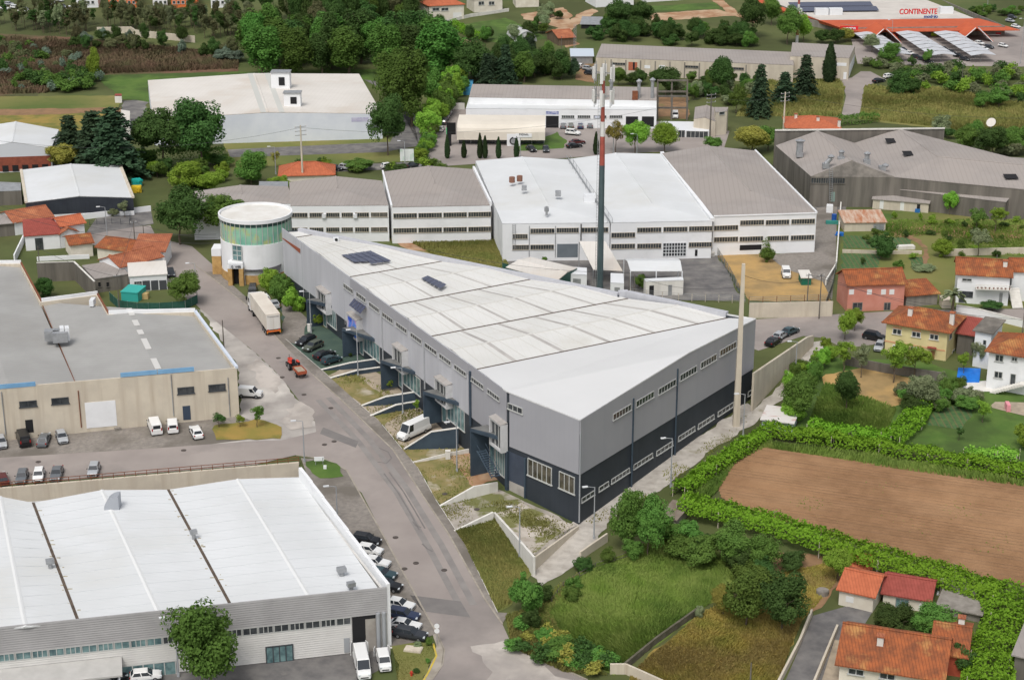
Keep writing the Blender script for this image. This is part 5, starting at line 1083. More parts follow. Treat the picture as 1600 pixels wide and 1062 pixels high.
for (o0,z0),(o1,z1) in zip(prof,prof[1:]): m.quad(sp.at(-.3,z0,o0),sp.at(sp.len+.3,z0,o0),sp.at(sp.len+.3,z1,o1),sp.at(-.3,z1,o1))
m.build('curved_roof',M_crv,r)
walls(r,[sp.at(0,0,-1.5),sp.at(sp.len,0,-1.5),sp.at(sp.len,0,-dep+.2),sp.at(0,0,-dep+.2)],-.3,zs_+1.6,M_white)
for k in range(7): window_uz(r,sp,sp.len*(k/7)+.2,sp.len*((k+1)/7)-.2,.3,zs_-2.7,2,M_frame_dark,M_glass,.14,'shop_window',off=-1.5,sill=False) if k!=4 else None
panel_uz(r,sp,sp.len*.57,sp.len*.72,0,zs_-.8,M_white,'entrance_panel',1.3,2.6); m=MB(); c0=sp.at(sp.len*.645,zs_-2.8,1.35); m.tube(c0,c0+sp.n*.12,1.1,1.1,20); m.build('emblem',M_dark,r); m=MB(); c0=sp.at(sp.len*.645,zs_-2.8,1.48); m.tube(c0,c0+sp.n*.06,.75,.75,20); m.build('emblem_ring',M_galv,r)
panel(r,sp,806,207,831,207.5,6,M_white,'sign',1.35,.1); wall_text('lettering','FIDIAL',sp,811,211.5,15,3,M_dark,r,off=1.4)
r,c,pl=hall4('shop','low white glazed shop right of the dealership trees','' or [(1030,204),(1108,206),(1108,191),(1032,190)],zeave(1108,216,206),M_white,M_white_metal)
window(r,pl,1073,205,1106,206,9.5,5,M_frame,M_glass,.12,sill=False); window(r,pl,1060,204,1070,204,11,2,M_frame,M_glass,.1,'door',sill=False)
hall4('outbuilding','small grey-roofed store behind the low white shop','' or [(1084,186),(1118,190),(1122,170),(1086,168)],5,M_conc_pale,M_fibre,.8,'y')
r,c,pl=hall4('outbuilding','tall narrow concrete block right of the low white shop','' or [(1118,176),(1136,174),(1138,168),(1116,168)],zeave(1136,210,174),M_conc_pale,M_fibre); window(r,pl,1124,175,1132,175,4,1)
fr_=thing('unfinished_building','unfinished dark concrete frame with a parked van, beside the dealership','building',G(1026,186))
for x,y in ((1027,186),(1049,187),(1073,188),(1027,160),(1049,160),(1073,161)):
    p=G(x,y); m=MB(); m.box(p+UP*3.5,(.5,.5,7.4)); m.build('column',M_conc_dark,fr_)
for y in (186.5,160.5):
    a,b=G(1027,y),G(1073,y)
    for z in (3.5,7.0): m=MB(); m.box((a+b)/2+UP*z,((b-a).length,.45,.5)); m.build('beam',M_conc_dark,fr_)
for x,c_ in ((722,0),(733,0)):
    p=P(x,151,0); m=MB(); m.box(p+UP*2.9,(2.5,12,2.9)); single('shipping_container',m,M('container blue',S(70,140,176),S(84,156,192),scale=.4,rough=.6,wave=(1.5,.3,S(50,110,146))),'blue shipping container, %s of the pair beside the dealership'%('left' if x==722 else 'right'),'container','blue containers')
r,c,pl=hall4('long_shed','long grey-roofed concrete shed with bricked doorway, upper centre','' or [(931,90),(1240,102),(1240,82),(940,69)],zeave(950,118,92)+0,M_conc_pale,M_fibre,1.2,'mono',zs=None)
for x in (954,977,1000,1023,1046,1069,1092,1115,1140,1165,1185): panel(r,pl,x,93+(x-954)*.04,x+2,93+(x-954)*.04,26,M_conc,'pier',.15,.2)
panel(r,pl,982,97,996,97.6,13,M('infill brick',S(186,110,84),S(170,98,74),scale=2,rough=.9),'brick_infill'); panel(r,pl,989,97.3,992,97.4,12,M_dark,'doorway',.08,.1)
for x in (1007,1030): panel(r,pl,x,102,x+9,102.4,5,M_white,'sign')
for x in (957,1071,1142): window(r,pl,x,98+(x-954)*.04,x+20,98.8+(x-954)*.04,3,5,M_conc,M_glass,.1)
r,c,pl=hall4('end_block','grey-roofed block with white gable wall at the end of the long shed','' or [(1235,88),(1327,91),(1336,72),(1238,67)],zeave(1325,125,91),M_conc_pale,M_fibre,1.0,'mono')
panel(r,pl,1305,98,1323,98.5,5,M_white,'sign'); panel(r,pl,1318,113,1323,113,11,M_white,'door'); panel(r,Plane(c[1],c[2]),1328,95,1335,92,30,M_white,'gable_render')
# hillside houses at the top
r,f,s,l,z=house('house','house with bright orange hip roof on the hillside, top centre','' or (671,34),(725,30),10,11,'hip',2.2,M_cream,M_tile_new)
for x in (676,690): window(r,f,x,13,x+10,12.6,4,2,M_frame,M_glass,.14)
panel(r,f,708,20,721,19.6,8,M_shutter,'garage_door')
r,f,s,l,z=house('house','cream hillside house with wide terrace, top centre','' or (741,20),(785,17),-2,10,'hip',2.2,M_cream,M_tile)
for x in (748,764): window(r,f,x,3,x+8,2.6,5,2,M_frame,M_glass,.14)
house('house','small cream hillside house right of the terraced house','' or (806,12),(842,11),-4,9,'hip',2,M_cream,M_tile_new)
house('house','white building behind the wood at the top centre','' or (931,12),(990,8),-10,12,'hip',2,M_white,M_tile)
house('house','white low building behind the green field at the top','' or (1008,4),(1068,0),-8,12,'gx',1.5,M_white,M_roof_cream)
for x,w_,mt,lab in ((240,22,M_white,'white apartment block, leftmost at the top edge above the wood'),(268,40,M('orange render',S(222,120,70),rough=.9),'orange and white apartment block at the top edge above the wood'),(330,30,M_white,'white apartment block, rightmost at the top edge above the wood'),(120,34,M_white,'white building at the top left edge behind the parked cars'),(170,46,M('orange render',S(222,120,70),rough=.9),'orange block at the top left edge behind the parked cars')):
    r,f,s,l,z=house('apartment_block',lab,(x,13),(x+w_,12),-14,12,'flat',0,mt,M_roof_cream,ov=.1,cat='building')
    for k in range(int(w_/7)): window(r,f,x+2+k*7,2,x+5.5+k*7,2,4,1,M_frame,M_glass,.14)
r,f,s,l,z=house('barn','barn with orange tile roof in the upper centre farmyard','' or (873,72),(898,70),60,12,'gx',2,M_wood,M_tile,cat='barn')
house('barn','open barn with curved dark grey roof in the upper centre farmyard','' or (908,45),(940,46),38,14,'gx',1.6,M_dark,M_galv,cat='barn')
house('barn','blue-grey metal shed roof in front of the farmyard','' or (893,100),(926,100),88,12,'gx',1.4,M_galv,M('pale blue roof sheet',S(188,198,208),rough=.6),cat='barn')
def tunnel(name,label,px,py,wd,ln,mat,rz=.3,cat='greenhouse'):
    p=G(px,py); root=thing(name,label,cat,p,None,rz); m=MB(); n=14
    for k in range(n):
        a0,a1=math.pi*k/n,math.pi*(k+1)/n; m.quad(Vector((-wd*math.cos(a0),0,wd*1.05*math.sin(a0))),Vector((-wd*math.cos(a1),0,wd*1.05*math.sin(a1))),Vector((-wd*math.cos(a1),ln,wd*1.05*math.sin(a1))),Vector((-wd*math.cos(a0),ln,wd*1.05*math.sin(a0))))
    link('cover',m.data('cover',mat),root); m=MB(); m.face([Vector((-wd*math.cos(math.pi*k/n),.15,wd*1.05*math.sin(math.pi*k/n))) for k in range(n+1)]); link('end_wall',m.data('end_wall',mat),root)
    for j in range(4):
        m=MB(); [m.tube(Vector((-wd*1.01*math.cos(math.pi*k/n),ln*j/3,wd*1.06*math.sin(math.pi*k/n))),Vector((-wd*1.01*math.cos(math.pi*(k+1)/n),ln*j/3,wd*1.06*math.sin(math.pi*(k+1)/n))),.05,.05,4) for k in range(n)]; link('hoop',m.data('hoop',M_galv),root)
M_poly=M('milky polythene',S(206,206,204),S(188,190,188),scale=.5,rough=.4)
tunnel('polytunnel','grey arched polytunnel behind, in the upper centre farmyard',824,66,3.6,14,M_poly); tunnel('polytunnel','grey arched polytunnel in front, in the upper centre farmyard',824,80,3.2,8,M_poly)
tunnel('polytunnel','small green polytunnel near the white house with pool',1531,629,1.5,3.6,M('green polythene',S(90,180,140),S(110,196,156),scale=.6,rough=.4),rz=1.3)
r,f,s,l,z=house('house','low house with orange hip roof behind the concrete factory','' or (1228,213),(1312,215),200,14,'hip',2.2,M_cream,M_tile_new,chim=((.2,.6,1),(.6,.3,1.2),(.98,.1,1)))
house('house','low orange-roofed house hidden behind the factory row','' or (437,284),(522,282),275,10,'hip',2.4,M_cream,M_tile_new)
# pool under blue tarp, playground slide
m=MB(); q=[G(1494,598),G(1530,598),G(1532,578),G(1497,577)]; m.slab([p+UP*.35 for p in q],.5); single('pool_cover','' or m,M('blue tarp',S(20,110,210),S(40,130,226),scale=1.2,rough=.4,bump=.6,bscale=1.5),'bright blue tarpaulin over a raised pool beside the white house','pool')
# ---- supermarket
M_or=M('supermarket orange tiles',S(196,98,64),S(182,88,58),scale=.3,rough=.8,wave=(.8,.3,S(176,74,44),'SIN'))
sm=thing('supermarket','wide supermarket with orange roofs, red sign letters and flat grey roof deck, upper right','building',G(1430,60))
e0,e1=G(1348,62),G(1600,58); sp=Plane(e0,e1); ze=hgt(e0,49); zk=Plane(sp.at(0,0,-20),sp.at(sp.len,0,-20)).pt(1430,30).z
def su(px): return sp.uz(px,50)[0]
u0,u1=su(1290),su(1592)
walls(sm,[sp.at(su(1345),0,-4),sp.at(su(1576),0,-4),sp.at(su(1560),0,-76),sp.at(su(1262),0,-76),sp.at(su(1290),0,-24),sp.at(su(1345),0,-8)],0,zk-.3,M_conc,'wall')
m=MB(); m.slab([sp.at(su(1304),zk-.2,-20),sp.at(su(1552),zk-.2,-20),sp.at(su(1530),zk-.2,-76),sp.at(su(1262),zk-.2,-76)],.2); m.build('roof_deck',M('pale roof gravel',S(206,200,192),S(194,188,180),scale=.2,rough=.9),sm)
m=MB(); m.slab([sp.at(su(1330),ze,1),sp.at(u1,ze,1),sp.at(su(1556),zk,-20),sp.at(su(1300),zk,-20)],.3); m.build('roof_slope',M_or,sm)
m=MB(); m.slab([sp.at(su(1330),ze,1),sp.at(su(1300),zk,-20),sp.at(su(1250),zk,-76),sp.at(su(1236),ze,-70)],.3); m.build('roof_slope',M_or,sm)
for px in (1374,1516):
    uc=su(px); hw=su(px+29)-uc; m=MB(); pk_=sp.at(uc,ze+2,7); m.slab([pk_,sp.at(uc,ze+2.6,-5),sp.at(uc-hw*.7,ze,-3),sp.at(uc-hw,ze-3.4,7)],.3); m.slab([sp.at(uc+hw,ze-3.4,7),sp.at(uc+hw*.7,ze,-3),sp.at(uc,ze+2.6,-5),pk_],.3); m.build('porch_roof',M_or,sm)
    for s_ in (-1,1): MB().tube(sp.at(uc+s_*.5,ze+1.9,7.1),sp.at(uc+s_*(hw+.4),ze-4.2,7.2),.16,.16,6).build('porch_beam',M_white_metal,sm)
fp_=Plane(sp.at(0,0,-3.9),sp.at(sp.len,0,-3.9))
for k,(x0,x1,mt) in enumerate(((1395,1404,M('red banner',S(190,40,50),rough=.5)),(1406,1420,M_cream),(1420,1427,M('lime banner',S(170,205,60),rough=.5)),(1455,1464,M('lime banner',S(170,205,60))),(1556,1564,M('red banner',S(190,40,50))))): panel(sm,fp_,x0,51,x1,51,9,mt,'banner',.1,.1)
panel(sm,fp_,1427,59,1480,59,3,M('red banner',S(190,40,50)),'trolley_shelter',2,2)
panel(sm,fp_,1536,54,1563,54,6,M_white,'banner',.12,.1)
for k in range(7): panel(sm,fp_,1350+k*5,52,1354+k*5,52,9,M_glass,'shop_window',.05,.05)
m=MB(); m.slab([sp.at(su(1228),zk+2.5,-80),sp.at(su(1515),zk+2.5,-80),sp.at(su(1500),zk+5.5,-96),sp.at(su(1236),zk+5.5,-96)],.3); m.build('rear_roof',M_tile_new,sm)
walls(sm,[sp.at(su(1222),0,-82),sp.at(su(1512),0,-82),sp.at(su(1510),0,-95),sp.at(su(1222),0,-95)],0,zk+2.4,M_conc_pale,'rear_wall')
for k in range(16):
    for j in range(2):
        c=sp.at(su(1290+k*8+j*4),zk+.4,-42-j*12); m=MB(); m.slab([c+Vector((-2.2,-3,0)),c+Vector((2.2,-3,0)),c+Vector((2.2,3,.7)),c+Vector((-2.2,3,.7))],.1); m.build('solar_row',M_solar,sm)
for x in (1275,1341,1522,1318): m=MB(); m.box(sp.at(su(x),zk+1,-34),(5,3,2.4)); m.build('roof_plant',M_white_metal,sm)
tp=Plane(sp.at(0,0,-20.5),sp.at(sp.len,0,-20.5)); M_redt=M('sign red',S(206,40,44),rough=.4)
wall_text('lettering','CONTINENTE',tp,1405,22.5,60,8,M_redt,sm,off=.1,bold=.06,depth=.15); wall_text('lettering','modelo',tp,1443.5,28.5,22,5,M('sign blue',S(40,80,150),rough=.4),sm,off=.1,bold=.05,depth=.12)
wp=Plane(sp.at(0,0,1.2),sp.at(sp.len,0,1.2)); b=panel(sm,wp,1313,41,1341,41,6.5,M('sign board red',S(222,44,50),rough=.4),'sign',.2,.3); wall_text('lettering','worten',wp,1317.5,46,20,4,M_white,sm,off=.32,bold=.05)
for nm,q in (('leftmost',[(1333,63.5),(1372,63.5),(1424,98),(1385,100)]),('middle',[(1398,62),(1434,62),(1494,99),(1454,100)]),('rightmost',[(1457,62),(1495,62),(1556,99),(1517,100)])):
    ro=thing('parking_canopy','long pale shade canopy over parked cars, %s of three at the supermarket'%nm,'canopy',G(*q[3]),'supermarket parking canopies'); Q=[G(*p)+UP*2.8 for p in q]; nseg=7
    for k in range(nseg):
        for (s0,s1,h0,h1) in ((0,.5,0,.55),(.5,1,.55,0)):
            f=lambda u,v:(Q[0].lerp(Q[1],u)).lerp(Q[3].lerp(Q[2],u),v); e=.01; v0,v1=k/nseg+e,(k+1)/nseg-e
            m=MB(); m.slab([f(s0,v0)+UP*h0,f(s0,v1)+UP*h0,f(s1,v1)+UP*h1,f(s1,v0)+UP*h1],.08); m.build('canopy_panel',M('shade sheet',S(186,188,192),S(198,200,204),scale=.4,rough=.6),ro)
        p=f(.5,k/nseg+.07); MB().tube(Vector((p.x,p.y,g(p.y))),p+UP*.4,.12).build('post',M_galv,ro)
# ------------------------------------------------------------------ mast, poles, lamps, cables, fences
def pole_h(b,y): return hgt(b,y)-b.z
ms=thing('telecom_mast','tall red, white and dark telecom mast with antenna clusters behind the grey hall','mast',G(937,452))
mbp=G(937,452); ztop=hgt(mbp,103)
M_mred=M('mast red',S(176,92,80),S(160,84,72),scale=1,rough=.6); M_mwhite=M('mast white',S(222,220,216),rough=.6); M_mdark=M('mast dark green',S(70,86,88),S(86,100,104),scale=.8,stretch=(1,1,.3),rough=.5)
segs=[(452,258,.72,.6,M_mdark),(258,213,.6,.5,M_mred),(213,190,.5,.44,M_mwhite),(190,167,.44,.38,M_mred),(167,146,.36,.34,M_mwhite),(146,126,.34,.3,M_mred),(126,100,.3,.26,M_mwhite)]
for y0,y1,r0,r1,mt in segs:
    z0,z1=(mbp.z-.3 if y0==452 else hgt(mbp,y0)),hgt(mbp,y1); m=MB(); m.tube(Vector((mbp.x,mbp.y,z0)),Vector((mbp.x,mbp.y,z1)),r0,r1,14); m.build('shaft_section',mt,ms,smooth=False)
lx=Vector((mbp.x-1.0,mbp.y-.4,0)); zz=hgt(mbp,110); m=MB(); m.tube(lx+UP*1,lx+UP*zz,.05,.05,4); m.tube(lx+Vector((.45,0,1)),lx+Vector((.45,0,zz)),.05,.05,4)
for k in range(70): z=1+(zz-1)*k/70; m.tube(lx+UP*z,lx+Vector((.45,0,z)),.03,.03,4)
m.build('ladder',M_galv,ms)
for yc,nr in ((114,3),(150,3)):
    z=hgt(mbp,yc); m=MB()
    for k in range(nr*2):
        a=2*math.pi*k/(nr*2)+.3; e=Vector((math.cos(a),math.sin(a),0)); p=Vector((mbp.x,mbp.y,z))
        m=MB(); m.tube(p+e*.4,p+e*1.9,.07,.07,5); m.tube(p+e*1.9+UP*-2.2,p+e*1.9+UP*2.2,.07,.07,5); m.build('antenna_arm',M_galv,ms)
        m=MB(); m.box(p+e*2.15+UP*(.2 if k%2 else -.2),(.4,.6,3.3 if k%2==0 else 2.4),a); m.build('antenna',M_mwhite,ms)
def lamp(base,top_y,label,arm=(-1.2,-.3),group='street lamps of the estate',double=False):
    b=G(*base); h=pole_h(b,top_y); r=thing('street_lamp',label,'street lamp',b,group)
    m=MB(); m.tube(b-UP*.1,b+UP*h,.13,.07,8); m.build('post',M_lampgrey,r); m=MB(); m.box(b+UP*.25,(.35,.35,.5)); m.build('base',M_lampgrey,r)
    for s in ((1,-1) if double else (1,)):
        e=Vector((arm[0]*s,arm[1]*s,0)); t=b+UP*h; m=MB(); m.tube(t,t+e+UP*.25,.05,.05,6); m.build('arm',M_lampgrey,r); d=e.normalized(); m=MB(); m.box(t+e+d*.3+UP*.26,(.85,.35,.16),math.atan2(e.y,e.x)); m.build('lamp_head',M_white_metal,r)
for a in [((486,520),456,'street lamp in front of the first bay window, near the white-capped shrubs'),((559.5,588),516,'street lamp between the sunset poster and the first ramp walls'),((629.5,646),575,'street lamp beside the third bay window'),((714,737),660,'street lamp beside the tall navy ramp wall'),((812,870),792,'street lamp standing at the white forecourt wall'),((1048,761),685,'street lamp halfway along the charcoal side wall'),((928,841.5),761,'street lamp nearest the charcoal corner of the hall'),((1161,682),616,'street lamp at the far end of the charcoal side wall'),
    ((475.7,722),658,'street lamp at the junction beside the small lawn'),((527,812),760,'street lamp beside the white parapet of the bottom left hall'),((306,441),412,'street lamp at the road bend near the orange-roofed houses'),((411,433),394,'street lamp in front of the round tower'),((1243,579),534,'slim street lamp beside the weathered wall of the gravel track'),((431,272),230,'street lamp beside the upper meadow near the tall concrete pole'),((633,264),221,'street lamp beside the white billboard near the dealership'),
    ((813,248),216,'street lamp in front of the showroom, by the cypress'),((958,242),193,'street lamp between the dealership trees'),((995,244),210,'double street lamp right of the dealership trees'),((1393,62),32,'tall lamp in front of the supermarket left porch'),((1594,100),30,'tall lamp at the right edge of the supermarket car park'),((1542,20),-2,'tall lamp behind the supermarket car park'),((313,500),484,'short street lamp behind the beige hall corner'),((168,375),324,'street lamp on the street below the black-walled workshop'),((279,1056),965,'street lamp beside the round tree of the bottom left hall'),((130,1040),985,'brown lamp pole in front of the bottom left hall')]: lamp(*a)
def upole(base,top_y,label,mat=None,r=.16,arms=1,group='utility poles',name='utility_pole',aw=1.6,square=False):
    b=G(*base); h=pole_h(b,top_y); o=thing(name,label,'pole',b,group); m=MB()
    if square: m.box8([b+Vector(v)*r*1.3+Vector((0,0,-.2)) for v in ((-1,-1,0),(1,-1,0),(1,1,0),(-1,1,0))]+[b+Vector(v)*r*.6+UP*h for v in ((-1,-1,0),(1,-1,0),(1,1,0),(-1,1,0))])
    else: m.tube(b-UP*.2,b+UP*h,r,r*.6,8)
    m.build('shaft',mat or M_polewood,o)
    for k in range(arms):
        z=h-.4-k*1.1; m=MB(); m.box(b+UP*z,(aw*2,.12,.14),.5); m.build('cross_arm',M_galv,o)
        for s in (-1,0,1): m=MB(); q=b+Vector((s*aw*.9*math.cos(.5),s*aw*.9*math.sin(.5),z+.07)); m.tube(q,q+UP*.3,.07,.05,6); m.build('insulator',M_conc_white,o)
    return b+UP*h
T={}
T['big']=upole((1150,665),412,'very tall square concrete pole at the corner of the grey hall',M_conc_pale,.44,0,square=True)
T['c1']=upole((473,282),196,'concrete power pole with cross arms left of the factory row',M_conc_pale,.3,3)
T['c2']=upole((1224,205),144,'concrete power pole behind the concrete factory',M_conc_pale,.3,3)
T['c3']=upole((1109,217),146,'timber power pole beside the low white shop',None,.26,3)
for k,b,t,l in (('d1',(1260,492),427,'slim timber pole on the dry lot near the green container shed'),('d2',(1279.6,498),428,'slim timber pole at the corner of the street below the dry lot'),('e1',(187,486),428,'timber pole behind the green fence by the road bend'),('e2',(63,428),385,'timber pole beside the bungalow lawn'),('e3',(210.5,375),345,'timber pole in the street beside the rust-roofed cottages'),('e4',(225,372),352,'short timber pole near the parked cars at the road bend'),('g1',(1597,524),479,'timber pole at the right edge by the white front wall'),('g2',(983,458),425,'paired slim pole behind the grey hall by the mast cabins'),('g3',(991,459),428,'second slim pole behind the grey hall by the mast cabins'),('k1',(877,102),57,'timber pole beside the farmyard sheds'),('k2',(1502,136),101,'short pale pole in the scrub below the supermarket'),('k3',(350,545),500,'rusty thin pole behind the beige hall parapet'),('k4',(1171,1090),1035,'timber pole with lamp at the bottom edge of the yellow meadow'),('k5',(1556,420),398,'short timber pole in the upper right garden')): T[k]=upole(b,t,l,None,.14,1 if k in('d1','d2','e1','e3','g1') else 0,aw=.7)
b=G(1245,67); h=pole_h(b,-30); o=thing('radio_mast','slim red and white radio mast left of the supermarket','mast',b)
for k in range(8): m=MB(); m.tube(b+UP*h*k/8,b+UP*h*(k+1)/8,.55-.03*k,.52-.03*k,8); m.build('shaft_section',M_mwhite if k%2==0 else M_mred,o)
b=G(898,84); h=pole_h(b,38); o=thing('lattice_mast','thin grey lattice mast in the farmyard','mast',b); m=MB()
for s in ((-.4,0),(.4,0),(0,.6)): m.tube(b+Vector((s[0],s[1],0)),b+Vector((s[0],s[1],h)),.06,.06,4)
for k in range(10): m.tube(b+Vector((-.4,0,h*k/10)),b+Vector((.4,0,h*(k+1)/10)),.04,.04,4)
m.build('lattice',M_galv,o)
# overhead cables, each a thing
def cable(a,b,sag,label,r=.035):
    m=MB(); n=14; pts=[a.lerp(b,k/n)-UP*(sag*4*(k/n)*(1-k/n)) for k in range(n+1)]; m.path(pts,r,4); single('overhead_cable',m,M_wire,label,'cable','overhead cables')
far=lambda px,py,z:P(px,py,z)
cable(T['big']-UP*2,T['d2']-UP*.3,1.5,'cable from the tall concrete pole to the timber pole by the dry lot'); cable(T['big']-UP*4,T['g3']-UP*.3,1.5,'cable running behind the grey hall from the tall concrete pole to the mast cabins')
cable(T['d2']-UP*.4,far(1620,500,8),2,'cable crossing the pink and yellow house roofs to the right edge'); cable(T['d2']-UP*1,T['g1']-UP*.3,2,'cable from the dry lot pole to the pole by the white front wall'); cable(T['d1']-UP*.3,T['d2']-UP*.2,.3,'short cable between the two slim poles of the dry lot')
cable(T['e1']-UP*.3,T['e3']-UP*.3,.8,'cable from the green fence pole to the street pole behind the cottages'); cable(T['e3']-UP*.2,far(340,372,9),1,'cable from the street pole to the round tower'); cable(far(-20,315,11),far(338,366,10),2.5,'long cable from the left edge past the dark evergreen to the round tower'); cable(far(-20,322,10.5),far(338,380,8),2.5,'lower long cable from the left edge to the round tower wall'); cable(T['e2']-UP*.2,T['e1']-UP*.5,.8,'cable from the bungalow lawn pole to the green fence pole')
cable(T['c2']-UP*.5,T['c3']-UP*.5,1.8,'cable between the concrete pole and the timber pole behind the factory'); cable(T['c3']-UP*.6,T['c1']-UP*.6,5,'long cable from the timber pole past the mast to the left concrete pole'); cable(T['c2']-UP*.6,far(1640,185,9),2,'cable from the concrete pole to the right across the meadow'); cable(T['c1']-UP*.6,far(-40,215,12),4,'cable from the left concrete pole to the left edge'); cable(T['g2']-UP*.2,far(640,383,8),1.5,'cable behind the grey hall roof towards the factory waste ground')
# fences
def fence(label,pxs,h,mesh_mat,post_mat,step=3,group='fences',solid=True,rails=2,name='fence',t=.05):
    pts=[G(*p) for p in pxs]; r=thing(name,label,'fence',pts[0],group)
    for a,b in zip(pts,pts[1:]):
        n=max(1,round((b-a).length/step))
        for k in range(n):
            p,q=a.lerp(b,k/n),a.lerp(b,(k+1)/n); p.z=g(p.y); q.z=g(q.y); m=MB(); m.tube(p-UP*.2,p+UP*(h+.1),.06,.06,5); m.build('post',post_mat,r)
            if solid: m=MB(); d=(q-p).normalized(); nn=Vector((-d.y,d.x,0))*t; m.box8([p-nn+UP*.1,q-nn+UP*.1,q+nn+UP*.1,p+nn+UP*.1,p-nn+UP*h,q-nn+UP*h,q+nn+UP*h,p+nn+UP*h]); m.build('panel',mesh_mat,r)
            else:
                for j in range(rails): m=MB(); z=h*(j+1)/rails; m.tube(p+UP*z,q+UP*z,.035,.035,4); m.build('rail',mesh_mat,r)
M_gmesh=M('green netting',S(44,84,72),S(54,96,84),scale=1.5,rough=.8)
fence('curving green netting fence around the yard at the road bend',[(172,470),(185,482),(215,487),(250,487),(290,484),(309,474),(308,466)],1.9,M_gmesh,M_galv)
fence('dark green netting screen behind the grey hall beside the mast',[(785,424),(830,437),(890,450)],2.0,M_gmesh,M_galv)
fence('wire fence on the wall above the street below the dry lot',[(1170,475),(1235,473),(1300,470)],1.5,M_galv,M_rust,3,solid=False,rails=4)
fence('dark mesh fence between the factory yard and the dry lot',[(1120,398),(1140,430),(1160,468)],1.8,M('dark mesh',S(80,88,84),rough=.8),M_galv,3,solid=False,rails=7)
fence('wire fence along the back edge of the factory yard',[(985,462),(1060,470),(1165,474)],1.6,M_galv,M_conc_pale,3,solid=False,rails=4)
fence('dark railings around the street parking below the black-walled workshop',[(140,352),(175,350),(203,352),(204,340)],1.4,M_frame_dark,M_frame_dark,2,solid=False,rails=4)
fence('dark netting fence beside the narrow lane near the pink house',[(1306,420),(1300,452),(1290,480)],1.6,M('grey netting',S(110,112,104),rough=.9),M_galv)
fence('white fence panel beside the blue containers',[(698,172),(726,172)],2.2,M_conc_white,M_galv)
fence('post and wire fence at the edge of the lush grass field',[(862,945),(880,920),(930,890),(990,870)],1.1,M_polewood,M_polewood,3,solid=False,rails=2)
# signs, small street things
b=G(683,1007); o=thing('road_sign','round white road signs on a grey post at the kerb by the lower junction','road sign',b); h=pole_h(b,978); m=MB(); m.tube(b,b+UP*(h+.5),.05); m.build('post',M_galv,o)
for k in (0,.75): m=MB(); c=b+UP*(h+.1-k)+Vector((0,-.07,0)); m.tube(c,c+Vector((0,-.04,0)),.36,.36,18); m.build('sign_disc',M_white,o)
b=G(499,727); o=thing('notice_board','small white notice board on the junction lawn','sign',b); m=MB(); m.box(b+UP*1.2,(1.6,.12,.7),.1); m.build('board',M_white,o); [MB().tube(b+Vector((s,0,0)),b+Vector((s,0,1.4)),.05).build('post',M_galv,o) for s in (-.6,.6)]
m=MB(); m.box(G(508,733)+UP*.35,(.5,.3,.7)); single('utility_box',m,M_white,'tiny white utility box on the junction lawn','utility box')
for x,y,l in ((484,518,'grey utility cabinet at the foot of the lamp near the first entrance'),(700,717,'white utility cabinet on the plot beside the steel stair'),(906,437,'grey cabinet near the mast cabins')):
    b=G(x,y); m=MB(); m.box(b+UP*.75,(.8,.6,1.5)); m.box(b+UP*1.53,(.9,.7,.08)); single('utility_cabinet',m,M_conc_white,l,'utility cabinet')
b=G(637,262); o=thing('billboard','white advertising board with green text area near the dealership','billboard',b); h=pole_h(b,233); pl=Plane(b,b+Vector((4.5,0,0))); panel_uz(o,Plane(G(625.5,262),G(647,262)),0,(G(647,262)-G(625.5,262)).length,b.z+1.8,b.z+h,M('printed board',S(226,230,226),S(150,196,160),scale=.35,rough=.5,amt=(.5,.7)),'board',.1,.2); [MB().tube(G(x,262),G(x,262)+UP*h,.1).build('post',M_galv,o) for x in (627,646)]
b=G(702,228); o=thing('sign_totem','tall black dealership totem with green stripe','sign',b); h=pole_h(b,192); m=MB(); m.box(b+UP*h*.5,(1.2,.6,h)); m.build('post',M_dark,o); m=MB(); m.box(b+UP*(h*.75)+Vector((.6,0,0)),(2.6,.7,h*.5)); m.build('board',M_black,o); m=MB(); m.box(b+UP*h*.5+Vector((-.7,-.1,0)),(.2,.7,h*.6)); m.build('stripe',M('totem green',S(60,180,110),rough=.5),o)
m=MB(); b=G(886,243); 
for k,(x,y,l) in enumerate(((1250,290,''),)): pass
b=G(1552,200); o=thing('satellite_dish','large cream satellite dish in the shrubs at the upper right','satellite dish',G(1548,205)); c=G(1548,205); m=MB(); m.tube(c,c+UP*2,.12); m.build('mount',M_galv,o); m=MB(); m.tube(c+UP*2.4,c+UP*2.4+Vector((-.25,-.35,.3)),.3,1.4,18); m.build('dish',M_roof_cream,o)
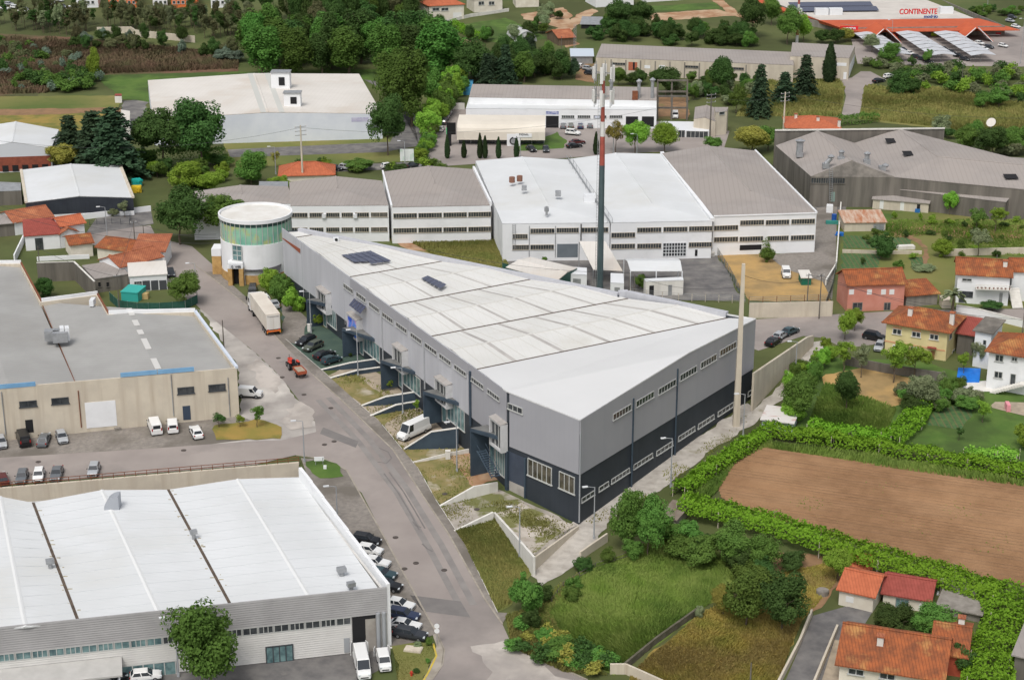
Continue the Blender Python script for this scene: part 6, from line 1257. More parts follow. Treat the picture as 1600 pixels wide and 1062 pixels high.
# person in the loading bay and people by the beige hall
def person(px,py,label,top,legs,rz=0,h=1.75,yard=False,arm=.12):
    b=P(px,py,YARDZ) if yard else G(px,py); me=bpy.data.meshes.new('body'); 
    J=[(0,0,.95),(0,0,1.2),(0,0,1.42),(0,0,1.52),(0,0,1.6),(-.19,0,1.4),(-.27,.03,1.12),(-.24,-arm,.88),(.19,0,1.4),(.27,.03,1.12),(.24,-arm,.88),(-.1,0,.9),(-.12,.02,.5),(-.12,.05,.08),(-.12,-.12,.04),(.1,0,.9),(.13,-.04,.5),(.13,.02,.08),(.13,-.14,.04),(0,-.01,1.7)]
    E=[(0,1),(1,2),(2,3),(3,4),(4,19),(2,5),(5,6),(6,7),(2,8),(8,9),(9,10),(0,11),(11,12),(12,13),(13,14),(0,15),(15,16),(16,17),(17,18)]
    Rr=[.15,.15,.15,.06,.09,.07,.05,.04,.07,.05,.04,.1,.07,.05,.045,.1,.07,.05,.045,.1]
    me.from_pydata(J,E,[]); r=thing('person',label,'person',b,None,rz); o=link('body',me,r); md=o.modifiers.new('skin','SKIN'); 
    for i,v in enumerate(me.skin_vertices[0].data): v.radius=(Rr[i],Rr[i])
    me.skin_vertices[0].data[0].use_root=True; o.modifiers.new('sub','SUBSURF').levels=1
    dg=bpy.context.evaluated_depsgraph_get(); nm=bpy.data.meshes.new_from_object(o.evaluated_get(dg)); o.modifiers.clear(); o.data=nm; nm.materials.clear()
    for mm in (legs,top,M('skin tone',S(190,140,112),rough=.6),M('dark hair',S(50,42,36),rough=.8)): nm.materials.append(mm)
    for p in nm.polygons:
        z=p.center.z; x=abs(p.center.x); p.material_index=0 if z<.98 and x<.21 else 3 if z>1.68 else 2 if z>1.5 or (z<1.0 and x>.2) else 1
        p.use_smooth=True
person(559,1014,'person in dark top and pale blue jeans standing at the open loading bay',M('navy shirt',S(44,52,70),rough=.9),M('pale jeans',S(120,150,180),rough=.9),.4,yard=True)
person(49,670,'person in dark clothes standing in the doorway of the beige hall',M('charcoal jacket',S(48,48,52),rough=.9),M('dark trousers',S(44,46,54),rough=.9))
person(807,245,'person in pale clothes walking past the showroom cypresses',M('beige jacket',S(206,196,180),rough=.9),M('grey trousers',S(110,108,104),rough=.9))
# yard clutter
M_drum=M('orange drum',S(206,120,70),rough=.6)
for x,y,mt,l,d in ((1079,401,M_drum,'orange crate beside the glazed factory gate',(2,1.2,1.2)),(1005,400,M_conc_white,'stack of pale pallets against the factory wall',(3,1.2,1.8)),(1012,400,M_galv,'white wire cage beside the pale pallets',(1.2,1.2,1.4)),(1031,401,M('yellow box',S(206,180,70),rough=.6),'yellow box left of the glazed factory gate',(1.4,1,1)),(225,466,M('tan crate',S(196,170,120),rough=.8),'tan crate in the fenced yard at the road bend',(2,1.4,1.2)),(214,300,M('yellow tarp',S(222,190,50),rough=.6),'yellow wrapped pile behind the black-walled workshop',(2.4,2,1.6)),(214,290,M('teal tarp',S(40,170,160),rough=.6),'teal wrapped pile behind the black-walled workshop',(2.4,2,1.8)),(1303,345,M('blue drum',S(40,90,170),rough=.5),'blue plastic drum beside the narrow lane',(1.2,1.2,1.6)),(1312,368,M('blue tarp roll',S(40,110,190),rough=.5),'blue tarpaulin bundle on the lane wall',(1.8,1,.8)),(1296,332,M_white,'white container below the concrete factory door',(1.6,1.2,2)),(1248,382,M_rust,'rusty machine part beside the right factory hall',(1,1,2.2)),(1106,400,M_conc_white,'scrap heap at the corner of the factory yard',(2.6,1.6,1.2)),(1415,389,M_conc_white,'white bathtub among the vegetable plots',(4,1.4,.9)),(646,1019,M_conc_pale,'stone trough on the lawn by the lower junction',(2.4,1.4,.7)),(1285,928,M_conc,'round concrete well head on the dry garden',(1.8,1.8,.7)),(184,672,M_conc,'small stone block in front of the white roller door',(1.0,.7,.5)),(1574,640,M('pink plastic',S(226,150,160),rough=.5),'pink plastic slide in the play area',(.7,2,1.3)),(1300,350,M('teal crates',S(60,140,130),rough=.6),'row of teal crates below the concrete factory',(3,1,.8))):
    b=G(x,y); 
    if y>1000: b=P(x,y,-5)
    m=MB(); rz=random.uniform(-.4,.4)
    if 'drum' in l or 'well' in l: m.tube(b,b+UP*d[2],d[0]/2,d[0]/2,14); m.tube(b+UP*d[2],b+UP*(d[2]+.06),d[0]/2*.9,d[0]/2*.9,14)
    else:
        m.box(b+UP*d[2]*.45,(d[0],d[1],d[2]*.9),rz); m.box(b+UP*d[2]*.95,(d[0]*.92,d[1]*.92,d[2]*.1),rz)
        if 'heap' in l or 'pile' in l or 'bundle' in l:
            for k in range(6): m.box(b+Vector((random.uniform(-1,1)*d[0]*.5,random.uniform(-1,1)*d[1]*.5,d[2]*random.uniform(.3,.9))),(d[0]*.4,d[1]*.5,d[2]*.3),random.uniform(0,3))
    single('well_head' if 'well' in l else 'slide' if 'slide' in l else 'trough' if 'trough' in l else 'bathtub' if 'bath' in l else 'crate' if ('crate' in l or 'box' in l) else 'drum' if 'drum' in l else 'tarpaulin' if 'tarp' in l or 'wrapped' in l else 'yard_clutter',m,mt,l,l.split()[1] if False else 'yard item')
# ------------------------------------------------------------------ vehicles
M_tyre=M('tyre',S(34,34,35),rough=.9); M_rim=M('alloy rim',S(150,152,155),rough=.35,metal=.6); M_cglass=M('car glass',S(36,42,48),rough=.06,spec=.8); M_head=M('headlight lens',S(214,220,224),rough=.15,spec=.7); M_tail=M('tail light red',S(160,30,30),rough=.3); M_trim=M('black plastic trim',S(40,41,43),rough=.7)
PAINT={}
def paint(n,c):
    PAINT[n]=M('car paint '+n,c,rough=.28,spec=.55)
for n,c in dict(white=S(232,232,230),silver=S(168,171,174),grey=S(104,108,112),dark=S(52,55,60),black=S(28,29,32),blue=S(48,58,84),teal=S(52,74,80),red=S(120,38,34),green=S(84,90,78),maroon=S(92,40,40)).items(): paint(n,c)
RIM={}
def wheel(me,par,loc):
    o=link('wheel',me,par); o.location=loc; link('rim',RIM[me.name],o)
def wheel_mesh(r,w):
    m=MB(); m.tube(Vector((0,-w/2,0)),Vector((0,w/2,0)),r,r,16); me=m.data('wheel',[M_tyre])
    if me.name not in RIM:
        q=MB(); q.tube(Vector((0,-w/2-.012,0)),Vector((0,w/2+.012,0)),r*.64,r*.64,12); RIM[me.name]=q.data('rim',[M_rim])
    return me
def car_proto(kind):
    L,W_,Hh,hood,belt,xs={ 'hatch':(4.1,1.75,1.48,.92,.95,(.95,.25,-1.45,-1.9)),'sedan':(4.6,1.8,1.44,.90,.93,(.95,.2,-1.15,-1.75)),'suv':(4.5,1.85,1.68,1.05,1.06,(1.0,.35,-1.75,-2.1)),'wagon':(4.7,1.8,1.48,.90,.94,(.95,.25,-1.85,-2.25)),'coupe':(4.5,1.8,1.36,.88,.92,(.75,.0,-1.15,-1.85)),
       'smallvan':(4.4,1.85,1.85,1.05,1.05,(1.25,.6,-2.05,-2.15)),'van':(6.6,2.05,2.65,1.25,1.3,(2.45,1.75,-3.2,-3.28)),'midvan':(5.3,1.95,2.1,1.15,1.15,(1.75,1.0,-2.5,-2.6))}[kind]
    hw=W_/2; hl=L/2; zl=.28
    # lower body: stations front->rear (x, z_top, halfwidth)
    st=[(hl,.62,hw*.80),(hl-.08,.74,hw*.88),(hl-.35,hood-.06,hw*.96),(xs[0]+.05,hood+.02,hw),(xs[0]-.5,belt,hw),(xs[2],belt+.02,hw),(-hl+.35,belt+.0,hw*.97),(-hl+.06,belt-.1,hw*.9),(-hl,.7,hw*.86)]
    if kind in('van','smallvan','midvan'): st=[(hl,.75,hw*.86),(hl-.1,.95,hw*.92),(hl-.35,hood,hw*.97),(xs[0]+.05,hood+.08,hw),(xs[0]-.5,belt,hw),(xs[2],belt,hw),(-hl+.05,belt,hw),(-hl,belt-.05,hw*.98)]
    m=MB(); V=[]; n=len(st)
    for x,zt,w in st:
        for y,z in ((-w*.93,zl),(-w,zl+.22),(-w*1.0,zt*.72),(-w*.93,zt),(0,zt+.03),(w*.93,zt),(w*1.0,zt*.72),(w,zl+.22),(w*.93,zl)): V.append(Vector((x,y,z)))
    m.V=V; k=9
    for i in range(n-1):
        for j in range(k-1): m.F.append([i*k+j,i*k+j+1,(i+1)*k+j+1,(i+1)*k+j]); m.I.append(0)
        m.F.append([i*k,(i+1)*k,(i+1)*k+k-1,i*k+k-1]); m.I.append(0)
    m.F.append(list(range(k))); m.I.append(0); m.F.append([(n-1)*k+j for j in range(k)][::-1]); m.I.append(0)
    # greenhouse
    van=kind in('van','smallvan','midvan'); wb=hw*.92; wt=hw*(.84 if van else .72); xa,xb,xc,xd=xs
    def ring(x,w,z): return [Vector((x,-w,z)),Vector((x,w,z))]
    base=[Vector((xa,-wb,hood+.02)),Vector((xa,wb,hood+.02)),Vector((xd,wb,belt)),Vector((xd,-wb,belt))]; mid_=[Vector((xb+.05,-wt-.03,Hh-.07)),Vector((xb+.05,wt+.03,Hh-.07)),Vector((xc-.05,wt+.03,Hh-.07)),Vector((xc-.05,-wt-.03,Hh-.07))]
    top=[Vector((xb-.12,-wt*.9,Hh)),Vector((xb-.12,wt*.9,Hh)),Vector((xc+.1,wt*.9,Hh)),Vector((xc+.1,-wt*.9,Hh))]
    for lo,hi in ((base,mid_),(mid_,top)):
        for i in range(4): m.quad(lo[i],lo[(i+1)%4],hi[(i+1)%4],hi[i])
    m.quad(*top)
    bd=m.data('body',[PAINT['white']],None,True); bd.set_sharp_from_angle(angle=R(38)); parts=[('body',bd,(0,0,0))]
    def win(name,a,b,c,d,ins=.08,push=.012):
        # quad inset on a greenhouse face
        ce=(a+b+c+d)/4; q=[p.lerp(ce,ins) for p in (a,b,c,d)]; nr=(b-a).cross(d-a).normalized(); ce0=Vector((0,0,Hh*.6)); nr=nr if nr.dot(ce-ce0)>0 else -nr
        w_=MB(); w_.quad(*[p+nr*push for p in q]); parts.append((name,w_.data(name,M_cglass),(0,0,0)))
    win('windshield',base[0],base[1],mid_[1],mid_[0],.07)
    if kind not in('van',): win('rear_window',base[3],base[2],mid_[2],mid_[3],.16 if not van else .3)
    for s in (0,1):
        if s: A_,B_,C_,D_=base[1],base[2],mid_[2],mid_[1]
        else: A_,B_,C_,D_=base[0],base[3],mid_[3],mid_[0]
        if van: win('side_window',A_.lerp(B_,.06),A_.lerp(B_,.27 if kind!='smallvan' else .3),D_.lerp(C_,.2 if kind!='smallvan' else .26),D_.lerp(C_,.01),.1)
        else: win('side_window',A_.lerp(B_,.05),A_.lerp(B_,.48),D_.lerp(C_,.5),D_.lerp(C_,.0),.07); win('side_window',A_.lerp(B_,.5),A_.lerp(B_,.93),D_.lerp(C_,.96),D_.lerp(C_,.52),.08)
    t=MB(); t.box((0,0,.33),(L*.985,W_*.99,.16)); parts.append(('sill_trim',t.data('sill_trim',M_trim),(0,0,0)))
    t=MB(); t.box((hl-.02,0,.5),(.1,W_*.55,.16)); parts.append(('grille',t.data('grille',M_trim),(0,0,0)))
    r=.31 if not van else .35; wm=wheel_mesh(r,.22); wx=(hl-.85,-hl+.85) if kind!='van' else (hl-1.05,-hl+1.5)
    for x in wx:
        for s in (-1,1): parts.append(('wheel',wm,(x,s*(hw-.09),r)))
    for s in (-1,1):
        h=MB(); h.box((hl-.14,s*hw*.68,.7 if not van else .88),(.3,.36,.17),-s*.35); parts.append(('headlight',h.data('headlight',M_head),(0,0,0)))
        h=MB(); h.box((-hl+.05,s*hw*.8,.82 if not van else 1.15),(.12,.2,.22 if not van else .5)); parts.append(('tail_light',h.data('tail_light',M_tail),(0,0,0)))
        h=MB(); h.box((xa-.25,s*(hw+.07),belt+.12),(.14,.16,.14)); parts.append(('mirror',h.data('mirror',M_trim),(0,0,0)))
    return parts
PROTO={}
def car(kind,px,py,hx,hy,col,label,group=None,scale=1.0,yard=False,z=0):
    if kind not in PROTO: PROTO[kind]=car_proto(kind)
    b=P(px,py,YARDZ) if yard else G(px,py); q=P(px+hx*.2,py+hy*.2,YARDZ) if yard else G(px+hx*.2,py+hy*.2); d=q-b
    cat='van' if 'van' in kind else 'car'; name={'van':'parked_van','smallvan':'parked_van','midvan':'parked_van'}.get(kind,'parked_car')
    r=thing(name,label,cat,b+UP*.11+UP*z,group,math.atan2(d.y,d.x)); r.rotation_euler[1]=-math.asin(max(-.2,min(.2,(g(b.y+d.y/d.length)-g(b.y))))) if not yard else 0; r.scale=(scale,)*3
    for nm,me,loc in PROTO[kind]:
        if nm=='wheel': wheel(me,r,loc); continue
        o=link(nm,me,r); o.location=loc
        if nm=='body': o.material_slots[0].link='OBJECT'; o.material_slots[0].material=PAINT[col]
    return r
LOT='cars parked in front of the beige hall'; RAIL='cars parked along the rusty rail'; COLU='cars parked beside the white parapet'; FOUR='dark cars by the green forecourt'; DEAL='cars at the dealership'; SUP='cars at the supermarket'; FAR='cars far off at the top edge'
for a in [
 ('hatch',2,696,3,10,'silver','silver car cut by the left edge in front of the beige hall',LOT),('midvan',37,691,-4,-10,'black','black people carrier in front of the beige hall',LOT),('sedan',69,692,4,-10,'grey','dark grey saloon in front of the beige hall',LOT),('hatch',97,688,4,10,'silver','silver hatchback facing the camera in front of the beige hall',LOT),
 ('midvan',242,672,-4,-10,'white','white van with green-tinted rear windows beside the beige hall',LOT),('smallvan',270,671,-1,-10,'white','small white van right of the one with green-tinted windows',LOT),('coupe',307,680,-5,-10,'white','white car with dark roof beside the white vans',LOT),
 ('hatch',4,753,-4,-10,'maroon','dark red car at the left edge by the rusty rail',RAIL),('hatch',35,750,-3,10,'grey','grey hatchback by the rusty rail, next to the dark red one',RAIL),('hatch',61,747.5,-2,10,'white','white hatchback by the rusty rail',RAIL),('sedan',89,745,-3,10,'grey','grey saloon by the rusty rail, right of the white hatchback',RAIL),('hatch',147,739,-3,10,'silver','silver hatchback standing alone by the rusty rail',RAIL),
 ('smallvan',391,620,10,.6,'white','small white van at the right corner of the beige hall'),
 ('suv',395,458,-2,10,'black','black off-roader in front of the round tower'),('wagon',413,470,-8,-10,'white','white estate car behind the lorry cab'),('sedan',428,479,-8,-10,'silver','silver car between the lorry and the green bushes'),
 ('wagon',478,537,-10,4.5,'black','black estate car, uppermost of the four dark cars',FOUR),('wagon',489,545.5,-10,4.5,'green','grey-green estate car, second of the four dark cars',FOUR),('sedan',507,559,10,-3.5,'black','black saloon with red tail light, third of the four dark cars',FOUR),('hatch',518,567,10,-3,'teal','dark teal hatchback, lowest of the four dark cars',FOUR),
 ('van',647,680,-10,4.6,'white','large white panel van on the ramp beside the navy wall'),
 ('suv',572,850,10,1.6,'black','black off-roader at the top of the row by the white parapet',COLU),('hatch',577,865,10,1.7,'white','white hatchback below the black off-roader by the parapet',COLU),('sedan',586,884,10,1.7,'white','white saloon, third in the row by the parapet',COLU),('sedan',596,902,10,1.8,'teal','dark teal saloon, fourth in the row by the parapet',COLU),('sedan',604,920,10,1.9,'black','black saloon at the corner of the white parapet',COLU),
 ('sedan',623,950,10,2,'white','white saloon below the gap in the parked row',COLU),('wagon',630,966,10,1.8,'blue','dark blue estate car in the lower parked row',COLU),('coupe',633,982,10,1.6,'white','white coupe between two dark estate cars',COLU),('wagon',641,996,10,1.8,'dark','charcoal estate car at the bottom of the parked row',COLU),
 ('sedan',1208,538,8,-5,'black','black saloon beside the weathered wall at the end of the grey hall'),('hatch',1219,529,8,-5,'silver','silver hatchback between the black and the teal car'),('sedan',1234,522,9,-4,'teal','dark teal saloon at the end of the grey hall'),
 ('suv',1366,531,10,2,'black','black estate in the yard of the yellow house'),('hatch',1374,546,-6,10,'silver','silver hatchback below the black estate at the yellow house'),
 ('smallvan',1228,432,3,10,'white','white van on the dry lot'),
 ('hatch',880,200,1,-10,'grey','grey car, leftmost by the dealership windows',DEAL),('hatch',892,200.5,1,-10,'green','olive car, second by the dealership windows',DEAL),('hatch',907,200.5,1,-10,'blue','blue car, third by the dealership windows',DEAL),('hatch',922,199,1,-10,'grey','grey car, rightmost by the dealership windows',DEAL),('suv',895,211,10,1,'white','white off-roader in the dealership yard',DEAL),('sedan',897,231,10,-1,'black','black saloon right of the dealership lawn',DEAL),('sedan',902,225.5,10,-1,'maroon','maroon saloon just behind the black one at the dealership',DEAL),('sedan',830,236,8,5,'black','black saloon in front of the showroom lawn',DEAL),('sedan',853,236.5,2,10,'dark','charcoal saloon facing the road at the showroom lawn',DEAL),('smallvan',1055,184,0,10,'white','white van inside the concrete frame'),
 ('hatch',689,205,6,-10,'white','white car nearest in the row beside the dealership hedge',DEAL),('hatch',693.5,194,6,-10,'dark','dark car second in the row beside the dealership hedge',DEAL),('hatch',697.5,186,6,-10,'silver','silver car third in the row beside the dealership hedge',DEAL),('hatch',701.5,180,6,-10,'silver','silver car farthest in the row beside the dealership hedge',DEAL),
 ('sedan',524,266,10,1,'dark','dark car behind the left factory roofs'),('suv',542,266,10,1,'silver','silver car behind the left factory roofs'),('hatch',607,263,10,-1,'white','white car half hidden behind the second factory roof'),('sedan',648,262,10,-1,'dark','dark car behind the second factory roof'),('sedan',666,261,10,-1,'silver','silver car right of the dark one behind the second factory roof'),
 ('hatch',243,380,3,10,'silver','silver car parked at the road bend beside the tile-roofed houses'),('hatch',248,391,3,10,'dark','dark car below the silver one at the road bend'),('hatch',267,431,3,10,'dark','dark car half hidden behind the roadside tree'),
 ('hatch',907,106,8,-5,'white','white car in the farmyard beside the long shed'),('hatch',919,110,10,1,'silver','silver car in the farmyard beside the long shed'),('hatch',922,117,10,1,'dark','dark car in the farmyard beside the long shed'),
 ('sedan',1373,129,10,-1.5,'black','black car on the lane below the supermarket'),('hatch',1389,122,10,-1.5,'white','white car on the lane below the supermarket'),
 ]: car(*a)
for x,y,c,l in ((1454,70,'white','white car between the middle and right shade canopies'),(1421,86,'white','white car under the front edge of the middle shade canopy'),(1431,91,'dark','dark car under the middle shade canopy, third from the front'),(1441,95,'dark','dark car under the middle shade canopy, second from the front'),(1450,99,'black','black car nearest under the middle shade canopy'),(1474,79,'black','black car farthest under the right shade canopy'),(1485,84,'dark','dark car under the right shade canopy, third from the front'),(1497,90,'black','black car under the right shade canopy, second from the front'),(1507,95,'dark','dark car nearest under the right shade canopy'),(1410,80,'dark','dark car farthest under the middle shade canopy'),(1530,70,'white','white off-roader in the open car park'),(1528,75,'dark','dark car below the white off-roader in the car park'),(1537,79,'white','white car in front of the dark one in the car park'),(1545,76,'dark','dark car at the right of the car park group'),(1567,74,'white','white car alone on the open car park'),(1581,29,'dark','dark car at the upper right corner of the car park'),(1578,35,'silver','silver car below the dark one in the upper right corner'),(1587,44,'white','white car at the right end of the supermarket')): car('hatch',x,y,10,2,c,l,SUP,.88)
for k,(x,y,c) in enumerate(((8,16,'white'),(24,14,'white'),(40,18,'silver'),(62,15,'white'),(86,9,'white'),(98,13,'grey'),(112,16,'white'),(36,20,'white'),(70,8,'dark'),(14,9,'silver'),(130,11,'white'),(92,3,'white'))): car('hatch',x,y,10,1,c,'small parked car among others at the top left edge above the wood',FAR,1.0)
# two vans with open rear doors at the loading bay
for kind,x,y,hx,hy,l in (('van',566,1046,2.2,10,'tall white van with rear doors open at the loading bay'),('smallvan',600,1040,2.4,10,'small white van with rear doors open at the loading bay')):
    r=car(kind,x,y,hx,hy,'white',l,None,1,True); r.scale=(.92,)*3
    L,W_,Hh={'van':(6.6,2.05,2.65),'smallvan':(4.4,1.85,1.85)}[kind]
    for s in (-1,1):
        m=MB(); m.box((-L/2-.38,s*(W_/2+.12),Hh*.55),(.85,.06,Hh*.72),s*.35); o=link('rear_door',m.data('rear_door',PAINT['white']),r)
car('hatch',228,1062,10,-1,'white','white car roof at the bottom edge under the entrance canopy',None,1,True); car('hatch',178,1058,8,4,'dark','dark car under the white entrance canopy, bottom left',None,1,True)
# articulated lorry
b=G(413,504); q=G(413-4,504-5.6); d=q-b; rz=math.atan2(d.y,d.x)
tr=thing('articulated_lorry','white cab lorry with long cream box trailer on the road beside the grey hall','lorry',b+UP*.09,None,rz); tr.scale=(1.12,1.12,1.12)
M_trailer=M('cream trailer panel',S(222,214,202),S(206,196,182),scale=.3,rough=.6); 
def lp(name,mb,mat,par=None): return link(name,mb.data(name,mat),par or tr)
m=MB(); m.box((-1.2,0,2.55),(13.0,2.5,2.75)); tb_=lp('trailer_box',m,M_trailer)
for k in range(12): 
    for s in (-1,1): m=MB(); m.box((-7.2+k*1.09,s*1.265,2.55),(.06,.03,2.7)); lp('side_rib',m,M_conc_white,tb_)
m=MB(); m.box((-1.2,0,3.95),(13.05,2.56,.06)); lp('roof_edge',m,M_trailer,tb_)
for s in (-.62,.62): m=MB(); m.box((-7.74,s,2.5),(.06,1.18,2.6)); lp('rear_door',m,M_conc_white,tb_)
m=MB(); m.box((-7.8,0,.9),(.1,2.5,.25)); lp('bumper',m,M('hazard orange',S(226,120,60),rough=.5))
for s in (-1,1): m=MB(); m.box((-7.83,s*1.0,1.18),(.06,.35,.14)); lp('tail_light',m,M_tail); m=MB(); m.box((-7.8,s*1.15,.65),(.06,.2,.2)); lp('reflector',m,M('amber reflector',S(230,150,40),rough=.3))
m=MB(); m.box((-1.2,0,1.05),(12.8,1.0,.25)); lp('chassis',m,M_dark)
wm=wheel_mesh(.5,.32)
for x in (-4.2,-5.5,-6.8,4.0,7.4):
    for s in (-1,1): wheel(wm,tr,(x,s*1.1,.5))
m=MB(); pr=[(5.7,.55),(8.0,.55),(8.15,1.4),(7.85,2.6),(7.2,3.5),(5.9,3.75),(5.7,3.7)]
for i in range(len(pr)): a_,c_=pr[i],pr[(i+1)%len(pr)]; m.quad(Vector((a_[0],-1.22,a_[1])),Vector((c_[0],-1.22,c_[1])),Vector((c_[0],1.22,c_[1])),Vector((a_[0],1.22,a_[1])))
m.face([Vector((x,-1.22,z)) for x,z in pr]); m.face([Vector((x,1.22,z)) for x,z in pr][::-1]); cb=lp('cab',m,PAINT['white'])
m=MB(); m.quad(Vector((8.13,-1.1,1.75)),Vector((8.13,1.1,1.75)),Vector((7.9,1.1,2.65)),Vector((7.9,-1.1,2.65))); lp('windshield',m,M_cglass,cb)
for s in (-1,1): m=MB(); m.box((7.1,s*1.225,2.1),(1.1,.02,.8)); lp('side_window',m,M_cglass,cb); m=MB(); m.box((7.8,s*1.45,2.3),(.15,.25,.7)); lp('mirror',m,M_trim,cb); m=MB(); m.box((8.1,s*.9,.95),(.12,.4,.22)); lp('headlight',m,M_head,cb)
te=text_mesh('Transportes',.42,.01,M('lettering grey',S(130,126,122),rough=.6)); o=link('lettering',te,tb_); o.location=(-7.79,1.05,3.45); o.rotation_euler=(math.pi/2,0,-math.pi/2)
# farm tractor and its red trailer
b=G(458,576); q=G(458-4,576-4.2); d=q-b; rz=math.atan2(d.y,d.x); fx=Vector((math.cos(rz),math.sin(rz),0))
tt=thing('farm_tractor','red farm tractor driving up the main road','tractor',b+UP*.09,None,rz); M_tred=M('tractor red',S(206,66,48),rough=.45)
m=MB(); m.box((1.1,0,1.15),(1.9,.75,.7)); m.box((1.15,0,1.52),(1.7,.6,.1)); link('bonnet',m.data('bonnet',M_tred),tt); m=MB(); m.box((-.35,0,.95),(1.6,.8,.5)); link('chassis',m.data('chassis',M_dark),tt)
for s in (-1,1): m=MB(); m.box((-.6,s*.78,1.55),(1.3,.42,.12)); m.box((-.05,s*.78,1.35),(.1,.42,.5)); link('mudguard',m.data('mudguard',M_tred),tt)
m=MB(); m.box((-.5,0,1.35),(.5,.5,.12)); m.box((-.75,0,1.6),(.1,.5,.5)); link('seat',m.data('seat',M_trim),tt)
m=MB(); m.tube(Vector((.0,0,1.5)),Vector((-.1,0,1.75)),.2,.2,10); link('steering_wheel',m.data('steering_wheel',M_trim),tt); m=MB(); m.tube(Vector((1.5,.2,1.5)),Vector((1.5,.2,2.3)),.05,.05,6); link('exhaust',m.data('exhaust',M_dark),tt)
w1,w2=wheel_mesh(.75,.4),wheel_mesh(.45,.26)
for s in (-1,1): wheel(w1,tt,(-.6,s*.85,.75)); wheel(w2,tt,(1.6,s*.7,.45))
person(458,574.3,'person in dark top seated driving the red tractor',M('navy shirt',S(44,52,70)),M('pale jeans',S(120,150,180)),rz+math.pi/2); pz_=[o for o in SC.objects if o.name.startswith('person')][-1]; pz_=[o for o in COL.objects if o.get('label','').startswith('person in dark top seated')][0]; pz_.location=b+UP*.6-fx*.45
b2=b-fx*4.2; t2=thing('farm_trailer','red-orange farm trailer with pale load pulled by the tractor','trailer',b2+UP*.09,None,rz); M_tr2=M('trailer orange',S(176,92,64),S(158,82,58),scale=1,rough=.7)
for nm,c_,d_ in (('floor',(0,0,.85),(3.2,1.7,.12)),('side_board',(0,-.83,1.15),(3.2,.06,.5)),('side_board',(0,.83,1.15),(3.2,.06,.5)),('tail_board',(-1.58,0,1.15),(.06,1.6,.5)),('front_board',(1.58,0,1.15),(.06,1.6,.5)),('drawbar',(2.3,0,.6),(1.6,.12,.12)),('load',(0,0,1.05),(3.05,1.55,.3))): m=MB(); m.box(c_,d_); link(nm,m.data(nm,M_tr2 if nm!='load' else M_paving),t2)
for s in (-1,1): wheel(w2,t2,(-.3,s*.8,.45))
# motorcycle and engine clutter in the open bay
# ------------------------------------------------------------------ vegetation
def leafmat(n,c,c2,rand=1.0):
    c=tuple(min(1,v*1.55) for v in c); c2=tuple(min(1,v*1.55) for v in c2); return M('leaves '+n,c,c2,scale=3.0,rough=.75,spec=.15,trans=.3,obj_rand=rand,amt=(.3,.7))
LM=dict(dark=leafmat('dark',S(54,76,38),S(66,90,44)),mid=leafmat('mid',S(74,104,46),S(90,118,54)),fresh=leafmat('fresh',S(100,134,48),S(120,150,58)),vine=leafmat('vine',S(108,144,40),S(84,122,34),.4),olive=leafmat('olive',S(104,116,84),S(124,132,100)),conifer=leafmat('conifer',S(48,66,48),S(60,78,54)),cypress=leafmat('cypress',S(40,56,34),S(50,66,38)),yellow=leafmat('yellowish',S(122,124,58),S(140,136,66)),euca=leafmat('eucalyptus',S(80,86,58),S(98,98,68)),bluish=leafmat('bluish',S(96,114,100),S(116,130,112)),poplar=leafmat('poplar',S(66,98,42),S(80,112,50)))
M_bark=M('bark',S(106,94,80),S(82,72,60),scale=2,stretch=(3,3,.5),rough=.95)
def leaf_quads(C,Nn,size,rng,aspect=1.6):
    n=len(C); Nn=Nn/np.linalg.norm(Nn,axis=1,keepdims=True); a=rng.normal(size=(n,3)); t=np.cross(Nn,a); t/=np.linalg.norm(t,axis=1,keepdims=True)+1e-9; b=np.cross(Nn,t)
    s=(size*rng.uniform(.6,1.3,n))[:,None]; t=t*s*aspect*.5; b=b*s*.5
    V=np.stack([C-t-b*.35,C+b-t*.1,C+t+b*.2,C-b+t*.1],1).reshape(-1,3); return V
def quads_mesh(name,V,mat):
    n=len(V)//4; me=bpy.data.meshes.new(name); me.vertices.add(len(V)); me.vertices.foreach_set('co',V.astype(np.float32).ravel()); me.loops.add(len(V)); me.loops.foreach_set('vertex_index',np.arange(len(V),dtype=np.int32)); me.polygons.add(n); me.polygons.foreach_set('loop_start',np.arange(0,len(V),4,dtype=np.int32)); me.polygons.foreach_set('loop_total',np.full(n,4,dtype=np.int32)); me.materials.append(mat); me.update(calc_edges=True); return me
def clumps(kind,rng):
    """clump centres + radii in a unit-height tree"""
    if kind=='round': n,c,r,zp=105,(0,0,.60),(.40,.40,.37),.12
    elif kind=='tall': n,c,r,zp=110,(0,0,.54),(.25,.25,.46),.09
    elif kind=='bush': n,c,r,zp=80,(0,0,.45),(.47,.47,.48),.14
    elif kind=='open': n,c,r,zp=34,(0,0,.68),(.34,.34,.30),.10
    elif kind=='slim': n,c,r,zp=26,(0,0,.66),(.15,.15,.33),.07
    P_=[]; nl=9 if kind in('round','bush') else 10; lob=[]
    for k in range(nl):
        d=rng.normal(size=3); d/=np.linalg.norm(d); d[2]=d[2]*.9+.1; lob.append((np.array(c)+d*np.array(r)*rng.uniform(.45,.72),rng.uniform(.34,.56)))
    while len(P_)<n:
        d=rng.normal(size=3); d/=np.linalg.norm(d); rad=rng.uniform(.5,1.0)**.6; lc,lr=lob[rng.integers(0,nl)]
        p=lc+d*np.array(r)*lr*rad
        if p[2]<c[2]-r[2]*.92: continue
        P_.append(p)
    return np.array(P_),zp,np.array(c)
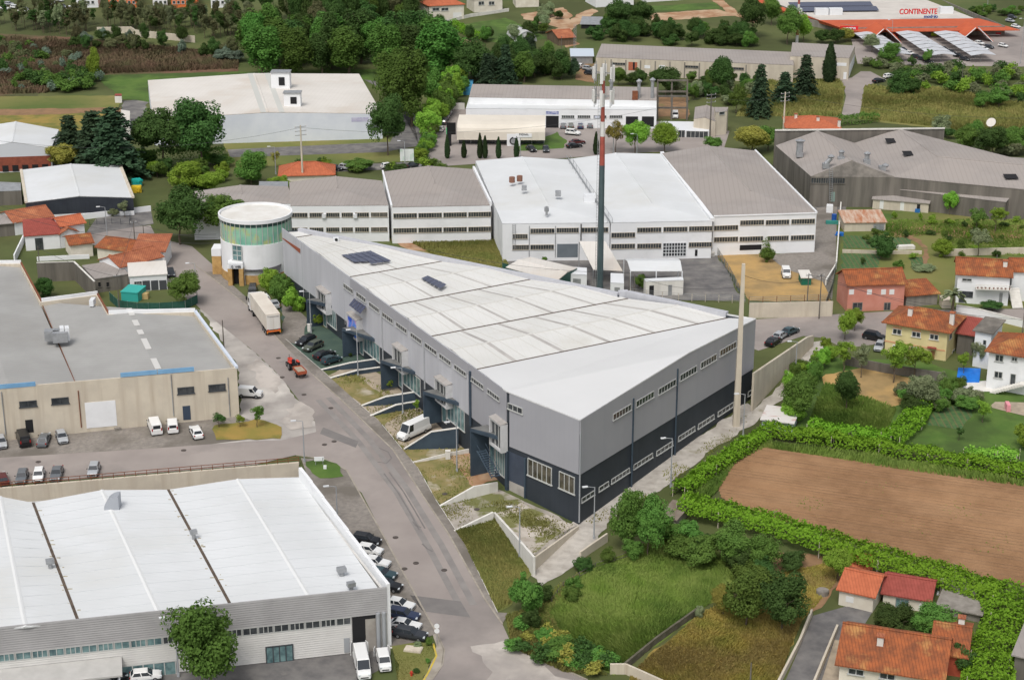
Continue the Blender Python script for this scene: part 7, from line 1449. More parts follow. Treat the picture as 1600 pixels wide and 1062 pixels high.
def crown_mesh(kind,seed):
    rng=np.random.default_rng(seed)
    if kind=='cypress':
        n=7000; z=rng.uniform(.04,1,n); r=.16*np.sin(np.clip(z,0,1)**.7*math.pi*.98)**.7*(1-z*.35)+.008; a=rng.uniform(0,2*math.pi,n); r*=rng.uniform(.75,1.08,n)*(1+.15*np.sin(a*5+z*14))
        C=np.stack([r*np.cos(a),r*np.sin(a),z],1); N_=np.stack([np.cos(a),np.sin(a),rng.uniform(.0,1.0,n)],1)+rng.normal(size=(n,3))*.5; return quads_mesh('crown',leaf_quads(C,N_,.026,rng,1.8),LM['cypress'])
    if kind=='cedar':
        C=[];N_=[]
        nl=17
        for k in range(nl):
            z=.12+.86*k/nl; R0=.36*(1-z)**.75*rng.uniform(.85,1.15)+.02; nb=int(9-4*z)
            for b in range(nb):
                a=2*math.pi*(b+rng.uniform(-.3,.3))/nb+k*.7; L=R0*rng.uniform(.75,1.2); n=int(70*(.4+1-z))
                t=rng.uniform(.15,1,n); w=rng.normal(size=n)*.05*(1.1-t*.6); x=L*t
                C.append(np.stack([x*np.cos(a)-w*np.sin(a),x*np.sin(a)+w*np.cos(a),z-.10*t**1.5*R0/.3+rng.normal(size=n)*.008],1)); N_.append(np.stack([np.cos(a)*.3+rng.normal(size=n)*.35,np.sin(a)*.3+rng.normal(size=n)*.35,np.ones(n)],1))
        return quads_mesh('crown',leaf_quads(np.concatenate(C),np.concatenate(N_),.03,rng,2.0),LM['conifer'])
    P_,cr,c=clumps(kind,rng); per={'round':150,'tall':130,'bush':140,'open':130,'slim':110}[kind]; C=[];N_=[]
    for p in P_:
        r=cr*rng.uniform(.65,1.25); d=rng.normal(size=(per,3)); d[:,2]+=.25; d/=np.linalg.norm(d,axis=1,keepdims=True); rr=r*rng.uniform(.45,1.12,per)**.5
        q=p+d*rr[:,None]*np.array([1,1,.8 if kind!='tall' else 1.3]); C.append(q); N_.append(d*.7+(q-c)*1.0+rng.normal(size=(per,3))*.55+np.array([0,0,.35]))
    C=np.concatenate(C); N_=np.concatenate(N_); k=C[:,2]>.015
    return quads_mesh('crown',leaf_quads(C[k],N_[k],{'round':.025,'tall':.023,'bush':.034,'open':.026,'slim':.022}[kind],rng),LM['mid'])
def trunk_mesh(kind,seed):
    rng=random.Random(seed); m=MB(); r=.02 if kind!='slim' else .010; h={'round':.55,'tall':.8,'bush':.3,'open':.6,'slim':.92,'cypress':.8,'cedar':.95}[kind]
    pts=[Vector((0,0,-.02))]+[Vector((rng.uniform(-.015,.015),rng.uniform(-.015,.015),h*k/4)) for k in range(1,5)]
    for i in range(4): m.tube(pts[i],pts[i+1],r*(1-.2*i),r*(1-.2*(i+1)),7,False)
    if kind in('round','open','tall','bush'):
        for k in range(7):
            a=rng.uniform(0,6.28); b=pts[2].lerp(pts[4],rng.random()); L=.22 if kind!='tall' else .12; e=b+Vector((math.cos(a)*L,math.sin(a)*L,rng.uniform(.1,.22))); m.tube(b,e,r*.45,r*.15,5,False)
    return m.data('trunk',M_bark)
TP={}
def tree(kind,px,py,hpx,wpx,leaf,label,group=None,name=None,seed=None,rel=None):
    s=random.randint(0,{'round':3,'tall':2,'bush':3,'open':2,'slim':3}.get(kind,1)) if seed is None else seed
    key=(kind,s)
    if key not in TP: TP[key]=(crown_mesh(kind,100+s*7+len(kind)),trunk_mesh(kind,s))
    cm,tm=TP[key]; b=G(px,py); H_=hgt(b,py-hpx)-b.z; W_=wpx/ppm(b); nat={'round':.9,'tall':.62,'bush':1.08,'open':.8,'slim':.42,'cypress':.33,'cedar':.76}[kind]
    nm=name or {'round':'broadleaf_tree','tall':'poplar_tree','bush':'shrub','open':'young_tree','slim':'slender_tree','cypress':'cypress_tree','cedar':'cedar_tree'}[kind]
    cat='shrub' if nm in('shrub','hedge') else 'tree'
    r=thing(nm,label,cat,b,group,random.uniform(0,6.28)); r.scale=(W_/nat,W_/nat,H_)
    o=link('trunk',tm,r); o=link('crown',cm,r); o.material_slots[0].link='OBJECT'; o.material_slots[0].material=LM[leaf]
    return r
# the single trees
for a in [
 # upper left
 ('tall',412,122,82,78,'poplar','leftmost tall poplar behind the cream-roofed warehouse'),('tall',458,120,74,62,'poplar','second tall poplar behind the cream-roofed warehouse'),('tall',503,118,66,52,'dark','smaller dark poplar in the gap behind the cream-roofed warehouse'),('tall',545,118,76,72,'poplar','broad poplar behind the right half of the cream-roofed warehouse'),('tall',602,120,82,70,'poplar','tall poplar behind the right corner of the cream-roofed warehouse'),('tall',640,116,74,62,'dark','dark poplar between the two tallest ones'),('tall',690,128,88,86,'poplar','broad poplar left of the dark pines'),('round',730,132,70,66,'dark','dark rounded tree at the right end of the poplar row'),
 ('cedar',150,268,100,96,'conifer','dark cedar between the two other cedars left of the broad trees'),
 ('tall',612,186,108,66,'poplar','tall poplar beside the warehouse road, rear one of the pair'),('tall',644,198,112,70,'poplar','tall poplar beside the warehouse road, front one of the pair'),('round',606,243,95,62,'dark','large dark tree in front of the warehouse corner'),('round',676,168,62,46,'mid','green tree beside the hedge row near the warehouse road'),
 ('cedar',182,278,116,124,'conifer','largest dark cedar right of the far left warehouse'),('cedar',112,256,80,76,'conifer','dark conifer left of the largest cedar'),('round',316,264,110,98,'dark','broad dark tree in front of the cream-roofed warehouse, right half'),('round',256,266,98,94,'dark','broad dark tree in front of the cream-roofed warehouse, left half'),('round',98,268,44,56,'yellow','low olive-green tree below the cedar'),
 ('round',290,300,50,60,'fresh','bright green rounded tree above the road bend'),('round',282,382,88,88,'dark','big dense dark evergreen at the road bend'),('round',352,374,72,76,'mid','broad tree leaning over the round tower'),('round',392,292,60,56,'mid','green tree left of the factory row behind the tower'),('round',330,302,34,44,'fresh','light green tree behind the low white block'),('bush',432,300,26,46,'fresh','light green bush beside the concrete power pole'),('tall',150,126,48,26,'fresh','lone bright green tree on the left hillside'),
 ('round',288,475,50,62,'mid','leafy tree inside the green netting fence at the road bend'),('bush',68,466,36,34,'dark','round dark tree in the empty walled yard'),('bush',90,288,14,30,'fresh','small green bush behind the black-walled workshop'),('open',195,340,26,24,'olive','grey-green olive tree in front of the black wall'),('bush',176,338,14,20,'olive','low olive bush beside the olive tree'),('bush',106,384,14,22,'mid','bush beside the orange-tiled annexe'),
 ('open',342,668,22,26,'dark','dark bush at the corner of the beige hall'),('open',375,668,20,18,'fresh','small fresh green tree on the verge of the beige hall'),('open',402,668,34,26,'mid','leafy young tree at the tip of the beige hall verge'),
 ('round',330,1084,140,122,'poplar','large round green tree in front of the bottom left hall'),
 # by the grey hall
 ('bush',423,458,44,36,'fresh','bright bush left of the grey hall entrance trees'),('bush',440,472,46,42,'mid','green bush against the far end of the grey hall'),('bush',462,486,40,38,'fresh','yellow-green bush beside the first entrance'),('bush',495,508,22,20,'fresh','small round shrub in the first green forecourt'),('bush',547,558,7,8,'dark','tiny shrub in the second green forecourt'),('open',610,610,16,12,'fresh','small fresh tree on the third plot'),('open',651,645,20,14,'fresh','small fresh tree beside the fourth fin wall'),('open',677,660,12,9,'fresh','tiny tree behind the large white van'),
 ('round',978,862,104,62,'mid','tall dark tree at the end of the gravel track'),('round',1012,872,96,62,'mid','broad green tree right of the tall dark one'),('bush',985,875,36,40,'mid','bright low bush at the foot of the tall dark tree'),
 ('bush',822,965,68,56,'mid','bushy shrub at the roadside end of the gravel track'),('bush',850,940,36,34,'dark','small dark shrub beside the roadside bush'),('bush',826,985,34,40,'dark','low dark shrub at the road edge'),('bush',880,1030,32,64,'mid','wide shrub at the lower edge of the lush grass'),('bush',850,1005,26,40,'mid','mid green shrub above the wide one'),('bush',935,1035,22,40,'fresh','green shrub beside the stone wall corner'),
 ('round',1165,978,92,84,'mid','large green tree between the two fields'),('round',1222,985,92,86,'dark','large dark tree between the two fields, right of the green one'),('round',1130,962,50,40,'yellow','yellow-green small tree beside the stone wall'),('bush',1092,965,22,18,'olive','pale small tree at the end of the stone wall'),
 ('bush',1090,872,44,54,'dark','dark bush below the vine pergola, left'),('round',1148,885,70,70,'mid','bushy tree below the vine pergola, middle'),('round',1190,895,56,56,'mid','dark bush below the vine pergola, right'),('bush',1052,852,40,54,'mid','green bush behind the lush grass field'),('round',1308,908,50,46,'fresh','bright round tree beside the low white house'),('bush',1240,890,30,50,'dark','dark low bush under the vine pergola'),
 ('round',1398,998,54,70,'dark','dark fruit tree in front of the low white house'),('round',1450,1000,52,76,'mid','green fruit tree behind the big tile roof'),('bush',1500,1012,48,44,'fresh','leafy bush right of the big tile roof'),('bush',1505,1050,50,44,'dark','dark bush beside the terracotta wing'),
 # right gardens
 ('round',1245,660,76,66,'mid','large tree beside the rusty-roofed shed'),('bush',1238,655,42,56,'fresh','bright bush at the foot of the large tree'),('round',1322,640,62,44,'dark','dense egg-shaped dark tree in the dry garden'),('round',1320,530,46,34,'fresh','bright round tree at the street corner near the yellow house'),('round',1335,517,36,28,'fresh','small bright tree behind the street corner tree'),
 ('open',1318,580,44,40,'fresh','light green fruit tree left of the yellow house garden'),('open',1345,590,50,34,'olive','silvery olive tree in front of the yellow house yard'),('open',1396,598,62,54,'fresh','fruit tree in front of the yellow house, left one'),('open',1428,592,52,54,'fresh','fruit tree in front of the yellow house, right one'),('round',1442,640,56,50,'olive','large grey-green olive tree beside the vegetable bed'),('bush',1478,622,34,36,'mid','green bush beside the large olive tree'),('open',1505,585,34,26,'fresh','small fruit tree beside the pool'),('round',1528,572,42,30,'olive','olive tree against the narrow white wall'),
 ('open',1535,660,34,30,'fresh','small light tree beside the green lawn'),('open',1498,688,22,18,'dark','small dark sapling on the green lawn'),('bush',1600,700,40,40,'fresh','bright shrub at the right edge of the lawn'),
 ('round',1483,336,38,26,'fresh','fresh green tree in front of the long concrete wall'),('open',1525,362,36,32,'mid','fruit tree in the upper right garden, left one'),('open',1555,362,40,34,'fresh','fruit tree in the upper right garden, right one'),('bush',1376,404,40,46,'dark','dark round fig tree among the vegetable plots'),('open',1528,400,42,36,'olive','grey-green tree behind the old tan wall'),('bush',1470,402,32,34,'fresh','bright bush beside the garden path'),('bush',1405,420,14,20,'mid','small bush below the terrace wall'),('bush',1440,422,10,40,'olive','low flowering bush behind the pink house'),('bush',1550,486,14,44,'dark','clipped dark hedge in front of the white house'),
 ('round',1190,394,30,28,'mid','green tree in front of the right factory hall'),('bush',1197,410,26,26,'mid','round bush beside the dry lot fence'),('bush',998,455,28,26,'mid','green bush between the cabins and the store hut'),('bush',850,410,10,12,'mid','tiny bush at the roller door of the factory row'),
 # dealership and upper right
 ('open',962,240,50,34,'yellow','yellowing tree behind the mast'),('round',992,240,52,46,'fresh','bright tree right of the yellowing one'),('round',1038,238,46,46,'fresh','bright tree in front of the low white shop'),('bush',1110,236,24,36,'mid','green bush beside the low white shop'),('round',1175,240,44,60,'yellow','olive-green tree left of the orange-roofed house'),('round',1200,236,38,46,'mid','dark green tree beside the concrete power pole'),
 ('cedar',1186,182,86,50,'conifer','dark cedar in front of the long shed'),('cedar',1257,150,68,54,'conifer','spreading cedar in front of the grey end block'),('cedar',1225,160,50,54,'conifer','low dark cedar left of the spreading one'),('cypress',1295,130,64,22,'cypress','tall dark cypress in front of the grey end block'),('round',1125,145,56,44,'dark','dark green tree below the long shed'),('round',1150,178,44,30,'mid','green tree behind the timber power pole'),('round',1040,150,46,50,'dark','dark shrubby tree behind the concrete frame'),
 ('round',1388,100,36,38,'mid','tree beside the left shade canopy'),('round',1362,82,30,26,'olive','grey-green tree in front of the left shade canopy'),('round',1305,68,24,30,'dark','dark tree beside the supermarket sign'),('round',1285,68,22,26,'dark','second dark tree beside the supermarket wing'),('round',1322,66,22,26,'yellow','olive-green tree below the supermarket sign'),('round',1230,70,60,44,'mid','large green tree left of the supermarket'),('round',1255,66,44,30,'fresh','bright tree beside the radio mast'),
 ('bush',1402,148,38,40,'dark','dark bush on the right meadow edge'),('bush',1425,148,30,30,'dark','second dark bush on the right meadow edge'),('bush',1468,212,36,34,'olive','dark grey shrub behind the concrete factory'),('bush',1535,172,28,30,'mid','round green bush on the right meadow, left one'),('bush',1560,170,30,44,'mid','round green bush on the right meadow, right one'),
 ('round',1510,238,40,44,'mid','tree behind the right end of the concrete factory, left'),('round',1550,245,48,50,'dark','tree behind the right end of the concrete factory, middle'),('round',1590,240,44,50,'mid','tree behind the right end of the concrete factory, right'),('bush',1450,98,22,20,'mid','shrub under the front of the middle canopy'),
 ('round',1175,60,66,44,'dark','dark tree at the end of the dirt track'),('round',1205,40,44,34,'mid','tree above the supermarket access, top right'),
 ('round',968,50,52,46,'dark','tall dark tree behind the long shed, left'),('round',1000,48,46,44,'dark','tall dark tree behind the long shed, right'),('cedar',760,140,60,44,'conifer','dark pine behind the blue containers'),('cedar',790,132,66,48,'conifer','second dark pine behind the dealership'),
 ('open',430,262,26,18,'yellow','small golden tree on the upper verge'),('bush',510,262,16,26,'fresh','bright bush on the upper verge'),('bush',560,268,18,60,'mid','long hedge bush behind the factory roofs'),('bush',620,268,16,40,'dark','dark hedge bush behind the factory roofs'),
 ]: tree(*a)
for k,(x,y,h) in enumerate(((699,248,38),(725,247,28),(750,248,40),(758,248,36),(779,248,34),(807,248,34),(931,242,36))): tree('cypress',x,y,h,9,'cypress','slim dark cypress, %s along the dealership frontage'%('first','second','third','fourth','fifth','sixth','last')[k],'dealership cypresses')
for a in [('bush',652,1012,11,14,'olive','spiky shrub on the left of the small lawn by the lower junction'),('bush',671,1008,13,14,'mid','taller shrub at the kerb corner of the small lawn'),('bush',668,1036,9,9,'mid','small round shrub on the small lawn by the yellow kerb'),('bush',650,1052,9,12,'dark','low dark shrub at the bottom of the small lawn')]: tree(*a)
hb=P(643,1056,-4.95); m=MB(); m.tube(hb,hb+UP*.7,.14,.14,10); m.tube(hb+UP*.7,hb+UP*.85,.18,.06,10); m.tube(hb+Vector((-.25,0,.5)),hb+Vector((.25,0,.5)),.08,.08,8); single('fire_hydrant',m,M('hydrant red',S(190,60,44),rough=.5),'small red hydrant at the bottom of the junction lawn','hydrant')
# masses: woods and scrub, each tree still its own object
def scatter(label,group,n,fn,kinds,leaves,h,w,name=None):
    for k in range(n):
        x,y=fn(); s=(y+430)/830; hh=random.uniform(*h); kd=random.choice(kinds)
        tree(kd,x,y,hh*s,random.uniform(*w)*s,random.choice(leaves),label,group,name)
def poly_pick(poly):
    xs=[p[0] for p in poly]; ys=[p[1] for p in poly]
    while True:
        x,y=random.uniform(min(xs),max(xs)),random.uniform(min(ys),max(ys)); c=False; n=len(poly)
        for i in range(n):
            (x0,y0),(x1,y1)=poly[i],poly[i-1]
            if (y0>y)!=(y1>y) and x<(x1-x0)*(y-y0)/(y1-y0)+x0: c=not c
        if c: return x,y
def mass(name,label,n,fn,leaves,h,w,kind='bush'):
    if (kind,0) not in TP: TP[(kind,0)]=(crown_mesh(kind,100+len(kind)),trunk_mesh(kind,0))
    cm=TP[(kind,0)][0]; V0=np.zeros(len(cm.vertices)*3,np.float32); cm.vertices.foreach_get('co',V0); Q=V0.reshape(-1,4,3); out=[]
    for k in range(n):
        x,y=fn(); s=(y+430)/830; b=G(x,y); H_=random.uniform(*h)*s*1.06/ppm(b); W_=random.uniform(*w)*s/ppm(b); sel=Q[RNG.integers(0,len(Q),1300)]; ce=sel.mean(1,keepdims=True); sel=ce+(sel-ce)*2.0; a=random.uniform(0,6.28); ca,sa=math.cos(a),math.sin(a); v=sel.reshape(-1,3); out.append(np.stack([(v[:,0]*ca-v[:,1]*sa)*W_/1.08+b.x,(v[:,0]*sa+v[:,1]*ca)*W_/1.08+b.y,v[:,2]*H_+b.z],1))
    o=link(name,quads_mesh(name,np.concatenate(out),LM[leaves])); o['label']=label; o['kind']='stuff'
A_=lambda *p:(lambda:poly_pick(list(p)))
scatter('slender pale eucalyptus among many in the upper left wood','upper left wood',170,A_((-20,36),(400,36),(400,75),(300,60),(150,48),(110,58),(-20,46)),('slim','slim','slim','open'),('euca','euca','olive','dark','euca'),(45,85),(20,38))
scatter('poplar filling the row behind the cream-roofed warehouse','poplar row fill',16,A_((395,96),(720,96),(730,112),(395,108)),('tall','tall','round'),('poplar','dark'),(110,140),(80,110))
scatter('dark tree among others at the edge of the upper left wood','upper left wood edge',26,A_((90,70),(160,62),(330,70),(372,95),(372,108),(300,84),(130,88)),('bush','round'),('dark','euca','bluish'),(26,60),(24,50))
scatter('tall dark tree in the wood at the upper centre left','upper centre wood',44,A_((380,40),(490,20),(620,18),(690,0),(700,20),(640,55),(560,60),(470,70),(400,60)),('slim','tall','round'),('dark','euca','dark','mid'),(80,150),(44,76))
mass('hillside_scrub','shrubs on the reddish hillside scrub in blue-grey',15,A_((-20,60),(110,70),(150,110),(180,140),(70,145),(-20,140)),'bluish',(12,30),(14,34))
mass('hillside_scrub','shrubs on the reddish hillside scrub in dark',15,A_((-20,60),(110,70),(150,110),(180,140),(70,145),(-20,140)),'dark',(12,30),(14,34))
mass('hillside_scrub','shrubs on the reddish hillside scrub in dull green',15,A_((-20,60),(110,70),(150,110),(180,140),(70,145),(-20,140)),'euca',(12,30),(14,34))
mass('hillside_scrub','shrubs on the reddish hillside scrub in green',15,A_((-20,60),(110,70),(150,110),(180,140),(70,145),(-20,140)),'mid',(12,30),(14,34))
mass('thicket','leafy scrub bushes below the left hillside in dark',13,A_((20,128),(140,118),(165,140),(120,148),(70,146)),'dark',(18,34),(30,50))
mass('thicket','leafy scrub bushes below the left hillside in green',13,A_((20,128),(140,118),(165,140),(120,148),(70,146)),'mid',(18,34),(30,50))
scatter('bush in the dense green belt behind the long shed','green belt behind the long shed',40,A_((925,62),(960,45),(1140,55),(1180,60),(1170,76),(1050,72),(940,66)),('bush','round'),('mid','dark','dark'),(30,56),(36,60))
scatter('tree in the dark grove left of the farmyard','grove left of the farmyard',36,A_((745,110),(800,100),(870,108),(900,122),(895,130),(740,130)),('round','tall','bush'),('dark','dark','conifer','mid'),(40,80),(36,60))
scatter('tree on the slope below the hillside houses','slope below the hillside houses',30,A_((640,30),(690,38),(700,55),(760,75),(860,62),(880,30),(850,20),(820,50),(700,68),(620,60)),('round','bush'),('dark','mid','olive'),(24,50),(28,46))
scatter('hedge bush along the dealership boundary','dealership hedge row',22,lambda:(lambda t:(668+t*50+random.uniform(-6,6),212-t*78+random.uniform(-3,3)))(random.random()),('bush','bush'),('fresh','mid'),(44,66),(42,60))
scatter('hedge bush along the dealership boundary','dealership hedge row',10,lambda:(lambda t:(655+t*22+random.uniform(-3,3),258-t*46+random.uniform(-3,3)))(random.random()),('bush',),('fresh','mid'),(22,34),(26,34))
mass('scrub','shrubs in the scrub belt below the supermarket in dark',17,A_((1400,112),(1470,108),(1640,112),(1640,175),(1560,165),(1500,150),(1440,142),(1410,140)),'dark',(14,36),(24,50))
mass('scrub','shrubs in the scrub belt below the supermarket in bright green',17,A_((1400,112),(1470,108),(1640,112),(1640,175),(1560,165),(1500,150),(1440,142),(1410,140)),'fresh',(14,36),(24,50))
mass('scrub','shrubs in the scrub belt below the supermarket in green',17,A_((1400,112),(1470,108),(1640,112),(1640,175),(1560,165),(1500,150),(1440,142),(1410,140)),'mid',(14,36),(24,50))
mass('scrub','shrubs in the scrub belt below the supermarket in grey-green',17,A_((1400,112),(1470,108),(1640,112),(1640,175),(1560,165),(1500,150),(1440,142),(1410,140)),'olive',(14,36),(24,50))
mass('scrub','bushes in the scrub between the end block and the car park in dark',6,A_((1335,95),(1400,98),(1460,110),(1420,125),(1370,112)),'dark',(12,24),(20,34))
mass('scrub','bushes in the scrub between the end block and the car park in green',6,A_((1335,95),(1400,98),(1460,110),(1420,125),(1370,112)),'mid',(12,24),(20,34))
mass('scrub','bushes in the scrub between the end block and the car park in grey-green',6,A_((1335,95),(1400,98),(1460,110),(1420,125),(1370,112)),'olive',(12,24),(20,34))
scatter('shrub on the slope below the long shed','slope below the long shed',30,A_((960,124),(1120,128),(1190,130),(1180,170),(1080,160),(1030,145),(960,134)),('bush','round'),('dark','mid','olive'),(20,44),(26,44))
scatter('garden shrub in front of the trees left of the tower','shrubs left of the tower',24,A_((215,255),(380,250),(440,268),(420,290),(330,300),(240,300)),('bush',),('mid','fresh','dark'),(18,38),(26,48))
mass('verge_scrub','shrubs along the verge above the factory row in dark',5,A_((440,262),(600,258),(690,262),(690,270),(440,276)),'dark',(12,22),(20,36))
mass('verge_scrub','shrubs along the verge above the factory row in bright green',5,A_((440,262),(600,258),(690,262),(690,270),(440,276)),'fresh',(12,22),(20,36))
mass('verge_scrub','shrubs along the verge above the factory row in green',5,A_((440,262),(600,258),(690,262),(690,270),(440,276)),'mid',(12,22),(20,36))
scatter('weedy shrub beside the gravel track wall','track side shrubs',6,A_((870,935),(905,890),(950,862),(985,872),(940,900),(890,945)),('bush',),('mid','mid','dark'),(9,17),(10,20))
mass('bank_scrub','weedy shrubs on the banks around the lower grass field in dark',6,A_((790,975),(840,985),(960,1045),(950,1060),(880,1050),(800,1015)),'dark',(10,20),(14,30))
mass('bank_scrub','weedy shrubs on the banks around the lower grass field in green',6,A_((790,975),(840,985),(960,1045),(950,1060),(880,1050),(800,1015)),'mid',(10,20),(14,30))
mass('bank_scrub','weedy shrubs on the banks around the lower grass field in yellowish',6,A_((790,975),(840,985),(960,1045),(950,1060),(880,1050),(800,1015)),'yellow',(10,20),(14,30))
scatter('shrub between the lush grass and the pergola','bank below the pergola',9,A_((1040,845),(1110,840),(1200,880),(1190,920),(1120,905),(1060,870)),('bush',),('mid','dark','mid'),(18,34),(28,46))
scatter('shrub in the gardens behind the yellow house','garden shrubs on the right',30,A_((1410,600),(1500,610),(1560,640),(1500,640),(1440,660),(1400,640)),('bush',),('dark','mid','olive'),(12,26),(16,34))
mass('garden_plants','plant in the upper right gardens in dark',12,A_((1320,340),(1600,345),(1600,420),(1480,400),(1330,420)),'dark',(6,14),(8,20))
mass('garden_plants','plant in the upper right gardens in bright green',12,A_((1320,340),(1600,345),(1600,420),(1480,400),(1330,420)),'fresh',(6,14),(8,20))
mass('garden_plants','plant in the upper right gardens in green',12,A_((1320,340),(1600,345),(1600,420),(1480,400),(1330,420)),'mid',(6,14),(8,20))
scatter('shrub along the track behind the weathered wall','track edge shrubs',16,A_((1205,640),(1262,560),(1300,545),(1290,580),(1240,650)),('bush',),('mid','fresh'),(14,30),(16,30))
scatter('tree at the top right corner behind the supermarket','top right corner trees',18,A_((1510,18),(1640,14),(1640,24),(1530,26)),('round','bush'),('mid','dark'),(14,30),(20,34))
scatter('grey-green shrub behind the concrete factory','shrubs behind the factory',16,A_((1480,215),(1640,222),(1640,250),(1500,242)),('bush','round'),('mid','dark','olive'),(20,40),(28,46))
# palm beside the white house
b=G(1488,490); h=hgt(b,450)-b.z; r=thing('palm_tree','single palm in front of the upper right white house','tree',b); m=MB(); m.tube(b-UP*.2,b+UP*(h*.75),.28,.2,8); m.build('trunk',M_bark,r)
t=b+UP*h*.75; C=[];N_=[]
for k in range(26):
    a=k*2.4; el=RNG.uniform(-.2,1.1); L=2.6
    for j in range(26):
        u=j/25; p=np.array([math.cos(a)*L*u*math.cos(el),math.sin(a)*L*u*math.cos(el),L*u*math.sin(el)-1.3*u*u]); 
        for s in (-1,1): C.append(p+np.array([-math.sin(a),math.cos(a),-.3])*s*.18*(1-u*.5)); N_.append([math.sin(a)*s*.3,-math.cos(a)*s*.3,1])
V=leaf_quads(np.array(C),np.array(N_,float),.36,RNG,1.6)+np.array(t-b); o=link('crown',quads_mesh('crown',V,LM['olive']),r)
# ------------------------------------------------------------------ vine rows on posts
def vine(label,pxs,w,z0,z1,dens,leaf='vine',step=6,name='vine_row',posts=True):
    pts=[G(*p) for p in pxs]; r=thing(name,label,'vine',pts[0],'vine rows'); o_=np.array(pts[0]); C=[];N_=[]
    for a,b in zip(pts,pts[1:]):
        L=(b-a).length; d=(b-a).normalized(); nn=np.array([-d.y,d.x,0]); n=int(L*w*dens*1.5); t=RNG.uniform(-.01,1.01,n); s=RNG.uniform(-.5,.5,n)
        bumpy=.28*np.sin(t*L*.7+1.3+3*np.sin(t*L*.05))+.25*np.sin(t*L*1.9+2*np.sin(t*L*.11))*np.sin(s*6+t*L*.4)+RNG.normal(size=n)*.2
        z=np.where(RNG.random(n)<.62, z1+bumpy-.5*(2*s)**4, RNG.uniform(z0,z1,n)); edge=np.where(z<z1-.6,np.sign(s)*RNG.uniform(.40,.56,n),s*RNG.uniform(.8,1.15,n))
        base=np.array([np.interp(t,[0,1],[a[i],b[i]]) for i in range(3)]).T
        gz=np.array([g(y) for y in base[:,1]]); base[:,2]=gz
        C.append(base+nn*(edge*w)[:,None]+np.array([0,0,1.0])*z[:,None]); N_.append(nn*(np.sign(s)*.5)[:,None]+RNG.normal(size=(n,3))*.6+np.array([0,0,.9]))
        if posts:
            for k in range(max(1,int(L/step))+1):
                for s_ in (-.42,.42):
                    p=a.lerp(b,k/max(1,int(L/step))); p=p+Vector(nn*s_*w); p.z=g(p.y); m=MB(); m.tube(p-UP*.1,p+UP*(z1+.1),.07,.06,5); m.build('post',M_conc_pale,r)
    V=leaf_quads(np.concatenate(C),np.concatenate(N_),.33,RNG,1.4)-o_; o=link('foliage',quads_mesh('foliage',V,LM[leaf]),r)
vine('long clipped vine row along the top edge of the ploughed field',[(1203,682),(1300,698),(1450,722),(1640,756)],2.6,.5,2.3,40)
vine('vine row along the gravel track beside the ploughed field',[(1060,778),(1110,742),(1160,708),(1203,682)],2.6,.4,2.2,40)
vine('broad vine pergola along the lower edge of the ploughed field, left part',[(1065,800),(1130,815),(1200,832),(1290,862)],5.4,1.3,2.6,26)
vine('broad vine pergola along the lower edge of the ploughed field, right part',[(1290,862),(1380,890),(1480,918),(1560,945)],5.8,1.3,2.6,26)
vine('vine pergola turning down beside the concrete store at the right',[(1560,935),(1575,985),(1545,1050),(1540,1090)],6,1.3,2.6,24)
vine('yellow-green vine pergola behind the clipped vine row',[(1265,676),(1330,690),(1390,694)],4,1.0,2.2,26)
vine('yellow-green vine pergola climbing towards the olive tree',[(1390,698),(1425,668),(1440,636)],4,1.0,2.2,26)
vine('scrubby vine row above the clipped row beside the lawn',[(1510,722),(1560,716),(1590,722)],3,.4,1.8,26,'fresh')
vine('bright vine hedge on the hillside field, top centre',[(708,42),(735,58),(755,62)],3,.3,2.4,22,'vine',8)
vine('clipped green hedge behind the concrete factory',[(1310,196),(1370,190)],3,.2,2.6,26,'mid',8,'hedge',False)
vine('tall green hedge screen behind the broad dark trees',[(215,262),(300,258),(352,258)],3,.2,4.5,26,'mid',8,'hedge',False)
# ------------------------------------------------------------------ grass, weeds: stuff
def grass(name,label,poly,n,h,w,mats,lean=.35,yard=False,patch=.0):
    xs=[p[0] for p in poly]; ys=[p[1] for p in poly]; Pw=[G(*p) for p in poly]
    X=np.array([p.x for p in Pw]); Y=np.array([p.y for p in Pw]); m=int(n*3); x=RNG.uniform(X.min(),X.max(),m); y=RNG.uniform(Y.min(),Y.max(),m); c=np.zeros(m,bool); k=len(X)
    for i in range(k):
        x0,y0,x1,y1=X[i],Y[i],X[i-1],Y[i-1]; cond=((y0>y)!=(y1>y))&(x<(x1-x0)*(y-y0)/(y1-y0+1e-9)+x0); c^=cond
    if patch: c&=(np.sin(x*.55+1.3*np.sin(y*.31))+np.sin(y*.47+1.7*np.sin(x*.23))+RNG.normal(size=m)*.5)>patch
    x,y=x[c][:n],y[c][:n]; n=len(x); z=np.array([g(v) for v in y])+.03
    a=RNG.uniform(0,2*math.pi,n); hh=h*RNG.uniform(.5,1.3,n)*(1+.35*np.sin(x*.5)*np.sin(y*.4)); ww=w*RNG.uniform(.6,1.4,n); lx=lean*hh*(np.sin(x*.21+y*.13)+RNG.normal(size=n)*.5); ly=lean*hh*(np.cos(y*.17)+RNG.normal(size=n)*.5)
    dx,dy=np.cos(a)*ww,np.sin(a)*ww; B=np.stack([x,y,z],1); V=np.stack([B-np.stack([dx,dy,0*x],1),B+np.stack([dx,dy,0*x],1),B+np.stack([lx+dx*.5,ly+dy*.5,hh],1),B+np.stack([lx-dx*.5,ly-dy*.5,hh],1)],1).reshape(-1,3)
    o=link(name,quads_mesh(name,V,mats)); o['label']=label; o['kind']='stuff'; return o
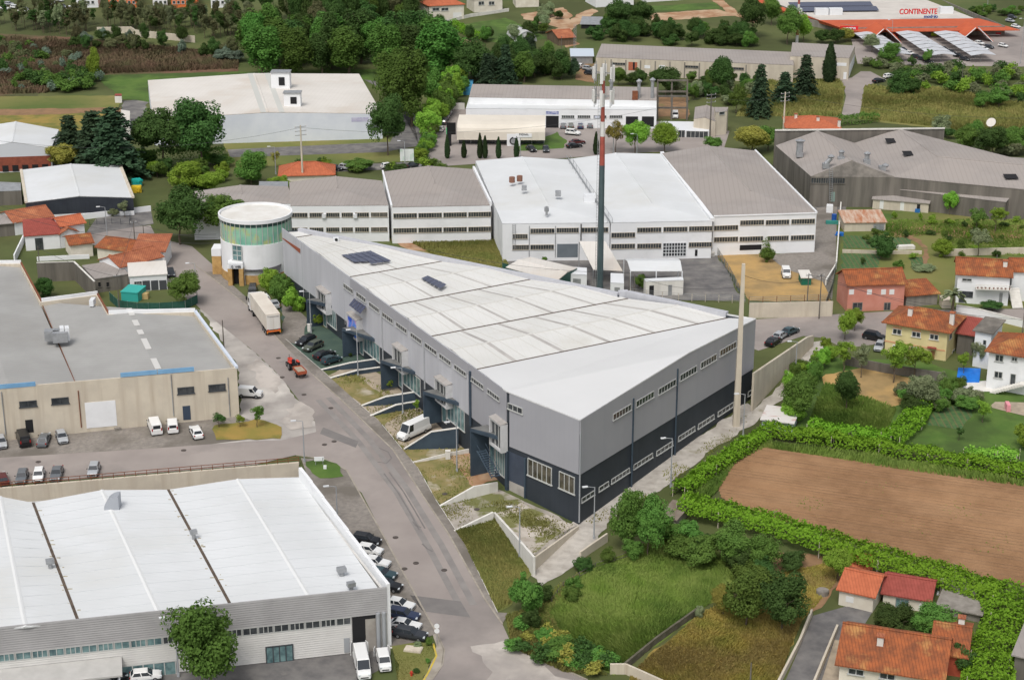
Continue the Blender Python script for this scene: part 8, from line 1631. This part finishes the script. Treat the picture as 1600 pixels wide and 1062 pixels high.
M_gl=M('grass blades lush',S(126,152,66),S(150,166,88),scale=.25,rough=.9,trans=.3,c3=S(100,128,54),s3=.08); M_gd=M('grass blades dry',S(188,168,92),S(156,152,74),scale=.3,rough=.9,trans=.3,c3=S(164,146,90),s3=.1); M_gm=M('grass blades meadow',S(132,138,74),S(154,148,88),scale=.2,rough=.9,trans=.3)
grass('tall_grass','tall lush grass waving over the field below the gravel track',[(842,945),(930,885),(1060,835),(1110,855),(1150,905),(1140,925),(1090,955),(960,1050),(900,1038),(820,1000)],70000,.6,.06,M_gl,.5)
grass('meadow_grass','yellowing meadow grass below the stone wall',[(1100,955),(1160,930),(1255,965),(1215,1062),(1180,1085),(985,1075),(985,1052)],32000,.4,.09,M_gd)
grass('bank_grass','rough weeds on the banks beside the road and track',[(790,965),(840,950),(880,915),(915,890),(860,960),(905,1040),(950,1055),(880,1050),(800,1012)],16000,.6,.1,M_gm)
grass('verge_grass','grass on the triangular plot below the white concrete wall',[(713,831),(772,808),(830,888),(800,943),(777,955),(727,852)],12000,.35,.08,M_gm)
grass('verge_grass','patchy weeds on the plots in front of the grey hall',[(516,592),(560,585),(740,690),(740,760),(690,788),(653,732),(592,658)],9000,.28,.09,M_gm,patch=.25)
grass('track_weeds','weeds along the gravel track beside the charcoal wall',[(903,822),(1057,722),(1178,640),(1195,650),(1045,757),(955,812)],5000,.25,.1,M_gm,patch=.6)
grass('field_margin','rank grass along the edges of the ploughed field',[(1060,790),(1120,745),(1195,690),(1640,752),(1640,766),(1400,733),(1195,700),(1150,724),(1125,762),(1090,800)],22000,.7,.1,M_gl)
grass('meadow_grass','tall meadow grass right of the lane behind the concrete factory',[(1350,138),(1460,138),(1640,172),(1640,240),(1480,200),(1345,186)],26000,.9,.22,M_gm)
grass('meadow_grass','meadow grass left of the lane in front of the cedars',[(1185,128),(1310,126),(1320,140),(1312,182),(1150,182)],14000,.9,.2,M_gm)
grass('garden_grass','rough grass in the gardens between the vine rows',[(1262,664),(1290,600),(1400,640),(1380,690),(1280,684)],14000,.5,.1,M_gl)
grass('waste_weeds','weeds on the waste ground behind the grey hall',[(640,378),(778,376),(798,422),(690,406)],9000,.5,.12,M_gm)
grass('hill_scrub','dry brush on the reddish hillside',[(-40,60),(110,66),(370,84),(372,108),(160,116),(70,146),(-40,148)],26000,1.3,.3,M('brush',S(118,96,78),S(96,92,64),scale=.15,rough=1,trans=.2))
grass('garden_grass','grass under the trees of the upper right gardens',[(1320,345),(1600,345),(1600,400),(1480,395),(1470,365),(1400,372),(1320,350)],12000,.4,.12,M_gl)
grass('garden_grass','grass around the low white house',[(1170,905),(1300,880),(1310,905),(1262,962),(1230,970)],9000,.3,.1,M_gd)

grass('lawn_grass','short rough grass on the lawn by the yellow kerb',[(614,1011),(675,1007),(680,1025),(668,1050),(640,1095),(625,1085)],5000,.16,.05,M_gm)
grass('forecourt_weeds','weeds along the edges of the pale gravel forecourt',[(690,792),(780,765),(820,784),(903,822),(835,868),(772,802),(712,830)],5000,.25,.1,M_gm,patch=.7)
grass('field_weeds','scattered green weeds on the ploughed field',[(1300,745),(1600,775),(1600,880),(1350,830),(1180,790)],900,.2,.12,M_gl,patch=1.0)
